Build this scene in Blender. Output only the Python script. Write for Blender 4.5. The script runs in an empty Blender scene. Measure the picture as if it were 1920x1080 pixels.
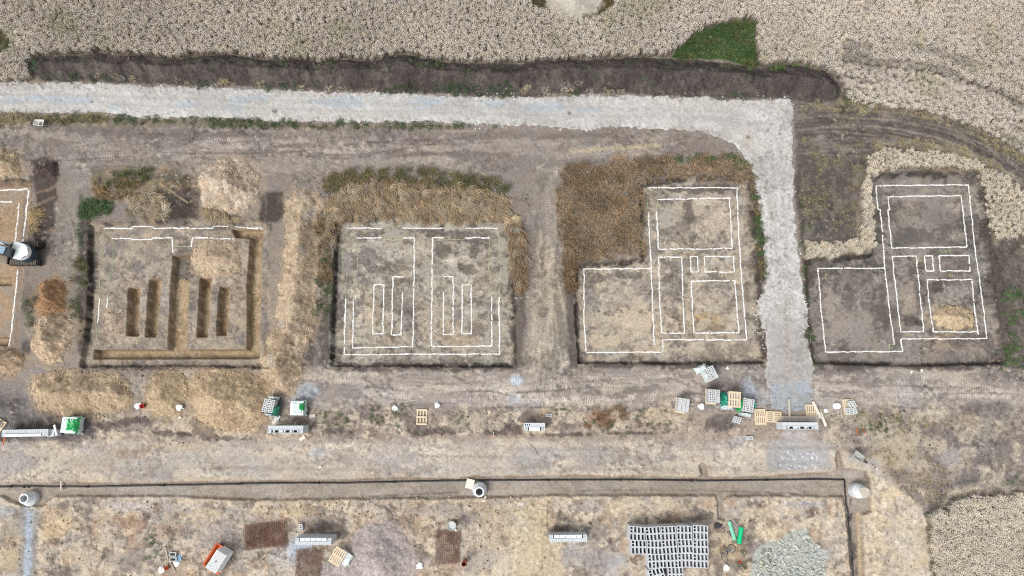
import bpy, math, random
import numpy as np
from mathutils import Vector, Matrix

random.seed(7)
SC = bpy.context.scene
COL = SC.collection
PI = math.pi

# ------------------------------------------------------------------ camera, light, exposure
CAM_H = 54.0            # metres above the ground
PITCH_CAM = math.radians(10.5)   # the drone looks almost straight down, tipped a little forward
FPX = 1272.0            # focal length in photo pixels (1920 wide)
S = 24.0                # photo pixels per metre on the ground, about
cam_d = bpy.data.cameras.new("camera")
cam = bpy.data.objects.new("camera", cam_d)
COL.objects.link(cam)
cam.location = (0, 0, CAM_H)
cam.rotation_euler = (PITCH_CAM, 0, 0)
cam_d.sensor_width = 36
cam_d.lens = 36.0 * FPX / 1920.0
cam_d.clip_start = 1.0
cam_d.clip_end = 3000
SC.camera = cam

SUN_EL, SUN_AZ = math.radians(54), math.radians(228)   # compass-like: light from lower left
world = bpy.data.worlds.new("World")
SC.world = world
world.use_nodes = True
wn = world.node_tree.nodes
wl = world.node_tree.links
wn.clear()
sky = wn.new("ShaderNodeTexSky")
sky.sky_type = 'NISHITA'
sky.sun_disc = False
sky.sun_elevation = SUN_EL
sky.sun_rotation = SUN_AZ
sky.dust_density = 4.0
sky.air_density = 1.0
hsv = wn.new("ShaderNodeHueSaturation")
hsv.inputs["Saturation"].default_value = 0.22      # overcast: a grey sky
bg = wn.new("ShaderNodeBackground")
bg.inputs["Strength"].default_value = 0.135
wo = wn.new("ShaderNodeOutputWorld")
wl.new(sky.outputs[0], hsv.inputs["Color"])
wl.new(hsv.outputs[0], bg.inputs["Color"])
wl.new(bg.outputs[0], wo.inputs["Surface"])

sun_d = bpy.data.lights.new("sun", 'SUN')
sun_d.energy = 1.35
sun_d.angle = math.radians(22)
sun_d.color = (1.0, 0.97, 0.93)
sun = bpy.data.objects.new("sun", sun_d)
COL.objects.link(sun)
sun_dir = Vector((math.sin(SUN_AZ) * math.cos(SUN_EL), math.cos(SUN_AZ) * math.cos(SUN_EL), math.sin(SUN_EL)))
sun.rotation_euler = sun_dir.to_track_quat('Z', 'Y').to_euler()
sun.location = (0, 0, 80)

vs = SC.view_settings
vs.view_transform = 'Standard'
vs.look = 'None'
vs.gamma = 1.0
vs.use_curve_mapping = False
vs.exposure = 0.57
SC.cycles.use_denoising = False
SC.cycles.pixel_filter_type = 'BLACKMAN_HARRIS'
SC.cycles.filter_width = 1.2

# ------------------------------------------------------------------ helpers
KALB = 0.62            # albedo for a surface that the photograph shows as a given sRGB value
def lin1(c):
    c = c / 255.0
    return c / 12.92 if c <= 0.04045 else ((c + 0.055) / 1.055) ** 2.4
DESAT = 0.88           # traced colours read a little too strong
def seen(r, g, b, k=KALB, d=None):
    d = DESAT if d is None else d
    y = .3 * r + .59 * g + .11 * b
    r, g, b = y + (r - y) * d, y + (g - y) * d, y + (b - y) * d
    return np.array([lin1(r) * k, lin1(g) * k, lin1(b) * k], dtype=np.float32)
def seen4(r, g, b, k=0.80):
    a = seen(r, g, b, k, 1.0)
    return (float(min(a[0], .85)), float(min(a[1], .85)), float(min(a[2], .85)), 1.0)

CT, ST = math.cos(PITCH_CAM), math.sin(PITCH_CAM)
def W(px, py, h=0.0):
    """world x, y of a point at height h that stands where the photograph shows (px, py)"""
    dx = (px - 960.0) / FPX; dy = (540.0 - py) / FPX
    t = (CAM_H - h) / (CT - dy * ST)
    return (dx * t, (dy * CT + ST) * t)
def to_px(x, y, z=0.0):
    """photo position of a world point"""
    zr = z - CAM_H
    zc = y * ST - zr * CT
    return (960.0 + FPX * x / zc, 540.0 - FPX * (y * CT + zr * ST) / zc)

# ---- numpy noise
_tabs = {}
def _tab(seed):
    if seed not in _tabs:
        _tabs[seed] = np.random.default_rng(seed + 1000).random((256, 256), dtype=np.float32)
    return _tabs[seed]
def vnoise(x, y, seed):
    t = _tab(seed)
    xi = np.floor(x).astype(np.int32); yi = np.floor(y).astype(np.int32)
    fx = (x - xi).astype(np.float32); fy = (y - yi).astype(np.float32)
    fx = fx * fx * (3 - 2 * fx); fy = fy * fy * (3 - 2 * fy)
    x0 = xi & 255; x1 = (xi + 1) & 255; y0 = yi & 255; y1 = (yi + 1) & 255
    a = t[y0, x0]; b = t[y0, x1]; c = t[y1, x0]; d = t[y1, x1]
    return (a + (b - a) * fx) * (1 - fy) + (c + (d - c) * fx) * fy
def fbm(x, y, scale, seed, octv=3):
    """about 0.5 on average; scale = photo pixels of the largest feature"""
    v = 0.0; a = 1.0; t = 0.0
    for i in range(octv):
        r = 0.6 + 1.1 * i + seed * 0.37
        ca, sa = math.cos(r), math.sin(r)
        v = v + a * vnoise((x * ca + y * sa) / scale + 17.3 * i, (y * ca - x * sa) / scale + 9.1 * i, seed + i)
        t += a; a *= 0.55; scale = scale / 2.1
    return v / t
def sstep(a, b, v):
    t = np.clip((v - a) / (b - a), 0, 1)
    return t * t * (3 - 2 * t)

# ---- the grid of the ground, in photo pixels
PITCH = 1.8
X0, X1, Y0, Y1 = -117.0, 2037.0, -117.0, 1197.0
NX = int(round((X1 - X0) / PITCH)) + 1
NY = int(round((Y1 - Y0) / PITCH)) + 1
gx = (X0 + PITCH * np.arange(NX)).astype(np.float32)
gy = (Y0 + PITCH * np.arange(NY)).astype(np.float32)
PX, PY = np.meshgrid(gx, gy)
C = np.zeros((NY, NX, 3), np.float32)      # soil colour
H = np.zeros((NY, NX), np.float32)         # ground height, metres

def win(x0, y0, x1, y1, pad=0):
    i0 = max(0, int((x0 - pad - X0) / PITCH)); i1 = min(NX, int((x1 + pad - X0) / PITCH) + 2)
    j0 = max(0, int((y0 - pad - Y0) / PITCH)); j1 = min(NY, int((y1 + pad - Y0) / PITCH) + 2)
    return (slice(j0, max(j1, j0)), slice(i0, max(i1, i0)))
def seg_dist(x, y, a, b):
    ax, ay = a; bx, by = b
    dx, dy = bx - ax, by - ay
    L2 = dx * dx + dy * dy + 1e-9
    t = np.clip(((x - ax) * dx + (y - ay) * dy) / L2, 0, 1)
    return np.hypot(x - ax - t * dx, y - ay - t * dy), t * math.sqrt(L2)
def poly_sd(x, y, poly):
    """signed distance, positive inside"""
    d = np.full(x.shape, 1e9, np.float32); inside = np.zeros(x.shape, bool)
    n = len(poly)
    for i in range(n):
        a = poly[i]; b = poly[(i + 1) % n]
        dd, _ = seg_dist(x, y, a, b)
        d = np.minimum(d, dd)
        if a[1] != b[1]:
            c = ((a[1] > y) != (b[1] > y)) & (x < (b[0] - a[0]) * (y - a[1]) / (b[1] - a[1]) + a[0])
            inside ^= c
    return np.where(inside, d, -d)
def bb(pts):
    xs = [p[0] for p in pts]; ys = [p[1] for p in pts]
    return min(xs), min(ys), max(xs), max(ys)
def low(pts, z):
    """move traced points to where they truly lie when they are at height z"""
    return [to_px(*W(p[0], p[1], z)) for p in pts]
_seed = [0]
def nseed():
    _seed[0] += 7
    return _seed[0] % 900
def pmask(poly, feather=4, rag=4, rs=16, pad=None):
    pad = (feather + rag) * 1.2 + 4 if pad is None else pad
    s = win(*bb(poly), pad)
    x, y = PX[s], PY[s]
    sd = poly_sd(x, y, poly)
    if rag: sd = sd + rag * 2.4 * (fbm(x, y, rs, nseed(), 3) - 0.5)
    return s, sstep(-feather / 2, feather / 2, sd)
def mixc(s, m, col, a=1.0):
    m = (m * a)[..., None]
    C[s] = C[s] * (1 - m) + col * m
def paint(poly, col, a=1.0, feather=6, rag=6, rs=18):
    s, m = pmask(poly, feather, rag, rs)
    mixc(s, m, seen(*col), a)
def mottle(poly, col, a=0.7, scale=20, thr=0.55, soft=0.08, aniso=1.0, ang=0.0, feather=10, rag=8):
    """irregular patches of another soil inside a region"""
    s, m = pmask(poly, feather, rag, 20)
    x, y = PX[s], PY[s]
    ca, sa = math.cos(ang), math.sin(ang)
    u = (x * ca + y * sa) / aniso; v = -x * sa + y * ca
    u = u + scale * 1.1 * (fbm(x, y, scale * .8, nseed(), 2) - .5); v = v + scale * 1.1 * (fbm(x, y, scale * .8, nseed(), 2) - .5)
    n = fbm(u, v, scale, nseed(), 5)
    mixc(s, m * sstep(thr - soft, thr + soft, n), seen(*col), a)
def bmask(cx, cy, rx, ry, ang=0, edge=0.5, nz=0.6, ns=14):
    r_ = max(rx, ry) * (1.4 + nz * .4)
    s = win(cx - r_, cy - r_, cx + r_, cy + r_)
    x, y = PX[s] - cx, PY[s] - cy
    ca, sa = math.cos(ang), math.sin(ang)
    u = (x * ca + y * sa) / rx; v = (-x * sa + y * ca) / ry
    r = np.sqrt(u * u + v * v) + nz * 1.6 * (fbm(PX[s], PY[s], ns, nseed(), 3) - 0.5)
    return s, 1 - sstep(1 - edge, 1, r)
def blob(cx, cy, rx, ry, col, a=0.8, ang=0, edge=0.5, nz=0.6, ns=14):
    s, m = bmask(cx, cy, rx, ry, math.radians(ang), edge, nz, ns)
    mixc(s, m, seen(*col), a)
def smask(pts, width, feather=3, rag=1.5, rs=10):
    s = win(*bb(pts), width + feather + rag + 3)
    x, y = PX[s], PY[s]
    d = np.full(x.shape, 1e9, np.float32)
    for a, b in zip(pts[:-1], pts[1:]):
        d = np.minimum(d, seg_dist(x, y, a, b)[0])
    if rag: d = d + rag * 2.4 * (fbm(x, y, rs, nseed(), 3) - 0.5)
    return s, 1 - sstep(width / 2 - feather / 2, width / 2 + feather / 2, d)
def stroke(pts, width, col, a=0.8, feather=4, rag=3, rs=12):
    s, m = smask(pts, width, feather, rag, rs)
    mixc(s, m, seen(*col), a)
def curve(pts, n=6):
    """Catmull-Rom through the points"""
    out = []
    P = [pts[0]] + list(pts) + [pts[-1]]
    for i in range(1, len(P) - 2):
        for k in range(n):
            t = k / n
            out.append(tuple(0.5 * ((2 * P[i][j]) + (-P[i-1][j] + P[i+1][j]) * t + (2*P[i-1][j] - 5*P[i][j] + 4*P[i+1][j] - P[i+2][j]) * t*t
                             + (-P[i-1][j] + 3*P[i][j] - 3*P[i+1][j] + P[i+2][j]) * t**3) for j in (0, 1)))
    out.append(tuple(pts[-1]))
    return out
def tread(pts, width=9, period=4.6, a=0.16, gauge=0, depth=0.02, chev=0.5):
    """print of a tracked or lugged wheel pressed into the soil"""
    pts = curve(pts); a = a * 2.3
    s = win(*bb(pts), width + abs(gauge) + 4)
    x, y = PX[s], PY[s]
    best = np.full(x.shape, 1e9, np.float32); al = np.zeros(x.shape, np.float32); sg = np.zeros(x.shape, np.float32)
    acc = 0.0
    for p, q in zip(pts[:-1], pts[1:]):
        d, t = seg_dist(x, y, p, q)
        L = math.hypot(q[0] - p[0], q[1] - p[1])
        side = ((q[0] - p[0]) * (y - p[1]) - (q[1] - p[1]) * (x - p[0])) / (L + 1e-6)
        m = d < best
        best = np.where(m, d, best); al = np.where(m, acc + t, al); sg = np.where(m, side, sg)
        acc += L
    gate = sstep(0.36, 0.56, fbm(x, y, 40, nseed(), 2))
    offs = (-gauge / 2, gauge / 2) if gauge else (0,)
    for o in offs:
        dd = np.abs(np.where(best < width + abs(gauge), sg, 1e9) - o)
        m = (1 - sstep(width / 2 - 1.2, width / 2 + 1.0, dd)) * gate
        wv = np.sin(2 * PI * (al + chev * dd) / period)
        C[s] *= (1 + a * wv * m)[..., None]
        C[s] *= (1 + a * 0.5 * m)[..., None]
        H[s] += (depth * 0.5 * wv - depth) * m
# ------------------------------------------------------------------ traced outlines (photo pixels)
ROAD = [(-120,150),(0,153),(70,155),(150,154),(220,157),(280,160),(430,164),(520,168),(600,172),(640,173),(700,172),(760,176),(890,181),
        (960,183),(1020,180),(1120,178),(1180,178),(1240,180),(1290,183),(1322,179),(1345,187),(1400,186),(1440,187),(1480,183),(1487,195),(1490,212),(1484,235),
        (1489,262),(1487,290),(1490,330),(1489,370),(1492,400),(1493,440),(1499,480),(1503,520),(1510,560),(1518,590),(1514,615),
        (1509,630),(1520,660),(1528,690),(1520,712),(1524,745),(1518,768),(1480,772),(1446,766),(1443,735),(1432,700),(1438,660),(1434,625),
        (1424,600),(1421,570),(1436,530),(1432,490),(1430,440),(1424,400),(1420,360),(1412,325),(1398,300),(1380,275),(1360,262),(1335,252),
        (1310,248),(1270,243),(1200,240),(1150,239),(1100,244),(1060,240),(1000,236),(960,236),(900,233),(800,229),(720,229),(640,230),
        (540,227),(430,223),(330,221),(280,223),(200,213),(100,212),(0,212),(-120,210)]
BANK = [(58,122),(66,112),(80,106),(110,104),(140,105),(180,100),(200,100),(230,106),(262,103),(300,107),(330,109),(370,106),(405,103),(430,101),(470,109),
        (520,112),(560,111),(600,117),(640,112),(670,113),(700,116),(722,107),(745,103),(770,102),(790,108),(820,114),(870,118),(920,118),
        (950,120),(1000,115),(1060,112),(1120,111),(1180,108),(1250,111),(1300,112),(1350,116),(1400,126),(1425,128),(1445,123),(1475,122),(1500,123),
        (1520,128),(1540,132),(1560,143),(1572,155),(1578,172),(1574,188),(1550,192),(1520,194),(1494,192),(1478,184),(1440,186),(1400,185),
        (1345,186),(1322,178),(1280,182),(1240,178),(1180,177),(1120,175),(1020,178),(960,182),(890,180),(760,174),(640,171),(560,169),
        (430,163),(330,160),(280,158),(220,154),(150,152),(80,151),(64,140)]
PIT1 = [(166,420),(300,414),(492,412),(505,424),(500,560),(496,640),(508,690),(340,686),(150,688),(158,640),(166,560)]
PIT2 = [(629,411),(800,407),(950,410),(955,470),(961,560),(965,688),(800,687),(620,686),(624,600),(628,500)]
PIT3 = [(1200,344),(1300,330),(1404,330),(1410,380),(1420,500),(1431,680),(1250,682),(1085,680),(1079,600),(1078,498),(1205,488),(1203,420)]
PIT4 = [(1628,330),(1730,324),(1836,328),(1848,430),(1862,560),(1884,682),(1700,686),(1527,680),(1516,600),(1513,489),(1640,477),(1632,400)]
PIT0 = [(-118,343),(-30,345),(56,344),(57,360),(50,450),(40,540),(28,655),(-20,660),(-118,662)]
PITS = [PIT0, PIT1, PIT2, PIT3, PIT4]
PZ = -0.42
# foundation trenches already dug in the second plot
TR1 = [ [(242,539),(262,539),(259,630),(237,629)], [(281,524),(303,523),(292,631),(273,631)], [(376,522),(396,522),(388,632),(370,632)],
        [(412,538),(431,538),(424,629),(406,629)] ]
TRX = [ [(325,480),(357,478),(349,656),(484,655),(478,600),(488,560),(490,428),(442,431),(436,440),(442,446),(470,447),(471,470),(465,500),(465,575),(465,640),(463,656),
         (486,656),(486,672),(177,673),(177,656),(314,656),(318,600),(322,520)] ]
TRX = [ [(325,480),(357,478),(352,560),(349,658),(315,658),(318,600),(322,520)], [(177,656),(484,656),(484,672),(176,673)],
        [(470,440),(491,428),(490,520),(487,600),(486,670),(463,670),(464,600),(463,540),(467,480)], [(437,431),(491,428),(491,445),(470,446),(441,445)] ]
TR0 = [ [(-60,519),(22,519),(22,535),(-60,536)], [(-60,633),(17,633),(15,648),(-60,648)], [(-60,462),(14,464),(12,474),(-60,476)] ]
SERV = [(-118,905),(0,907),(110,905),(260,906),(400,902),(490,901),(640,899),(760,895),(860,897),(880,893),(960,893),(1100,891),(1240,894),(1310,896),(1316,890),(1312,872),(1318,867),(1326,872),(1328,892),(1332,895),
        (1440,893),(1500,888),(1560,886),(1572,878),(1568,862),(1572,845),(1578,845),(1580,862),(1584,878),(1600,879),(1612,880),(1626,886),(1632,900),(1634,960),(1618,966),(1620,1010),(1622,1100),(1626,1197),
        (1604,1197),(1600,1120),(1594,1060),(1590,1000),(1584,950),(1582,932),(1500,930),(1440,930),(1362,931),(1356,940),(1358,975),(1346,972),(1346,940),(1340,930),(1200,929),(1100,929),(1000,930),(960,933),(880,934),(780,935),(640,936),(480,938),(380,934),(300,930),(200,932),
        (100,930),(80,948),(50,950),(30,945),(0,930),(-118,932)]
PIPE = [(-118,914),(0,912.5),(60,911),(100,912),(180,912),(270,910),(400,908),(480,906),(560,905),(650,905),(740,903),(830,901),(900,900),(980,900),(1100,899),(1200,899),(1320,901),(1400,900),(1460,899),(1540,898),(1581,899)]
PIPE_B = [(1581,899),(1582,920),(1584,945),(1588,985),(1590,1020),(1594,1060),(1597,1090),(1602,1150)]
# wheat
FIELD = [(-118,-118),(2037,-118),(2037,400),(1985,345),(1940,305),(1920,292),(1890,275),(1855,250),(1800,228),(1760,214),(1720,206),(1660,199),(1610,196),(1585,188),(1580,165),(1572,150),
         (1556,138),(1540,130),(1520,126),(1500,120),(1470,120),(1445,122),(1428,127),(1420,125),(1417,80),(1414,37),(1380,40),(1345,48),(1320,56),(1300,67),(1280,84),(1262,100),(1250,110),
         (1230,106),(1180,109),(1140,110),(1100,109),(1060,113),(1000,117),(950,119),(900,117),(870,117),(820,114),(800,110),(770,103),(745,101),(722,106),(700,115),(670,112),(640,110),
         (620,115),(600,116),(560,110),(520,112),(480,109),(455,106),(430,100),(400,104),(370,106),(330,108),(300,107),(262,102),(240,103),(228,105),(205,98),(180,98),(160,103),(140,103),(110,104),(80,106),(62,116),(56,126),(60,136),(66,148),
         (50,152),(0,153),(-118,150)]
HOLE_L = [(-118,46),(-10,46),(8,58),(22,72),(34,84),(24,98),(10,112),(0,122),(-118,130)]
BARE = [(1018,-60),(1150,-60),(1152,0),(1146,20),(1128,34),(1110,42),(1080,38),(1050,30),(1030,26),(1022,10)]
HOLE_T = [(1000,-60),(1156,-60),(1150,8),(1140,26),(1122,40),(1100,44),(1076,40),(1050,34),(1030,28),(1000,20),(990,0)]
GREENQ = [(1254,110),(1268,96),(1282,84),(1300,68),(1322,56),(1345,48),(1380,42),(1413,38),(1416,80),(1420,126),(1400,124),(1360,112),(1320,110),(1280,112)]
FIELD_R = [(1736,965),(1752,950),(1762,958),(1780,940),(1800,932),(1850,930),(1920,925),(2037,922),(2037,1197),(1760,1197),(1756,1120),(1748,1080),(1742,1040),(1738,1000)]
GOLD_A = [(1624,330),(1626,312),(1634,296),(1650,290),(1680,286),(1720,288),(1760,292),(1800,300),(1840,314),(1870,330),(1895,348),(1920,368),(1960,400),(1960,446),(1920,446),(1880,448),(1862,452),
          (1852,420),(1848,380),(1842,345),(1836,326),(1790,320),(1740,318),(1690,316),(1665,322),(1650,328)]
GOLD_B = [(1612,345),(1632,332),(1634,380),(1636,430),(1638,462),(1626,470),(1608,462),(1610,420),(1614,380)]
GOLD_C = [(1504,452),(1530,458),(1560,462),(1600,455),(1625,462),(1610,476),(1570,480),(1540,484),(1510,485)]
DRY2 = [(612,400),(614,372),(630,352),(660,336),(700,330),(760,335),(820,338),(880,342),(920,352),(950,372),(968,392),(978,430),(984,480),(980,530),(968,545),(960,500),(955,450),(945,412),(880,408),(800,410),(700,404),(640,412),(630,440),(615,430)]
DRY2G = [(600,345),(640,325),(700,318),(780,318),(860,325),(920,335),(950,350),(940,362),(880,352),(800,346),(700,345),(640,352),(615,365)]
DRY3 = [(1050,320),(1100,308),(1180,305),(1240,296),(1290,302),(1340,300),(1380,305),(1408,318),(1412,332),(1380,334),(1340,328),(1290,330),(1240,336),(1203,344),(1198,400),(1204,430),(1206,470),(1196,482),(1150,484),(1100,488),(1078,494),
        (1074,540),(1060,520),(1054,470),(1046,420),(1044,370)]
DRY3G = [(1248,298),(1290,292),(1340,288),(1380,292),(1404,304),(1414,330),(1424,380),(1430,430),(1436,480),(1438,520),(1430,534),(1420,500),(1416,430),(1410,370),(1404,332),(1380,312),(1330,302),(1280,304)]
DRY1 = [(232,378),(250,362),(275,358),(300,372),(306,395),(300,408),(270,412),(240,402)]
# heaps: outline, height, base colour
HEAPS = {
 'top':   ([(372,338),(380,318),(400,302),(430,294),(462,300),(482,320),(488,350),(482,376),(468,394),(440,404),(410,402),(386,392),(374,368)], 1.5, (196,176,148)),
 'inner': ([(356,486),(364,466),(385,452),(410,447),(436,458),(452,478),(450,500),(434,514),(408,520),(380,518),(362,506)], 0.9, (186,164,132)),
 'side':  ([(196,582),(212,572),(230,580),(236,605),(226,624),(206,630),(192,615)], 0.35, (178,158,134)),
 'ridge': ([(534,372),(555,358),(592,356),(608,374),(606,410),(604,450),(598,500),(600,540),(596,580),(590,620),(576,640),(566,680),(564,712),(548,742),(512,740),(490,705),(486,670),(496,640),(514,612),(518,570),(524,520),(530,470),(534,420)], 1.1, (184,162,130)),
 'brown': ([(66,575),(70,545),(84,527),(105,524),(122,535),(130,558),(128,585),(100,592),(75,590)], 1.2, (160,122,82)),
 'mid':   ([(60,610),(72,592),(100,586),(128,594),(140,612),(134,650),(122,675),(98,686),(74,680),(60,655)], 1.4, (190,166,132)),
 'low1':  ([(52,730),(60,706),(90,696),(140,692),(190,696),(230,700),(248,720),(250,750),(240,770),(200,776),(140,785),(100,782),(70,768)], 1.1, (180,158,124)),
 'low2':  ([(272,730),(280,704),(305,694),(340,694),(354,712),(352,750),(340,778),(310,786),(284,778),(272,755)], 1.0, (182,160,124)),
 'low3':  ([(352,715),(366,697),(400,690),(450,694),(490,706),(512,725),(515,760),(505,790),(480,808),(440,812),(400,806),(370,788),(352,755)], 1.3, (184,160,124)),
 'edge1': ([(-60,300),(-20,280),(15,278),(36,288),(42,310),(34,330),(0,338),(-60,340)], 1.2, (178,156,122)),
 'edge2': ([(-60,655),(0,652),(30,655),(46,670),(44,692),(25,706),(-20,710),(-60,705)], 1.0, (184,160,128)),
 'pit4':  ([(1749,590),(1756,577),(1775,571),(1800,574),(1820,582),(1828,598),(1824,614),(1800,622),(1770,620),(1752,608)], 0.7, (196,174,136)),
 'dark':  ([(64,325),(70,308),(90,303),(106,308),(111,322),(106,336),(84,343),(68,340)], 0.6, (78,68,62)),
 'sand':  ([(600,1085),(645,1045),(660,1010),(685,985),(715,978),(745,992),(768,1012),(776,1035),(768,1070),(755,1110),(680,1120),(610,1110)], 1.1, (186,175,168)),
}

# ------------------------------------------------------------------ soil colours
C[:] = seen(152, 141, 131)
s_all = (slice(0, NY), slice(0, NX))
def band(y0, y1, col, f=30, a=1.0):
    m = sstep(y0 - f, y0 + f, PY) * (1 - sstep(y1 - f, y1 + f, PY))
    mixc(s_all, m + 0 * PX, seen(*col), a)
band(690, 770, (160,149,138), 14)
band(770, 835, (166,150,133), 14)
band(830, 900, (190,179,163), 12)
band(900, 1400, (192,178,158), 14)

# top: under the wheat, dark stubble soil
s, m = pmask(FIELD, 4, 2, 10); mixc(s, m, seen(118,106,92))
s, m = pmask(FIELD_R, 4, 2, 10); mixc(s, m, seen(112,104,90))
for g in (GOLD_A, GOLD_B, GOLD_C):
    s, m = pmask(g, 8, 5, 10); mixc(s, m, seen(142,122,94))
paint(HOLE_L, (96,98,66), 1, 8, 6)
paint(GREENQ, (70,92,50), 1, 4, 3)
paint(HOLE_T, (120,104,80), 1, 6, 5)
paint(BARE, (212,204,186), 1, 8, 6); mottle(BARE, (172,160,142), .6, 22, .56)
blob(1132, 20, 14, 22, (112,88,58), .8, 30)

# bank footprint and surroundings
paint(BANK, (92,84,79), 1, 6, 5)
# strip between the road and the haul track, upper left
paint([(-118,212),(0,214),(120,216),(240,222),(330,222),(430,226),(640,232),(860,236),(860,244),(640,244),(430,240),(240,238),(0,238),(-118,238)], (132,122,102), .8, 6, 5)
mottle([(-118,212),(200,216),(200,238),(-118,238)], (196,180,146), .7, 8, .5)
# haul track under the road
TRK = [(-118,238),(200,238),(640,244),(1000,246),(1250,256),(1250,292),(1150,298),(1060,318),(1045,330),(960,330),(700,316),(560,330),(500,330),(380,330),(200,330),(60,300),(0,276),(-118,270)]
paint(TRK, (148,138,129), 1, 16, 12, 30)
mottle(TRK, (126,115,108), .6, 22, .56, .08, 7, 0.02)
mottle(TRK, (180,168,155), .65, 18, .55, .06, 7, 0.03)
mottle(TRK, (112,102,96), .5, 12, .63, .05, 14, 0.02)
blob(800, 280, 45, 9, (184,172,156), .7, 3, .8); blob(820, 300, 60, 12, (182,170,156), .75, 2, .8)
for i in range(9):
    blob(1080 + i * 20, 284 - i * 1.6, 22, 5, (200,184,148), .65, -5, .7, .9, 6)
blob(1190, 285, 60, 14, (182,168,146), .5, -5, .8)
blob(860, 246, 36, 4, (196,178,150), .6, 0, .6); blob(1120, 262, 60, 5, (176,160,140), .4)
paint([(1240,255),(1330,262),(1372,290),(1345,288),(1290,290),(1245,292)], (148,136,126), .9, 10, 5)

# left: around the first plot
paint([(58,300),(70,296),(108,300),(112,330),(104,350),(104,395),(100,430),(84,470),(62,455),(60,420),(66,380),(60,345)], (90,80,73), .95, 8, 8)
for q in ((68,362,100,352),(66,386,100,370),(60,402,86,392),(70,438,100,432)):
    stroke([(q[0],q[1]),(q[2],q[3])], 5, (150,130,112), .75, 4, 3)
blob(52, 415, 12, 26, (176,148,108), .8, 5); blob(25, 324, 30, 7, (172,130,80), .8, 3, .6)
paint([(-118,334),(40,334),(58,340),(56,347),(-118,346)], (70,60,54), .95, 4, 3)
paint([(112,330),(150,330),(165,420),(152,520),(150,600),(124,540),(112,500),(110,440)], (150,141,131), .9, 12, 8)
stroke([(138,300),(134,400),(128,500)], 22, (160,150,140), .6, 12, 8)
paint([(150,370),(172,410),(172,650),(150,655),(140,600),(146,500),(150,430)], (100,92,82), .85, 10, 8)
blob(152, 640, 14, 30, (74,66,62), .85); blob(156, 600, 10, 30, (80,72,66), .8); blob(48, 650, 14, 22, (92,86,84), .8); blob(50, 560, 14, 50, (118,108,98), .6)
blob(160, 700, 30, 16, (122,112,104), .7); blob(120, 690, 30, 10, (140,130,120), .7); blob(60, 700, 34, 14, (150,146,144), .6)
# between heaps above plot 1
DK1 = [(290,338),(330,330),(372,335),(376,380),(372,414),(320,418),(300,400),(292,370)]
paint(DK1, (100,88,80), .9, 10, 8); mottle(DK1, (72,64,58), .8, 20, .5)
paint([(486,360),(530,360),(536,400),(520,415),(490,412)], (78,70,64), .9, 8, 6)
stroke([(497,362),(499,400)], 5, (130,122,112), .7)
paint([(180,330),(300,318),(300,345),(240,360),(180,365)], (140,128,110), .7, 14, 10)
mottle([(170,315),(330,312),(370,345),(300,380),(200,385),(165,365)], (104,100,78), .6, 14, .52)
mottle([(170,315),(330,312),(370,345),(300,380),(200,385),(165,365)], (178,152,112), .5, 12, .58)
stroke([(300,345),(340,372),(352,380)], 2.5, (196,176,140), .7, 2, 1.5); stroke([(285,350),(345,352),(372,346)], 3, (150,128,96), .6); stroke([(310,360),(318,395)], 2, (188,168,132), .7)

# between plot 1 and 2
paint([(596,380),(628,400),(622,500),(620,600),(618,690),(600,700),(560,700),(575,640),(590,600),(598,520),(602,440)], (116,108,100), .95, 10, 6)
mottle([(596,380),(628,400),(622,500),(620,600),(618,690),(600,700),(560,700),(575,640),(590,600)], (86,82,70), .7, 14, .5)
paint([(560,630),(618,620),(620,690),(560,705)], (112,104,98), .8, 12, 6)
paint([(590,640),(606,640),(600,700),(585,700)], (150,140,130), .6, 8, 4)
# track between plot 2 and 3
TR23 = [(985,330),(1050,320),(1050,420),(1058,500),(1072,560),(1076,640),(1082,690),(1090,730),(970,730),(975,690),(980,640),(986,560),(985,480),(978,420),(968,380)]
paint(TR23, (156,146,134), 1, 14, 8)
paint([(1010,440),(1035,438),(1050,520),(1062,600),(1070,690),(985,700),(990,640),(1000,560),(1004,500)], (180,168,150), .9, 14, 8)
mottle(TR23, (124,116,106), .6, 14, .56, .07, 3, 1.5)
blob(1017, 480, 6, 26, (140,122,104), .7, 2); blob(1020, 585, 12, 14, (120,110,100), .6); blob(1056, 640, 10, 40, (128,118,108), .7, 0)
paint([(962,540),(980,540),(985,600),(978,690),(966,690)], (112,102,96), .9, 8, 6)
paint([(1056,500),(1078,500),(1082,690),(1070,690)], (98,90,84), .9, 6, 5)
# area around 3
paint([(1404,330),(1424,340),(1436,500),(1428,560),(1436,640),(1440,690),(1425,690),(1424,600),(1412,450)], (108,94,82), .95, 6, 5)
# right of the road
RD = [(1486,192),(1600,200),(1720,208),(1800,230),(1860,255),(1920,292),(2037,400),(2037,700),(1890,700),(1886,600),(1866,470),(1920,446),(1920,370),(1870,330),(1760,290),(1660,288),(1630,310),(1612,380),(1606,450),(1505,456),(1495,400),(1492,300)]
paint(RD, (108,99,93), 1, 10, 8, 24)
mottle(RD, (90,82,77), .7, 30, .52, .09, 2.0, 0.2)
mottle(RD, (150,140,128), .6, 16, .58, .08, 2.2, 0.3)
paint([(1496,300),(1560,282),(1600,300),(1608,360),(1600,440),(1520,452),(1500,400)], (98,90,84), .8, 14, 10)
mottle([(1496,280),(1600,270),(1620,320),(1608,440),(1510,452)], (140,132,116), .55, 8, .56)
for i in range(4):
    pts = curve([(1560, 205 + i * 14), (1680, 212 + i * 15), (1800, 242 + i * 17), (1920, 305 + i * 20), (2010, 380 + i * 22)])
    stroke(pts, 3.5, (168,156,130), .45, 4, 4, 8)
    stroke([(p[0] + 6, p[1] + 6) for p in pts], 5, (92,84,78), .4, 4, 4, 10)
stroke(curve([(1640,272),(1720,268),(1800,286),(1860,308),(1900,330)]), 8, (176,162,130), .7, 6, 5, 7)
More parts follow.
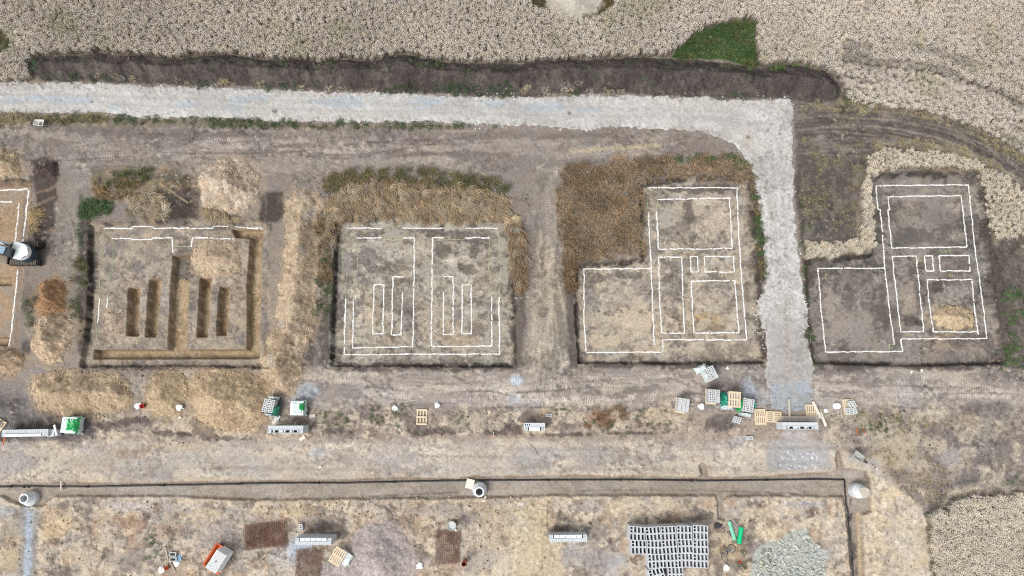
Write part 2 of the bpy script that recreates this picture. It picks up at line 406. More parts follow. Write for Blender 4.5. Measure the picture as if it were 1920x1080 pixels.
blob(1540, 256, 10, 6, (160,150,140), .7)
# right of plot 4
RP4 = [(1862,455),(1920,446),(2037,430),(2037,720),(1888,712),(1884,640),(1870,520)]
paint(RP4, (112,104,96), 1, 10, 6); mottle(RP4, (92,86,74), .6, 18, .54); mottle(RP4, (140,128,116), .5, 12, .6)
# band under the plots
B7 = [(150,690),(620,690),(1090,688),(1440,686),(1530,690),(1900,690),(2037,700),(2037,760),(1700,770),(1530,770),(1100,762),(620,770),(500,740)]
mottle(B7, (130,120,112), .7, 22, .53, .06, 5, 0.0)
mottle(B7, (190,178,162), .75, 20, .54, .06, 4, 0.0)
for q in ((200,688,60,7),(300,690,50,6),(420,690,60,7),(700,692,70,5),(860,692,90,5),(1150,686,60,4),(1300,688,80,6),(1600,690,60,6),(1780,690,80,6)):
    blob(q[0], q[1], q[2], q[3] + 2, (88,80,76), .8, 0, .6, 1.0, 8)
blob(640, 728, 60, 18, (150,140,132), .8); blob(760, 715, 90, 10, (176,164,150), .6); blob(1010, 715, 60, 22, (166,154,140), .8)
blob(572, 735, 38, 24, (166,170,174), .9, 0, .5, .5); blob(552, 722, 18, 16, (178,180,180), .6)
blob(969, 714, 16, 14, (184,198,206), .9, 0, .6, .5, 10); blob(962, 745, 16, 16, (180,184,186), .7); blob(1000, 765, 36, 16, (160,154,150), .8)
blob(1404, 733, 20, 28, (176,180,184), .85); blob(1425, 745, 24, 18, (178,178,176), .7); blob(1495, 745, 34, 26, (178,190,200), .95, 0, .4, .4)
blob(1350, 716, 36, 24, (138,126,118), .7); blob(1240, 740, 50, 14, (160,148,134), .7); blob(1160, 716, 50, 14, (186,172,152), .8); 
# debris strip
B8 = [(160,770),(620,760),(960,762),(1300,750),(1300,820),(1100,815),(700,820),(300,835),(160,820)]
mottle(B8, (124,110,99), .75, 14, .52, .06, 1.6); mottle(B8, (204,187,160), .8, 14, .54, .06)
for q in ((190,800,40,12),(250,790,50,10),(310,812,40,8),(345,815,18,6),(420,822,60,6),(640,808,40,9),(800,812,60,9),(840,808,34,8),(930,812,60,7),(960,800,22,12),(1060,815,80,5),(1180,812,70,4),(1350,797,36,14)):
    blob(q[0], q[1], q[2], q[3], (92,82,76), .8, 0, .6, 1.0, 9)
blob(1130, 782, 44, 20, (170,134,104), .75, 0, .7, .8); blob(1250, 780, 60, 20, (192,174,144), .7); blob(1360, 790, 40, 22, (108,98,92), .75); blob(1395, 830, 30, 14, (172,172,172), .6)
blob(1020, 772, 20, 12, (202,178,140), .7); blob(880, 790, 40, 20, (186,172,148), .6); blob(790, 765, 40, 20, (140,130,118), .6)
# left lower dark
paint([(-118,745),(30,735),(80,765),(130,780),(170,790),(180,815),(130,825),(60,830),(-118,830)], (122,116,112), .95, 12, 8)
mottle([(-118,745),(30,735),(80,765),(130,780),(170,790),(180,815),(130,825),(60,830),(-118,830)], (84,78,76), .75, 20, .5)
paint([(-118,700),(30,705),(60,720),(50,745),(-118,750)], (138,130,122), .8, 12, 8); blob(120, 818, 60, 20, (104,96,92), .7)
# smooth haul strip
B83 = [(-118,828),(500,826),(1450,828),(1560,840),(1560,888),(880,892),(480,900),(0,904),(-118,904)]
mottle(B83, (162,152,142), .6, 34, .52, .06, 4); mottle(B83, (212,197,172), .7, 22, .53, .06, 3); mottle(B83, (150,130,110), .6, 9, .66, .04)
blob(330, 838, 90, 10, (200,180,152), .7); blob(240, 850, 60, 14, (170,140,112), .5); blob(590, 850, 22, 14, (172,176,180), .7); blob(720, 860, 90, 20, (180,172,164), .6)
blob(1020, 850, 90, 20, (182,174,164), .6); blob(160, 870, 60, 22, (186,172,152), .7); blob(30, 870, 50, 22, (176,168,158), .8); blob(440, 865, 60, 16, (182,172,160), .7)
GREY = [(1440,832),(1470,822),(1520,824),(1556,838),(1562,870),(1560,884),(1500,886),(1445,884),(1440,860)]
paint(GREY, (172,170,168), .85, 10, 6); blob(1490, 815, 40, 12, (176,174,172), .7)
for r_, yy in enumerate((850, 856, 861, 872, 877)):
    for k in range(9):
        xx_, yy_ = 1466 + k * 8 + random.uniform(-3.5, 3.5), yy + random.uniform(-2.2, 2.2)
        if random.random() < .78: blob(xx_, yy_, random.uniform(1.8, 4.5), random.uniform(1.2, 2.6), (226,230,232), random.uniform(.4, .9), random.uniform(0, 90), .6, 1.4, 4)
# below the service trench
LOW = [(-118,935),(480,938),(880,936),(1345,932),(1582,932),(1596,1080),(1600,1197),(-118,1197)]
mottle(LOW, (216,197,166), .75, 34, .50, .06); mottle(LOW, (158,150,142), .7, 30, .56, .05); mottle(LOW, (128,112,98), .75, 11, .60, .04); mottle(LOW, (116,102,90), .7, 24, .62, .03); mottle(LOW, (176,146,118), .6, 30, .6, .05)
mottle(LOW, (216,196,164), .5, 12, .6, .05)
for q in ((110,980,40,30,(206,180,140)),(150,1040,50,30,(200,180,150)),(240,985,40,22,(158,128,100)),(240,1050,60,30,(150,138,128)),(350,1000,22,14,(132,120,116)),(420,1000,60,30,(162,150,140)),(540,960,60,20,(198,176,140)),
          (380,965,60,12,(204,184,152)),(300,940,90,8,(182,168,152)),(250,950,60,12,(190,180,172)),(530,1020,40,16,(170,160,150)),(600,985,40,20,(140,130,120)),(545,990,14,16,(106,94,86)),(585,975,30,12,(170,156,140)),
          (820,960,60,16,(176,166,152)),(800,1000,26,20,(188,166,134)),(790,1045,26,14,(126,112,102)),(875,975,14,20,(124,114,112)),(930,1000,60,50,(200,180,150)),(1000,1010,50,50,(204,184,152)),(940,960,40,14,(196,176,142)),
          (1100,950,60,12,(178,168,158)),(1180,950,80,16,(206,188,160)),(1100,1040,70,40,(170,164,156)),(1120,1000,40,22,(150,140,130)),(1150,1060,26,30,(190,186,180)),(1060,990,30,10,(110,98,90)),(1026,1005,10,22,(100,88,78)),
          (1440,960,70,20,(214,194,164)),(1400,1010,20,26,(110,104,98)),(1420,1040,26,30,(132,126,120)),(1380,1060,20,16,(114,106,102)),(1560,1000,30,50,(206,190,166)),(1345,1050,14,40,(126,114,104)),(1120,1055,40,30,(150,144,138)),
          (20,990,40,40,(172,162,140)),(20,1050,40,40,(186,166,130)),(1365,1035,28,34,(206,180,142)),(0,960,30,12,(170,172,172)),(1440,1000,50,20,(212,192,158)),(1500,945,50,10,(180,176,176)),(900,1050,60,30,(176,166,150))):
    blob(q[0], q[1], q[2], q[3], q[4], .75, 0, .7, .8, 20)
paint([(1408,1060),(1424,1028),(1460,1012),(1478,998),(1512,998),(1534,1020),(1548,1045),(1548,1075),(1530,1150),(1440,1150),(1404,1090)], (186,190,178), .9, 8, 8)
blob(560, 1035, 34, 34, (176,186,196), .9, 0, .5, .6); blob(530, 1050, 30, 22, (190,184,176), .6)
stroke([(56,950),(54,1010),(50,1070),(48,1150),(46,1197)], 34, (150,148,142), .8, 14, 8)
stroke([(56,946),(55,990),(52,1050),(49,1100),(46,1197)], 15, (172,184,192), .95, 6, 4)
blob(745, 1060, 60, 40, (188,176,168), .8); blob(600, 1070, 60, 20, (184,172,162), .8); blob(640, 1000, 20, 12, (112,102,96), .7); blob(605, 985, 30, 14, (118,110,104), .6)
paint([(990,940),(1030,932),(1028,1000),(1050,1020),(1060,1090),(960,1100),(955,1000)], (204,184,150), .85, 14, 8)
stroke([(1027,938),(1026,990)], 2.5, (130,108,86), .8, 2, 1)
for off in (0, 14):
    stroke(curve([(1010+off,950),(975+off,985),(958+off,1020),(950+off,1060),(948+off,1110)]), 5, (218,202,172), .6, 3, 2)
# right lower
RL = [(1530,765),(1700,760),(2037,760),(2037,925),(1850,930),(1780,940),(1736,965),(1700,930),(1660,880),(1600,850),(1560,838),(1530,820)]
paint(RL, (160,148,134), 1, 12, 8)
mottle(RL, (124,114,107), .75, 26, .53, .05, 2, -.3); mottle(RL, (196,180,154), .75, 22, .54, .05); mottle(RL, (108,96,84), .55, 7, .6, .05)
for q in ((1850,770,90,26,(116,108,102),-12),(1870,850,70,34,(122,114,108),-14),(1810,905,70,11,(100,94,90),-12),(1680,850,60,50,(186,168,138),0),(1620,790,30,16,(170,158,132),0),(1690,735,20,50,(172,166,158),-6),
          (1800,790,70,16,(176,160,136),0),(1900,905,60,10,(116,112,98),-2),(1715,905,50,22,(150,134,120),0),(1780,860,40,20,(174,166,156),0),(1750,800,50,14,(126,112,102),-20),(1845,880,18,9,(206,192,168),20),(1640,870,22,16,(200,190,176),30)):
    blob(q[0], q[1], q[2], q[3], q[4], .75, q[5], .7, .7, 18)
SAND_R = [(1634,890),(1660,900),(1690,920),(1715,940),(1735,970),(1742,1010),(1745,1060),(1752,1120),(1760,1197),(1626,1197),(1622,1080),(1620,970),(1636,962)]
paint(SAND_R, (208,188,156), 1, 10, 8); mottle(SAND_R, (190,176,158), .7, 30, .55); mottle(SAND_R, (222,206,178), .6, 22, .55); mottle(SAND_R, (168,150,126), .5, 10, .66)
# service trench
s, m = pmask(SERV, 5, 3, 16); mixc(s, m, seen(166,153,136))
mottle(SERV, (148,136,122), .6, 26, .53, .08, 5); mottle(SERV, (182,170,154), .6, 16, .58, .06, 4)
s, sd = (lambda w: (w, poly_sd(PX[w], PY[w], SERV)))(win(*bb(SERV), 8))
rim = np.exp(-((sd - 1.5) / 2.6) ** 2) * sstep(.34, .56, fbm(PX[s], PY[s], 26, 333, 3))
mixc(s, rim, seen(136,108,80), .6)
mixc(s, np.exp(-((sd + 5) / 4.0) ** 2) * sstep(.4, .6, fbm(PX[s], PY[s], 40, 335, 3)), seen(206,186,154), .6)
stroke([(690,932),(800,926),(860,924)], 2.0, (104,92,84), .7, 1.5, 2, 12); stroke([(1060,921),(1200,919),(1330,921),(1500,926)], 1.8, (112,98,84), .6, 1.5, 2, 12)
for q in ((1597,940,3,10),(1600,1000,4,16),(1606,1040,6,22),(1612,1075,5,12),(1601,970,3,10)):
    blob(q[0], q[1], q[2], q[3], (96,82,78), .85, 0, .6, 1.0, 6)
stroke([(1612,965),(1614,1020),(1616,1100)], 6, (196,170,128), .7, 4, 2)

# ---- plots
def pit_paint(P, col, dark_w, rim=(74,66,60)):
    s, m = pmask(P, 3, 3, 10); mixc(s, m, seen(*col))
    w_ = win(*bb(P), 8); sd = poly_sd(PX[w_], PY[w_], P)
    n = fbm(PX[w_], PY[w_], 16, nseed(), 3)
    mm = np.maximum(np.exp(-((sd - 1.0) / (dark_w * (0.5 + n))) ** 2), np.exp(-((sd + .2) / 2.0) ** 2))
    mixc(w_, np.clip(mm * 1.15, 0, 1) * (sd > -6), seen(*rim), .92)  # dark topsoil of the cut, with shade along the walls painted in
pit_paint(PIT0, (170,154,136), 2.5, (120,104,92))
mottle(PIT0, (188,154,120), .7, 20, .48); blob(10, 425, 34, 46, (186,158,124), .9); blob(15, 480, 34, 16, (128,118,108), .7); stroke([(40,370),(34,460),(22,640)], 8, (140,130,122), .6)
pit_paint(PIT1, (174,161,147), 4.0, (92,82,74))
mottle(PIT1, (136,128,122), .75, 30, .52); mottle(PIT1, (190,170,142), .6, 26, .56); mottle(PIT1, (108,98,92), .6, 12, .63)
for q in ((260,470,60,30,(150,142,134)),(240,620,60,40,(188,168,140)),(440,560,30,60,(184,164,136)),(200,650,50,10,(178,166,150)),(400,645,60,12,(176,162,142)),(300,690,60,8,(100,90,82)),(450,690,60,10,(104,94,88)),(500,560,14,60,(172,156,136)),(498,640,12,30,(110,100,92)),(340,465,16,40,(120,112,106)),(330,436,60,10,(166,158,150)),(230,436,40,8,(162,152,144)),(200,520,14,60,(150,142,134)),(176,480,8,50,(112,102,94)),(505,470,10,50,(160,146,130))):
    blob(q[0], q[1], q[2], q[3], q[4], .8, 0, .7, .7)
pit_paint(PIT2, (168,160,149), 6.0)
mottle(PIT2, (118,110,102), .75, 34, .52); mottle(PIT2, (182,170,150), .65, 24, .55); mottle(PIT2, (98,90,84), .6, 11, .62); mottle(PIT2, (196,182,158), .4, 10, .6)
for q in ((790,650,120,20,(150,140,128)),(700,620,50,30,(190,172,144)),(840,615,50,26,(188,168,138)),(806,530,16,20,(200,190,170)),(690,470,60,20,(150,144,136)),(720,480,60,16,(176,168,156)),(930,640,24,30,(176,164,146)),(890,620,30,24,(128,116,104)),(880,470,16,24,(112,104,98)),
          (660,420,24,10,(184,176,160)),(780,420,60,9,(186,178,162)),(700,424,10,10,(86,78,72)),(832,424,8,10,(80,72,66)),(880,432,50,9,(110,102,94)),(640,600,8,60,(118,110,102)),(800,678,150,8,(128,118,108)),(945,500,10,60,(150,140,126))):
    blob(q[0], q[1], q[2], q[3], q[4], .7, 0, .7, .7)
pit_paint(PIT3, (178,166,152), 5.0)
mottle(PIT3, (126,116,108), .75, 26, .54); mottle(PIT3, (196,180,154), .6, 24, .55); mottle(PIT3, (104,96,88), .6, 11, .64)
for q in ((1300,400,60,24,(160,148,134)),(1290,395,14,30,(110,102,96)),(1250,440,20,24,(168,160,146)),(1150,600,60,50,(190,172,148)),(1130,515,50,9,(128,120,112)),(1160,545,20,12,(130,122,114)),(1150,650,60,14,(184,170,148)),(1340,600,40,24,(196,170,132)),(1320,660,90,14,(184,168,144)),
          (1260,540,20,30,(150,140,128)),(1330,490,90,10,(140,130,120)),(1200,590,20,22,(134,128,110)),(1220,440,10,60,(166,154,142)),(1390,600,12,60,(160,148,134)),(1404,560,8,80,(118,106,96))):
    blob(q[0], q[1], q[2], q[3], q[4], .7, 0, .7, .7)
blob(1325, 602, 36, 20, (202,172,124), .75, 0, .6, .6)
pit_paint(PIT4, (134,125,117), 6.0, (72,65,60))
mottle(PIT4, (108,100,95), .75, 34, .5); mottle(PIT4, (168,156,144), .65, 30, .57, .07, 1.8, -.6); mottle(PIT4, (90,83,78), .6, 12, .63)
for q in ((1735,415,60,30,(128,119,112)),(1735,345,90,8,(106,98,93)),(1655,420,14,90,(104,97,93)),(1600,590,70,50,(158,147,137)),(1560,560,20,30,(168,156,144)),(1700,560,18,50,(160,147,135)),(1714,600,20,16,(96,88,82)),(1790,560,40,26,(162,152,142)),(1765,535,18,14,(100,92,86)),
          (1700,655,24,24,(142,134,128)),(1735,655,8,24,(104,96,90)),(1800,650,60,12,(178,160,136)),(1770,632,50,8,(186,160,130)),(1880,640,24,40,(160,152,144)),(1800,668,60,10,(142,132,122)),(1600,668,70,8,(156,146,136)),(1845,490,20,40,(152,144,136)),(1842,560,8,70,(100,94,92)),(1760,472,60,7,(112,104,98)),(1870,600,14,70,(158,148,140))):
    blob(q[0], q[1], q[2], q[3], q[4], .75, 0, .7, .7)
stroke([(1835,470),(1850,560),(1868,660)], 6, (112,106,104), .5)
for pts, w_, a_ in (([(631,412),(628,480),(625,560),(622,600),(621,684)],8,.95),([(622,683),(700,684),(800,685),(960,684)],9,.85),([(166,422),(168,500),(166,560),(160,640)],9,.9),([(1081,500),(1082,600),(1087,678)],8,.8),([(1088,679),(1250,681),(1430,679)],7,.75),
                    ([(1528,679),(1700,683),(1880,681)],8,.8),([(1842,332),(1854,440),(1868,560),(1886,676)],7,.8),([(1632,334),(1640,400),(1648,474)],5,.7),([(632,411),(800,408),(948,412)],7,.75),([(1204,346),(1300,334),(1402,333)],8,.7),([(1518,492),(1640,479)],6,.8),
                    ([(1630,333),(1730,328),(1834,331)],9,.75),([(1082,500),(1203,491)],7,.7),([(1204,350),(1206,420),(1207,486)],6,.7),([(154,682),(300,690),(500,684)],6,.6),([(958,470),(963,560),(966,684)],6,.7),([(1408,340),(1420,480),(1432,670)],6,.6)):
    stroke(curve(pts), w_, (60,54,50), a_, 2.0, 2.6, 8)  # strips of dark topsoil, widened to take in painted shade at the walls
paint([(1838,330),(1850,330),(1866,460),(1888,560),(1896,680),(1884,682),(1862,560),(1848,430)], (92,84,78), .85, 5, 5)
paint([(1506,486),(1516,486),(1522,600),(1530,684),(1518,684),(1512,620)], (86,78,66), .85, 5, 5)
for P, da, li, sc_ in ((PIT2, (104,97,90), (196,187,168), 15), (PIT3, (112,103,96), (206,193,170), 14), (PIT4, (98,91,86), (172,163,152), 18), (PIT1, (120,112,105), (196,180,156), 16)):
    mottle(P, da, .52, sc_ * 1.3, .56, .03, 1.6, .5); mottle(P, li, .55, sc_ * 1.2, .56, .03, 1.4, -.4); mottle(P, li, .35, 6, .64, .04, 3.0, .05); mottle(P, da, .45, 6, .66, .04, 1.0)
    for k in range(10):
        x0_, y0_, x1_, y1_ = bb(P); cx_ = random.uniform(x0_ + 30, x1_ - 30); cy_ = random.uniform(y0_ + 20, y1_ - 20); a_ = random.uniform(0, 3.1); L_ = random.uniform(20, 50)
        tread([(cx_ - L_ * math.cos(a_), cy_ - L_ * math.sin(a_)), (cx_ + 6 * math.sin(a_), cy_), (cx_ + L_ * math.cos(a_ + .3), cy_ + L_ * math.sin(a_ + .3))], 10, 4.6, .07, 0, .008)
for q in ((648,420,9,8,(196,190,178)),(672,421,8,7,(190,184,172)),(712,420,16,7,(196,190,178)),(770,421,28,8,(198,192,178)),(806,422,16,7,(190,182,168)),(850,424,22,9,(200,192,174)),(688,423,5,10,(84,78,74)),(830,424,5,9,(78,72,68)),(740,470,40,14,(186,178,166)),(700,455,30,9,(178,171,160)),
          (688,490,30,20,(128,120,112)),(830,470,22,16,(112,104,97)),(890,470,14,20,(108,100,94)),(880,505,26,12,(116,107,99)),(760,560,20,40,(140,132,124)),(690,600,18,30,(192,178,154)),(726,640,40,12,(176,160,138)),(860,640,44,14,(182,162,136)),(800,610,16,50,(176,164,144)),(938,460,12,14,(188,181,168)),(944,520,9,20,(184,176,160)),(936,620,14,24,(182,172,154)),(650,500,10,26,(150,142,134)),
          (1280,390,50,16,(190,176,156)),(1340,420,26,30,(196,180,158)),(1250,400,16,24,(182,172,158)),(1292,400,12,34,(104,96,90)),(1360,350,26,9,(96,84,76)),(1300,352,60,8,(104,92,84)),(1124,520,24,8,(118,110,104)),(1180,516,24,9,(122,114,106)),(1110,560,16,26,(150,142,132)),(1190,600,60,34,(208,190,164)),(1130,640,40,14,(204,186,158)),(1258,520,18,16,(124,114,106)),(1250,580,16,30,(186,170,150)),(1330,560,40,12,(190,174,154)),(1225,655,60,10,(196,178,154)),(1350,492,30,9,(186,176,162)),
          (1600,612,50,34,(166,156,146)),(1560,570,12,34,(174,163,150)),(1660,560,10,40,(112,105,100)),(1708,560,14,44,(172,158,144)),(1716,600,18,14,(92,84,80)),(1790,556,36,22,(170,160,150)),(1764,536,18,13,(94,87,82)),(1600,520,40,14,(128,118,111)),(1730,440,44,14,(116,108,102)),(1760,400,34,18,(144,134,126)),(1800,440,22,14,(150,140,130)),(1620,640,44,12,(162,152,142))):
    blob(q[0], q[1], q[2], q[3], q[4], .8, 0, .35, 1.1, 10)
for T, z in [(t, PZ) for t in TR1 + TRX + TR0]:
    Tz = low(T, z)
    s, m = pmask(Tz, 3, 1.2, 8); mixc(s, m, seen(196,170,134))
    mottle(Tz, (168,140,104), .6, 14, .52); mottle(Tz, (208,186,152), .5, 10, .58)
s, m = pmask(low([(325,480),(357,478),(354,520),(322,520)], PZ), 6, 4); mixc(s, m, seen(140,130,118))

lowm = sstep(650, 760, PY); C[..., 0] *= 1 + .15 * lowm; C[..., 1] *= 1 + .165 * lowm; C[..., 2] *= 1 + .215 * lowm
for P_ in (PIT2, PIT3):
    s, m = pmask(P_, 8, 0, 10); C[s] *= (1 + .06 * m)[..., None]
# tyre and crawler prints
tread([(150,318),(185,298),(230,290),(260,288)], 10, 4.6, .2)
tread([(95,300),(140,310),(170,330),(150,350),(128,360)], 12, 4.4, .16, 0)
tread([(318,285),(350,276),(400,262),(440,268),(470,290)], 9, 4.6, .2)
tread([(300,290),(340,300),(352,272)], 8, 4.4, .15)
for k, (xa, xb) in enumerate(((1006, 1000), (1042, 1052), (1024, 1030), (1066, 1068))):
    tread([(xa, 330), (xa + 4, 430), (xb, 560), (xb + 6, 720)], 11, 4.6, .15)
tread([(1000,690),(1030,600),(1060,570),(1064,500)], 10, 4.6, .16); tread([(1040,720),(1060,680),(1085,700),(1120,712)], 10, 4.4, .15, 0)
for y_ in (703, 715, 727, 741, 752):
    tread([(600 + y_ % 7 * 20, y_), (760, y_ + 3), (900, y_ - 2), (1090, y_ + 2), (1250, y_), (1300, y_ - 10)], 8, 4.6, .13, 0, .02)
for y_ in (705, 716, 728, 738):
    tread([(1535, y_), (1640, y_ + 2), (1760, y_ + 4), (1900, y_ + 6), (2030, y_ + 6)], 8, 4.6, .15, 0, .02)
tread([(1010,752),(1080,748),(1180,746),(1260,738),(1295,715),(1320,694)], 10, 4.4, .2)
for q in ([(660,470),(700,490),(720,530),(690,560)],[(640,540),(700,552),(760,540),(800,560),(900,548),(950,542)],[(660,640),(760,610),(860,590),(950,580)],[(665,655),(670,600),(668,560)],[(700,450),(740,470),(780,470)],
          [(670,560),(690,590),(720,640)],[(830,470),(860,510),(900,540)],[(790,640),(850,600),(930,560)],[(730,520),(800,500),(880,480)],[(890,440),(905,480),(880,520)]):
    tread(q, 11, 4.6, .14, 0, .015)
for q in ([(1660,560),(1700,520),(1720,480)],[(1680,620),(1710,560),(1725,500)],[(1770,560),(1820,540),(1860,490)],[(1800,440),(1860,420)],[(1580,560),(1620,520),(1650,500)],[(1240,440),(1300,420),(1360,400)],[(1110,620),(1180,600),(1240,620)],[(200,460),(260,480),(320,470)]):
    tread(q, 11, 5.0, .1, 0, .012)
for q in ([(150,860),(400,852),(700,856),(1000,850),(1440,852)],[(150,880),(400,874),(700,878),(1000,870),(1440,872)],[(600,838),(800,834),(1000,838)]):
    tread(q, 9, 4.6, .06, 0, .01)
for q in ([(1500,230),(1640,236),(1760,262),(1880,320)],[(1500,250),(1640,256),(1740,280)],[(100,270),(400,262),(800,268),(1040,272)],[(100,300),(400,288),(700,284),(900,290)]):
    tread(q, 10, 4.8, .09, 0, .015)
tread([(975,950),(958,1000),(955,1060)], 8, 4.6, .12); tread([(140,470),(128,500),(100,500)], 12, 4.6, .12); tread([(100,395),(75,405),(60,420)], 10, 4.6, .16)

rt = random.Random(12)
for k in range(16):
    y_ = rt.uniform(256, 320); x_ = rt.uniform(60, 900); L_ = rt.uniform(90, 260)
    pts = [(x_, y_), (x_ + L_ * .5, y_ + rt.uniform(-9, 9)), (x_ + L_, y_ + rt.uniform(-22, 16))]
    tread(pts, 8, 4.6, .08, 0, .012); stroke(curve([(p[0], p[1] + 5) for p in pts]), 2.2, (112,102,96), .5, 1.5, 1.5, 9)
for k in range(14):
    x_ = rt.uniform(1000, 1062); y_ = rt.uniform(330, 600); L_ = rt.uniform(60, 140)
    pts = [(x_, y_), (x_ + rt.uniform(-8, 8), y_ + L_ * .5), (x_ + rt.uniform(-14, 14), y_ + L_)]
    tread(pts, 8, 4.6, .09, 0, .014); stroke(curve([(p[0] + 5, p[1]) for p in pts]), 2.0, (124,113,104), .5, 1.5, 1.5, 9)
for k in range(22):
    x_ = rt.uniform(560, 1800); y_ = rt.uniform(696, 764); L_ = rt.uniform(90, 240)
    pts = [(x_, y_), (x_ + L_ * .5, y_ + rt.uniform(-6, 6)), (x_ + L_, y_ + rt.uniform(-9, 9))]
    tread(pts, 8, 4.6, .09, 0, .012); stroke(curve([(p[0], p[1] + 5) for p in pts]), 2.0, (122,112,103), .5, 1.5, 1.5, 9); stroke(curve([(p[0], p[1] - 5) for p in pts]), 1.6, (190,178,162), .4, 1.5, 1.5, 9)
for k in range(12):
    x_ = rt.uniform(100, 1500); y_ = rt.uniform(838, 884); L_ = rt.uniform(120, 300)
    pts = [(x_, y_), (x_ + L_ * .5, y_ + rt.uniform(-4, 4)), (x_ + L_, y_ + rt.uniform(-7, 7))]
    stroke(curve(pts), rt.uniform(3, 8), rt.choice(((170,158,144), (206,196,180), (160,150,138))), .4, 4, 2.5, 12)
for k in range(14):
    x_ = rt.uniform(1500, 1620); y_ = rt.uniform(210, 300)
    pts = [(x_, y_), (x_ + 120, y_ + 8), (x_ + 260, y_ + 44), (x_ + 380, y_ + 110)]
    if rt.random() < .5: tread(pts, 8, 4.6, .06, 0, .01)
    stroke(curve(pts), 2.0, rt.choice(((92,84,78), (152,142,128))), .5, 1.5, 2, 9)
for i in range(7):
    o_ = i * 11
    pts = curve([(1496, 222 + o_), (1600, 214 + o_), (1700, 222 + o_ * 1.05), (1800, 250 + o_ * 1.1), (1900, 308 + o_ * 1.15), (1990, 372 + o_ * 1.2)])
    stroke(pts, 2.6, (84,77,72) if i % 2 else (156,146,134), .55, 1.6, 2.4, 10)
for k in range(40):      # small cracks and scrapes
    x_ = rt.uniform(100, 1560); y_ = rt.choice((rt.uniform(250, 330), rt.uniform(695, 830), rt.uniform(940, 1075))); a_ = rt.gauss(0, .5); L_ = rt.uniform(12, 46)
    stroke([(x_, y_), (x_ + L_ * .5, y_ + L_ * math.sin(a_) * .5 + rt.uniform(-2, 2)), (x_ + L_ * math.cos(a_), y_ + L_ * math.sin(a_))], 1.8, rt.choice(((104,92,84), (120,106,94), (214,200,176))), .6, 1.4, 1.6, 7)

# dark clods, straw and pale pebbles everywhere
# soil thrown round the heaps, so that they run out into the ground
for k_, (P_, hg_, col_) in HEAPS.items():
    if k_ in ('dark',): continue
    w2 = win(*bb(P_), 34); sdq = poly_sd(PX[w2], PY[w2], P_)
    nn = fbm(PX[w2], PY[w2], 20, nseed(), 4)
    m = sstep(-22, 2, sdq + 40 * (nn - .5)) * sstep(.40, .5, fbm(PX[w2], PY[w2], 7, nseed(), 2) + .12 * sstep(-14, 0, sdq))
    mixc(w2, m, seen(min(255, col_[0] + 8), col_[1] + 4, col_[2] + 4, d=.8), .45 if k_ not in ('inner', 'side', 'pit4') else .3)
for q in (((456,984),(540,974),(541,1024),(460,1034)), ((556,1028),(606,1028),(600,1100),(550,1100)), ((816,994),(866,994),(862,1056),(813,1060))):
    paint(list(q), (160,138,122), .7, 5, 4); mottle(list(q), (132,108,94), .7, 14, .52)
n1 = fbm(PX, PY, 5.5, 401, 2); n2 = fbm(PX, PY, 60, 405, 4); n3 = fbm(PX, PY, 14, 411, 3)
cut = (1 - pmask(SERV, 4, 0, 10, 2000)[1] * .75)
rough = np.clip(sstep(.46, .60, fbm(PX, PY, 70, 421, 4)) * .95 + .15 + .5 * sstep(.25, .5, sum(np.exp(-((PY - y_) / h_) ** 2) for y_, h_ in ((790, 26), (985, 50)))), 0, 1)
C *= (1 + .30 * (n3 - .5) * rough)[..., None]
C *= (1 + .20 * (n2 - .5))[..., None]
C *= (1 + .62 * (n1 - .5) * (.25 + .75 * rough) * (.4 + .6 * cut))[..., None]
fl = sstep(.70, .78, fbm(PX, PY, 6, 431, 1)) * rough * cut
C *= (1 - .26 * fl)[..., None]
fl = sstep(.86, .94, fbm(PX + 40, PY, 5, 441, 1)) * rough * cut
mixc(s_all, fl, seen(212,198,176), .5)
tint = fbm(PX, PY, 35, 451, 2) - .5
C[..., 0] *= 1 + .07 * tint; C[..., 2] *= 1 - .09 * tint
C *= (1 + .07 * (np.random.default_rng(3).random(PX.shape, dtype=np.float32) - .5))[..., None]

# ------------------------------------------------------------------ relief
H += .06 * (n2 - .5) + .07 * (n3 - .5) * rough + .085 * (n1 - .5) * rough * cut
H += .10 * (fbm(PX, PY, 160, 461, 2) - .5)
pit_id = np.full(PX.shape, -1, np.int8)
def dig(P, depth, wall=2.2, rag=2.2, rs=12, idx=None):
    w_ = win(*bb(P), 12)
    sd = poly_sd(PX[w_], PY[w_], P) + rag * 2.2 * (fbm(PX[w_], PY[w_], rs, nseed(), 3) - .5)
    H[w_] -= depth * sstep(-wall / 2, wall / 2, sd)
    if idx is not None:
        v = pit_id[w_]; v[sd > -wall] = idx; pit_id[w_] = v
for i, P in enumerate(PITS):
    dig(P, -PZ, 3.0, 2.5, 14, i)
def dig_union(Ts, depth, wall=1.8):
    w_ = win(-118, 400, 520, 700)
    sd = np.full(PX[w_].shape, -1e9, np.float32)
    for T in Ts: sd = np.maximum(sd, poly_sd(PX[w_], PY[w_], low(T, PZ)))
    sd += 2.0 * (fbm(PX[w_], PY[w_], 12, 77, 3) - .5)
    H[w_] -= depth * sstep(-wall / 2, wall / 2, sd)
    # cut clay shows on the sides
    mixc(w_, np.exp(-((sd - .2) / 1.6) ** 2), seen(148,122,92), .75)
dig_union(TR1, .8); dig_union(TRX, .7); dig_union(TR0, .7)
dig(SERV, .24, 3.0, 2.5, 14)
w_ = win(1570, 960, 1640, 1197); H[w_] -= .3 * sstep(0, 8, poly_sd(PX[w_], PY[w_], [(1584,960),(1612,962),(1616,1050),(1622,1197),(1606,1197),(1600,1100),(1590,1000)]))
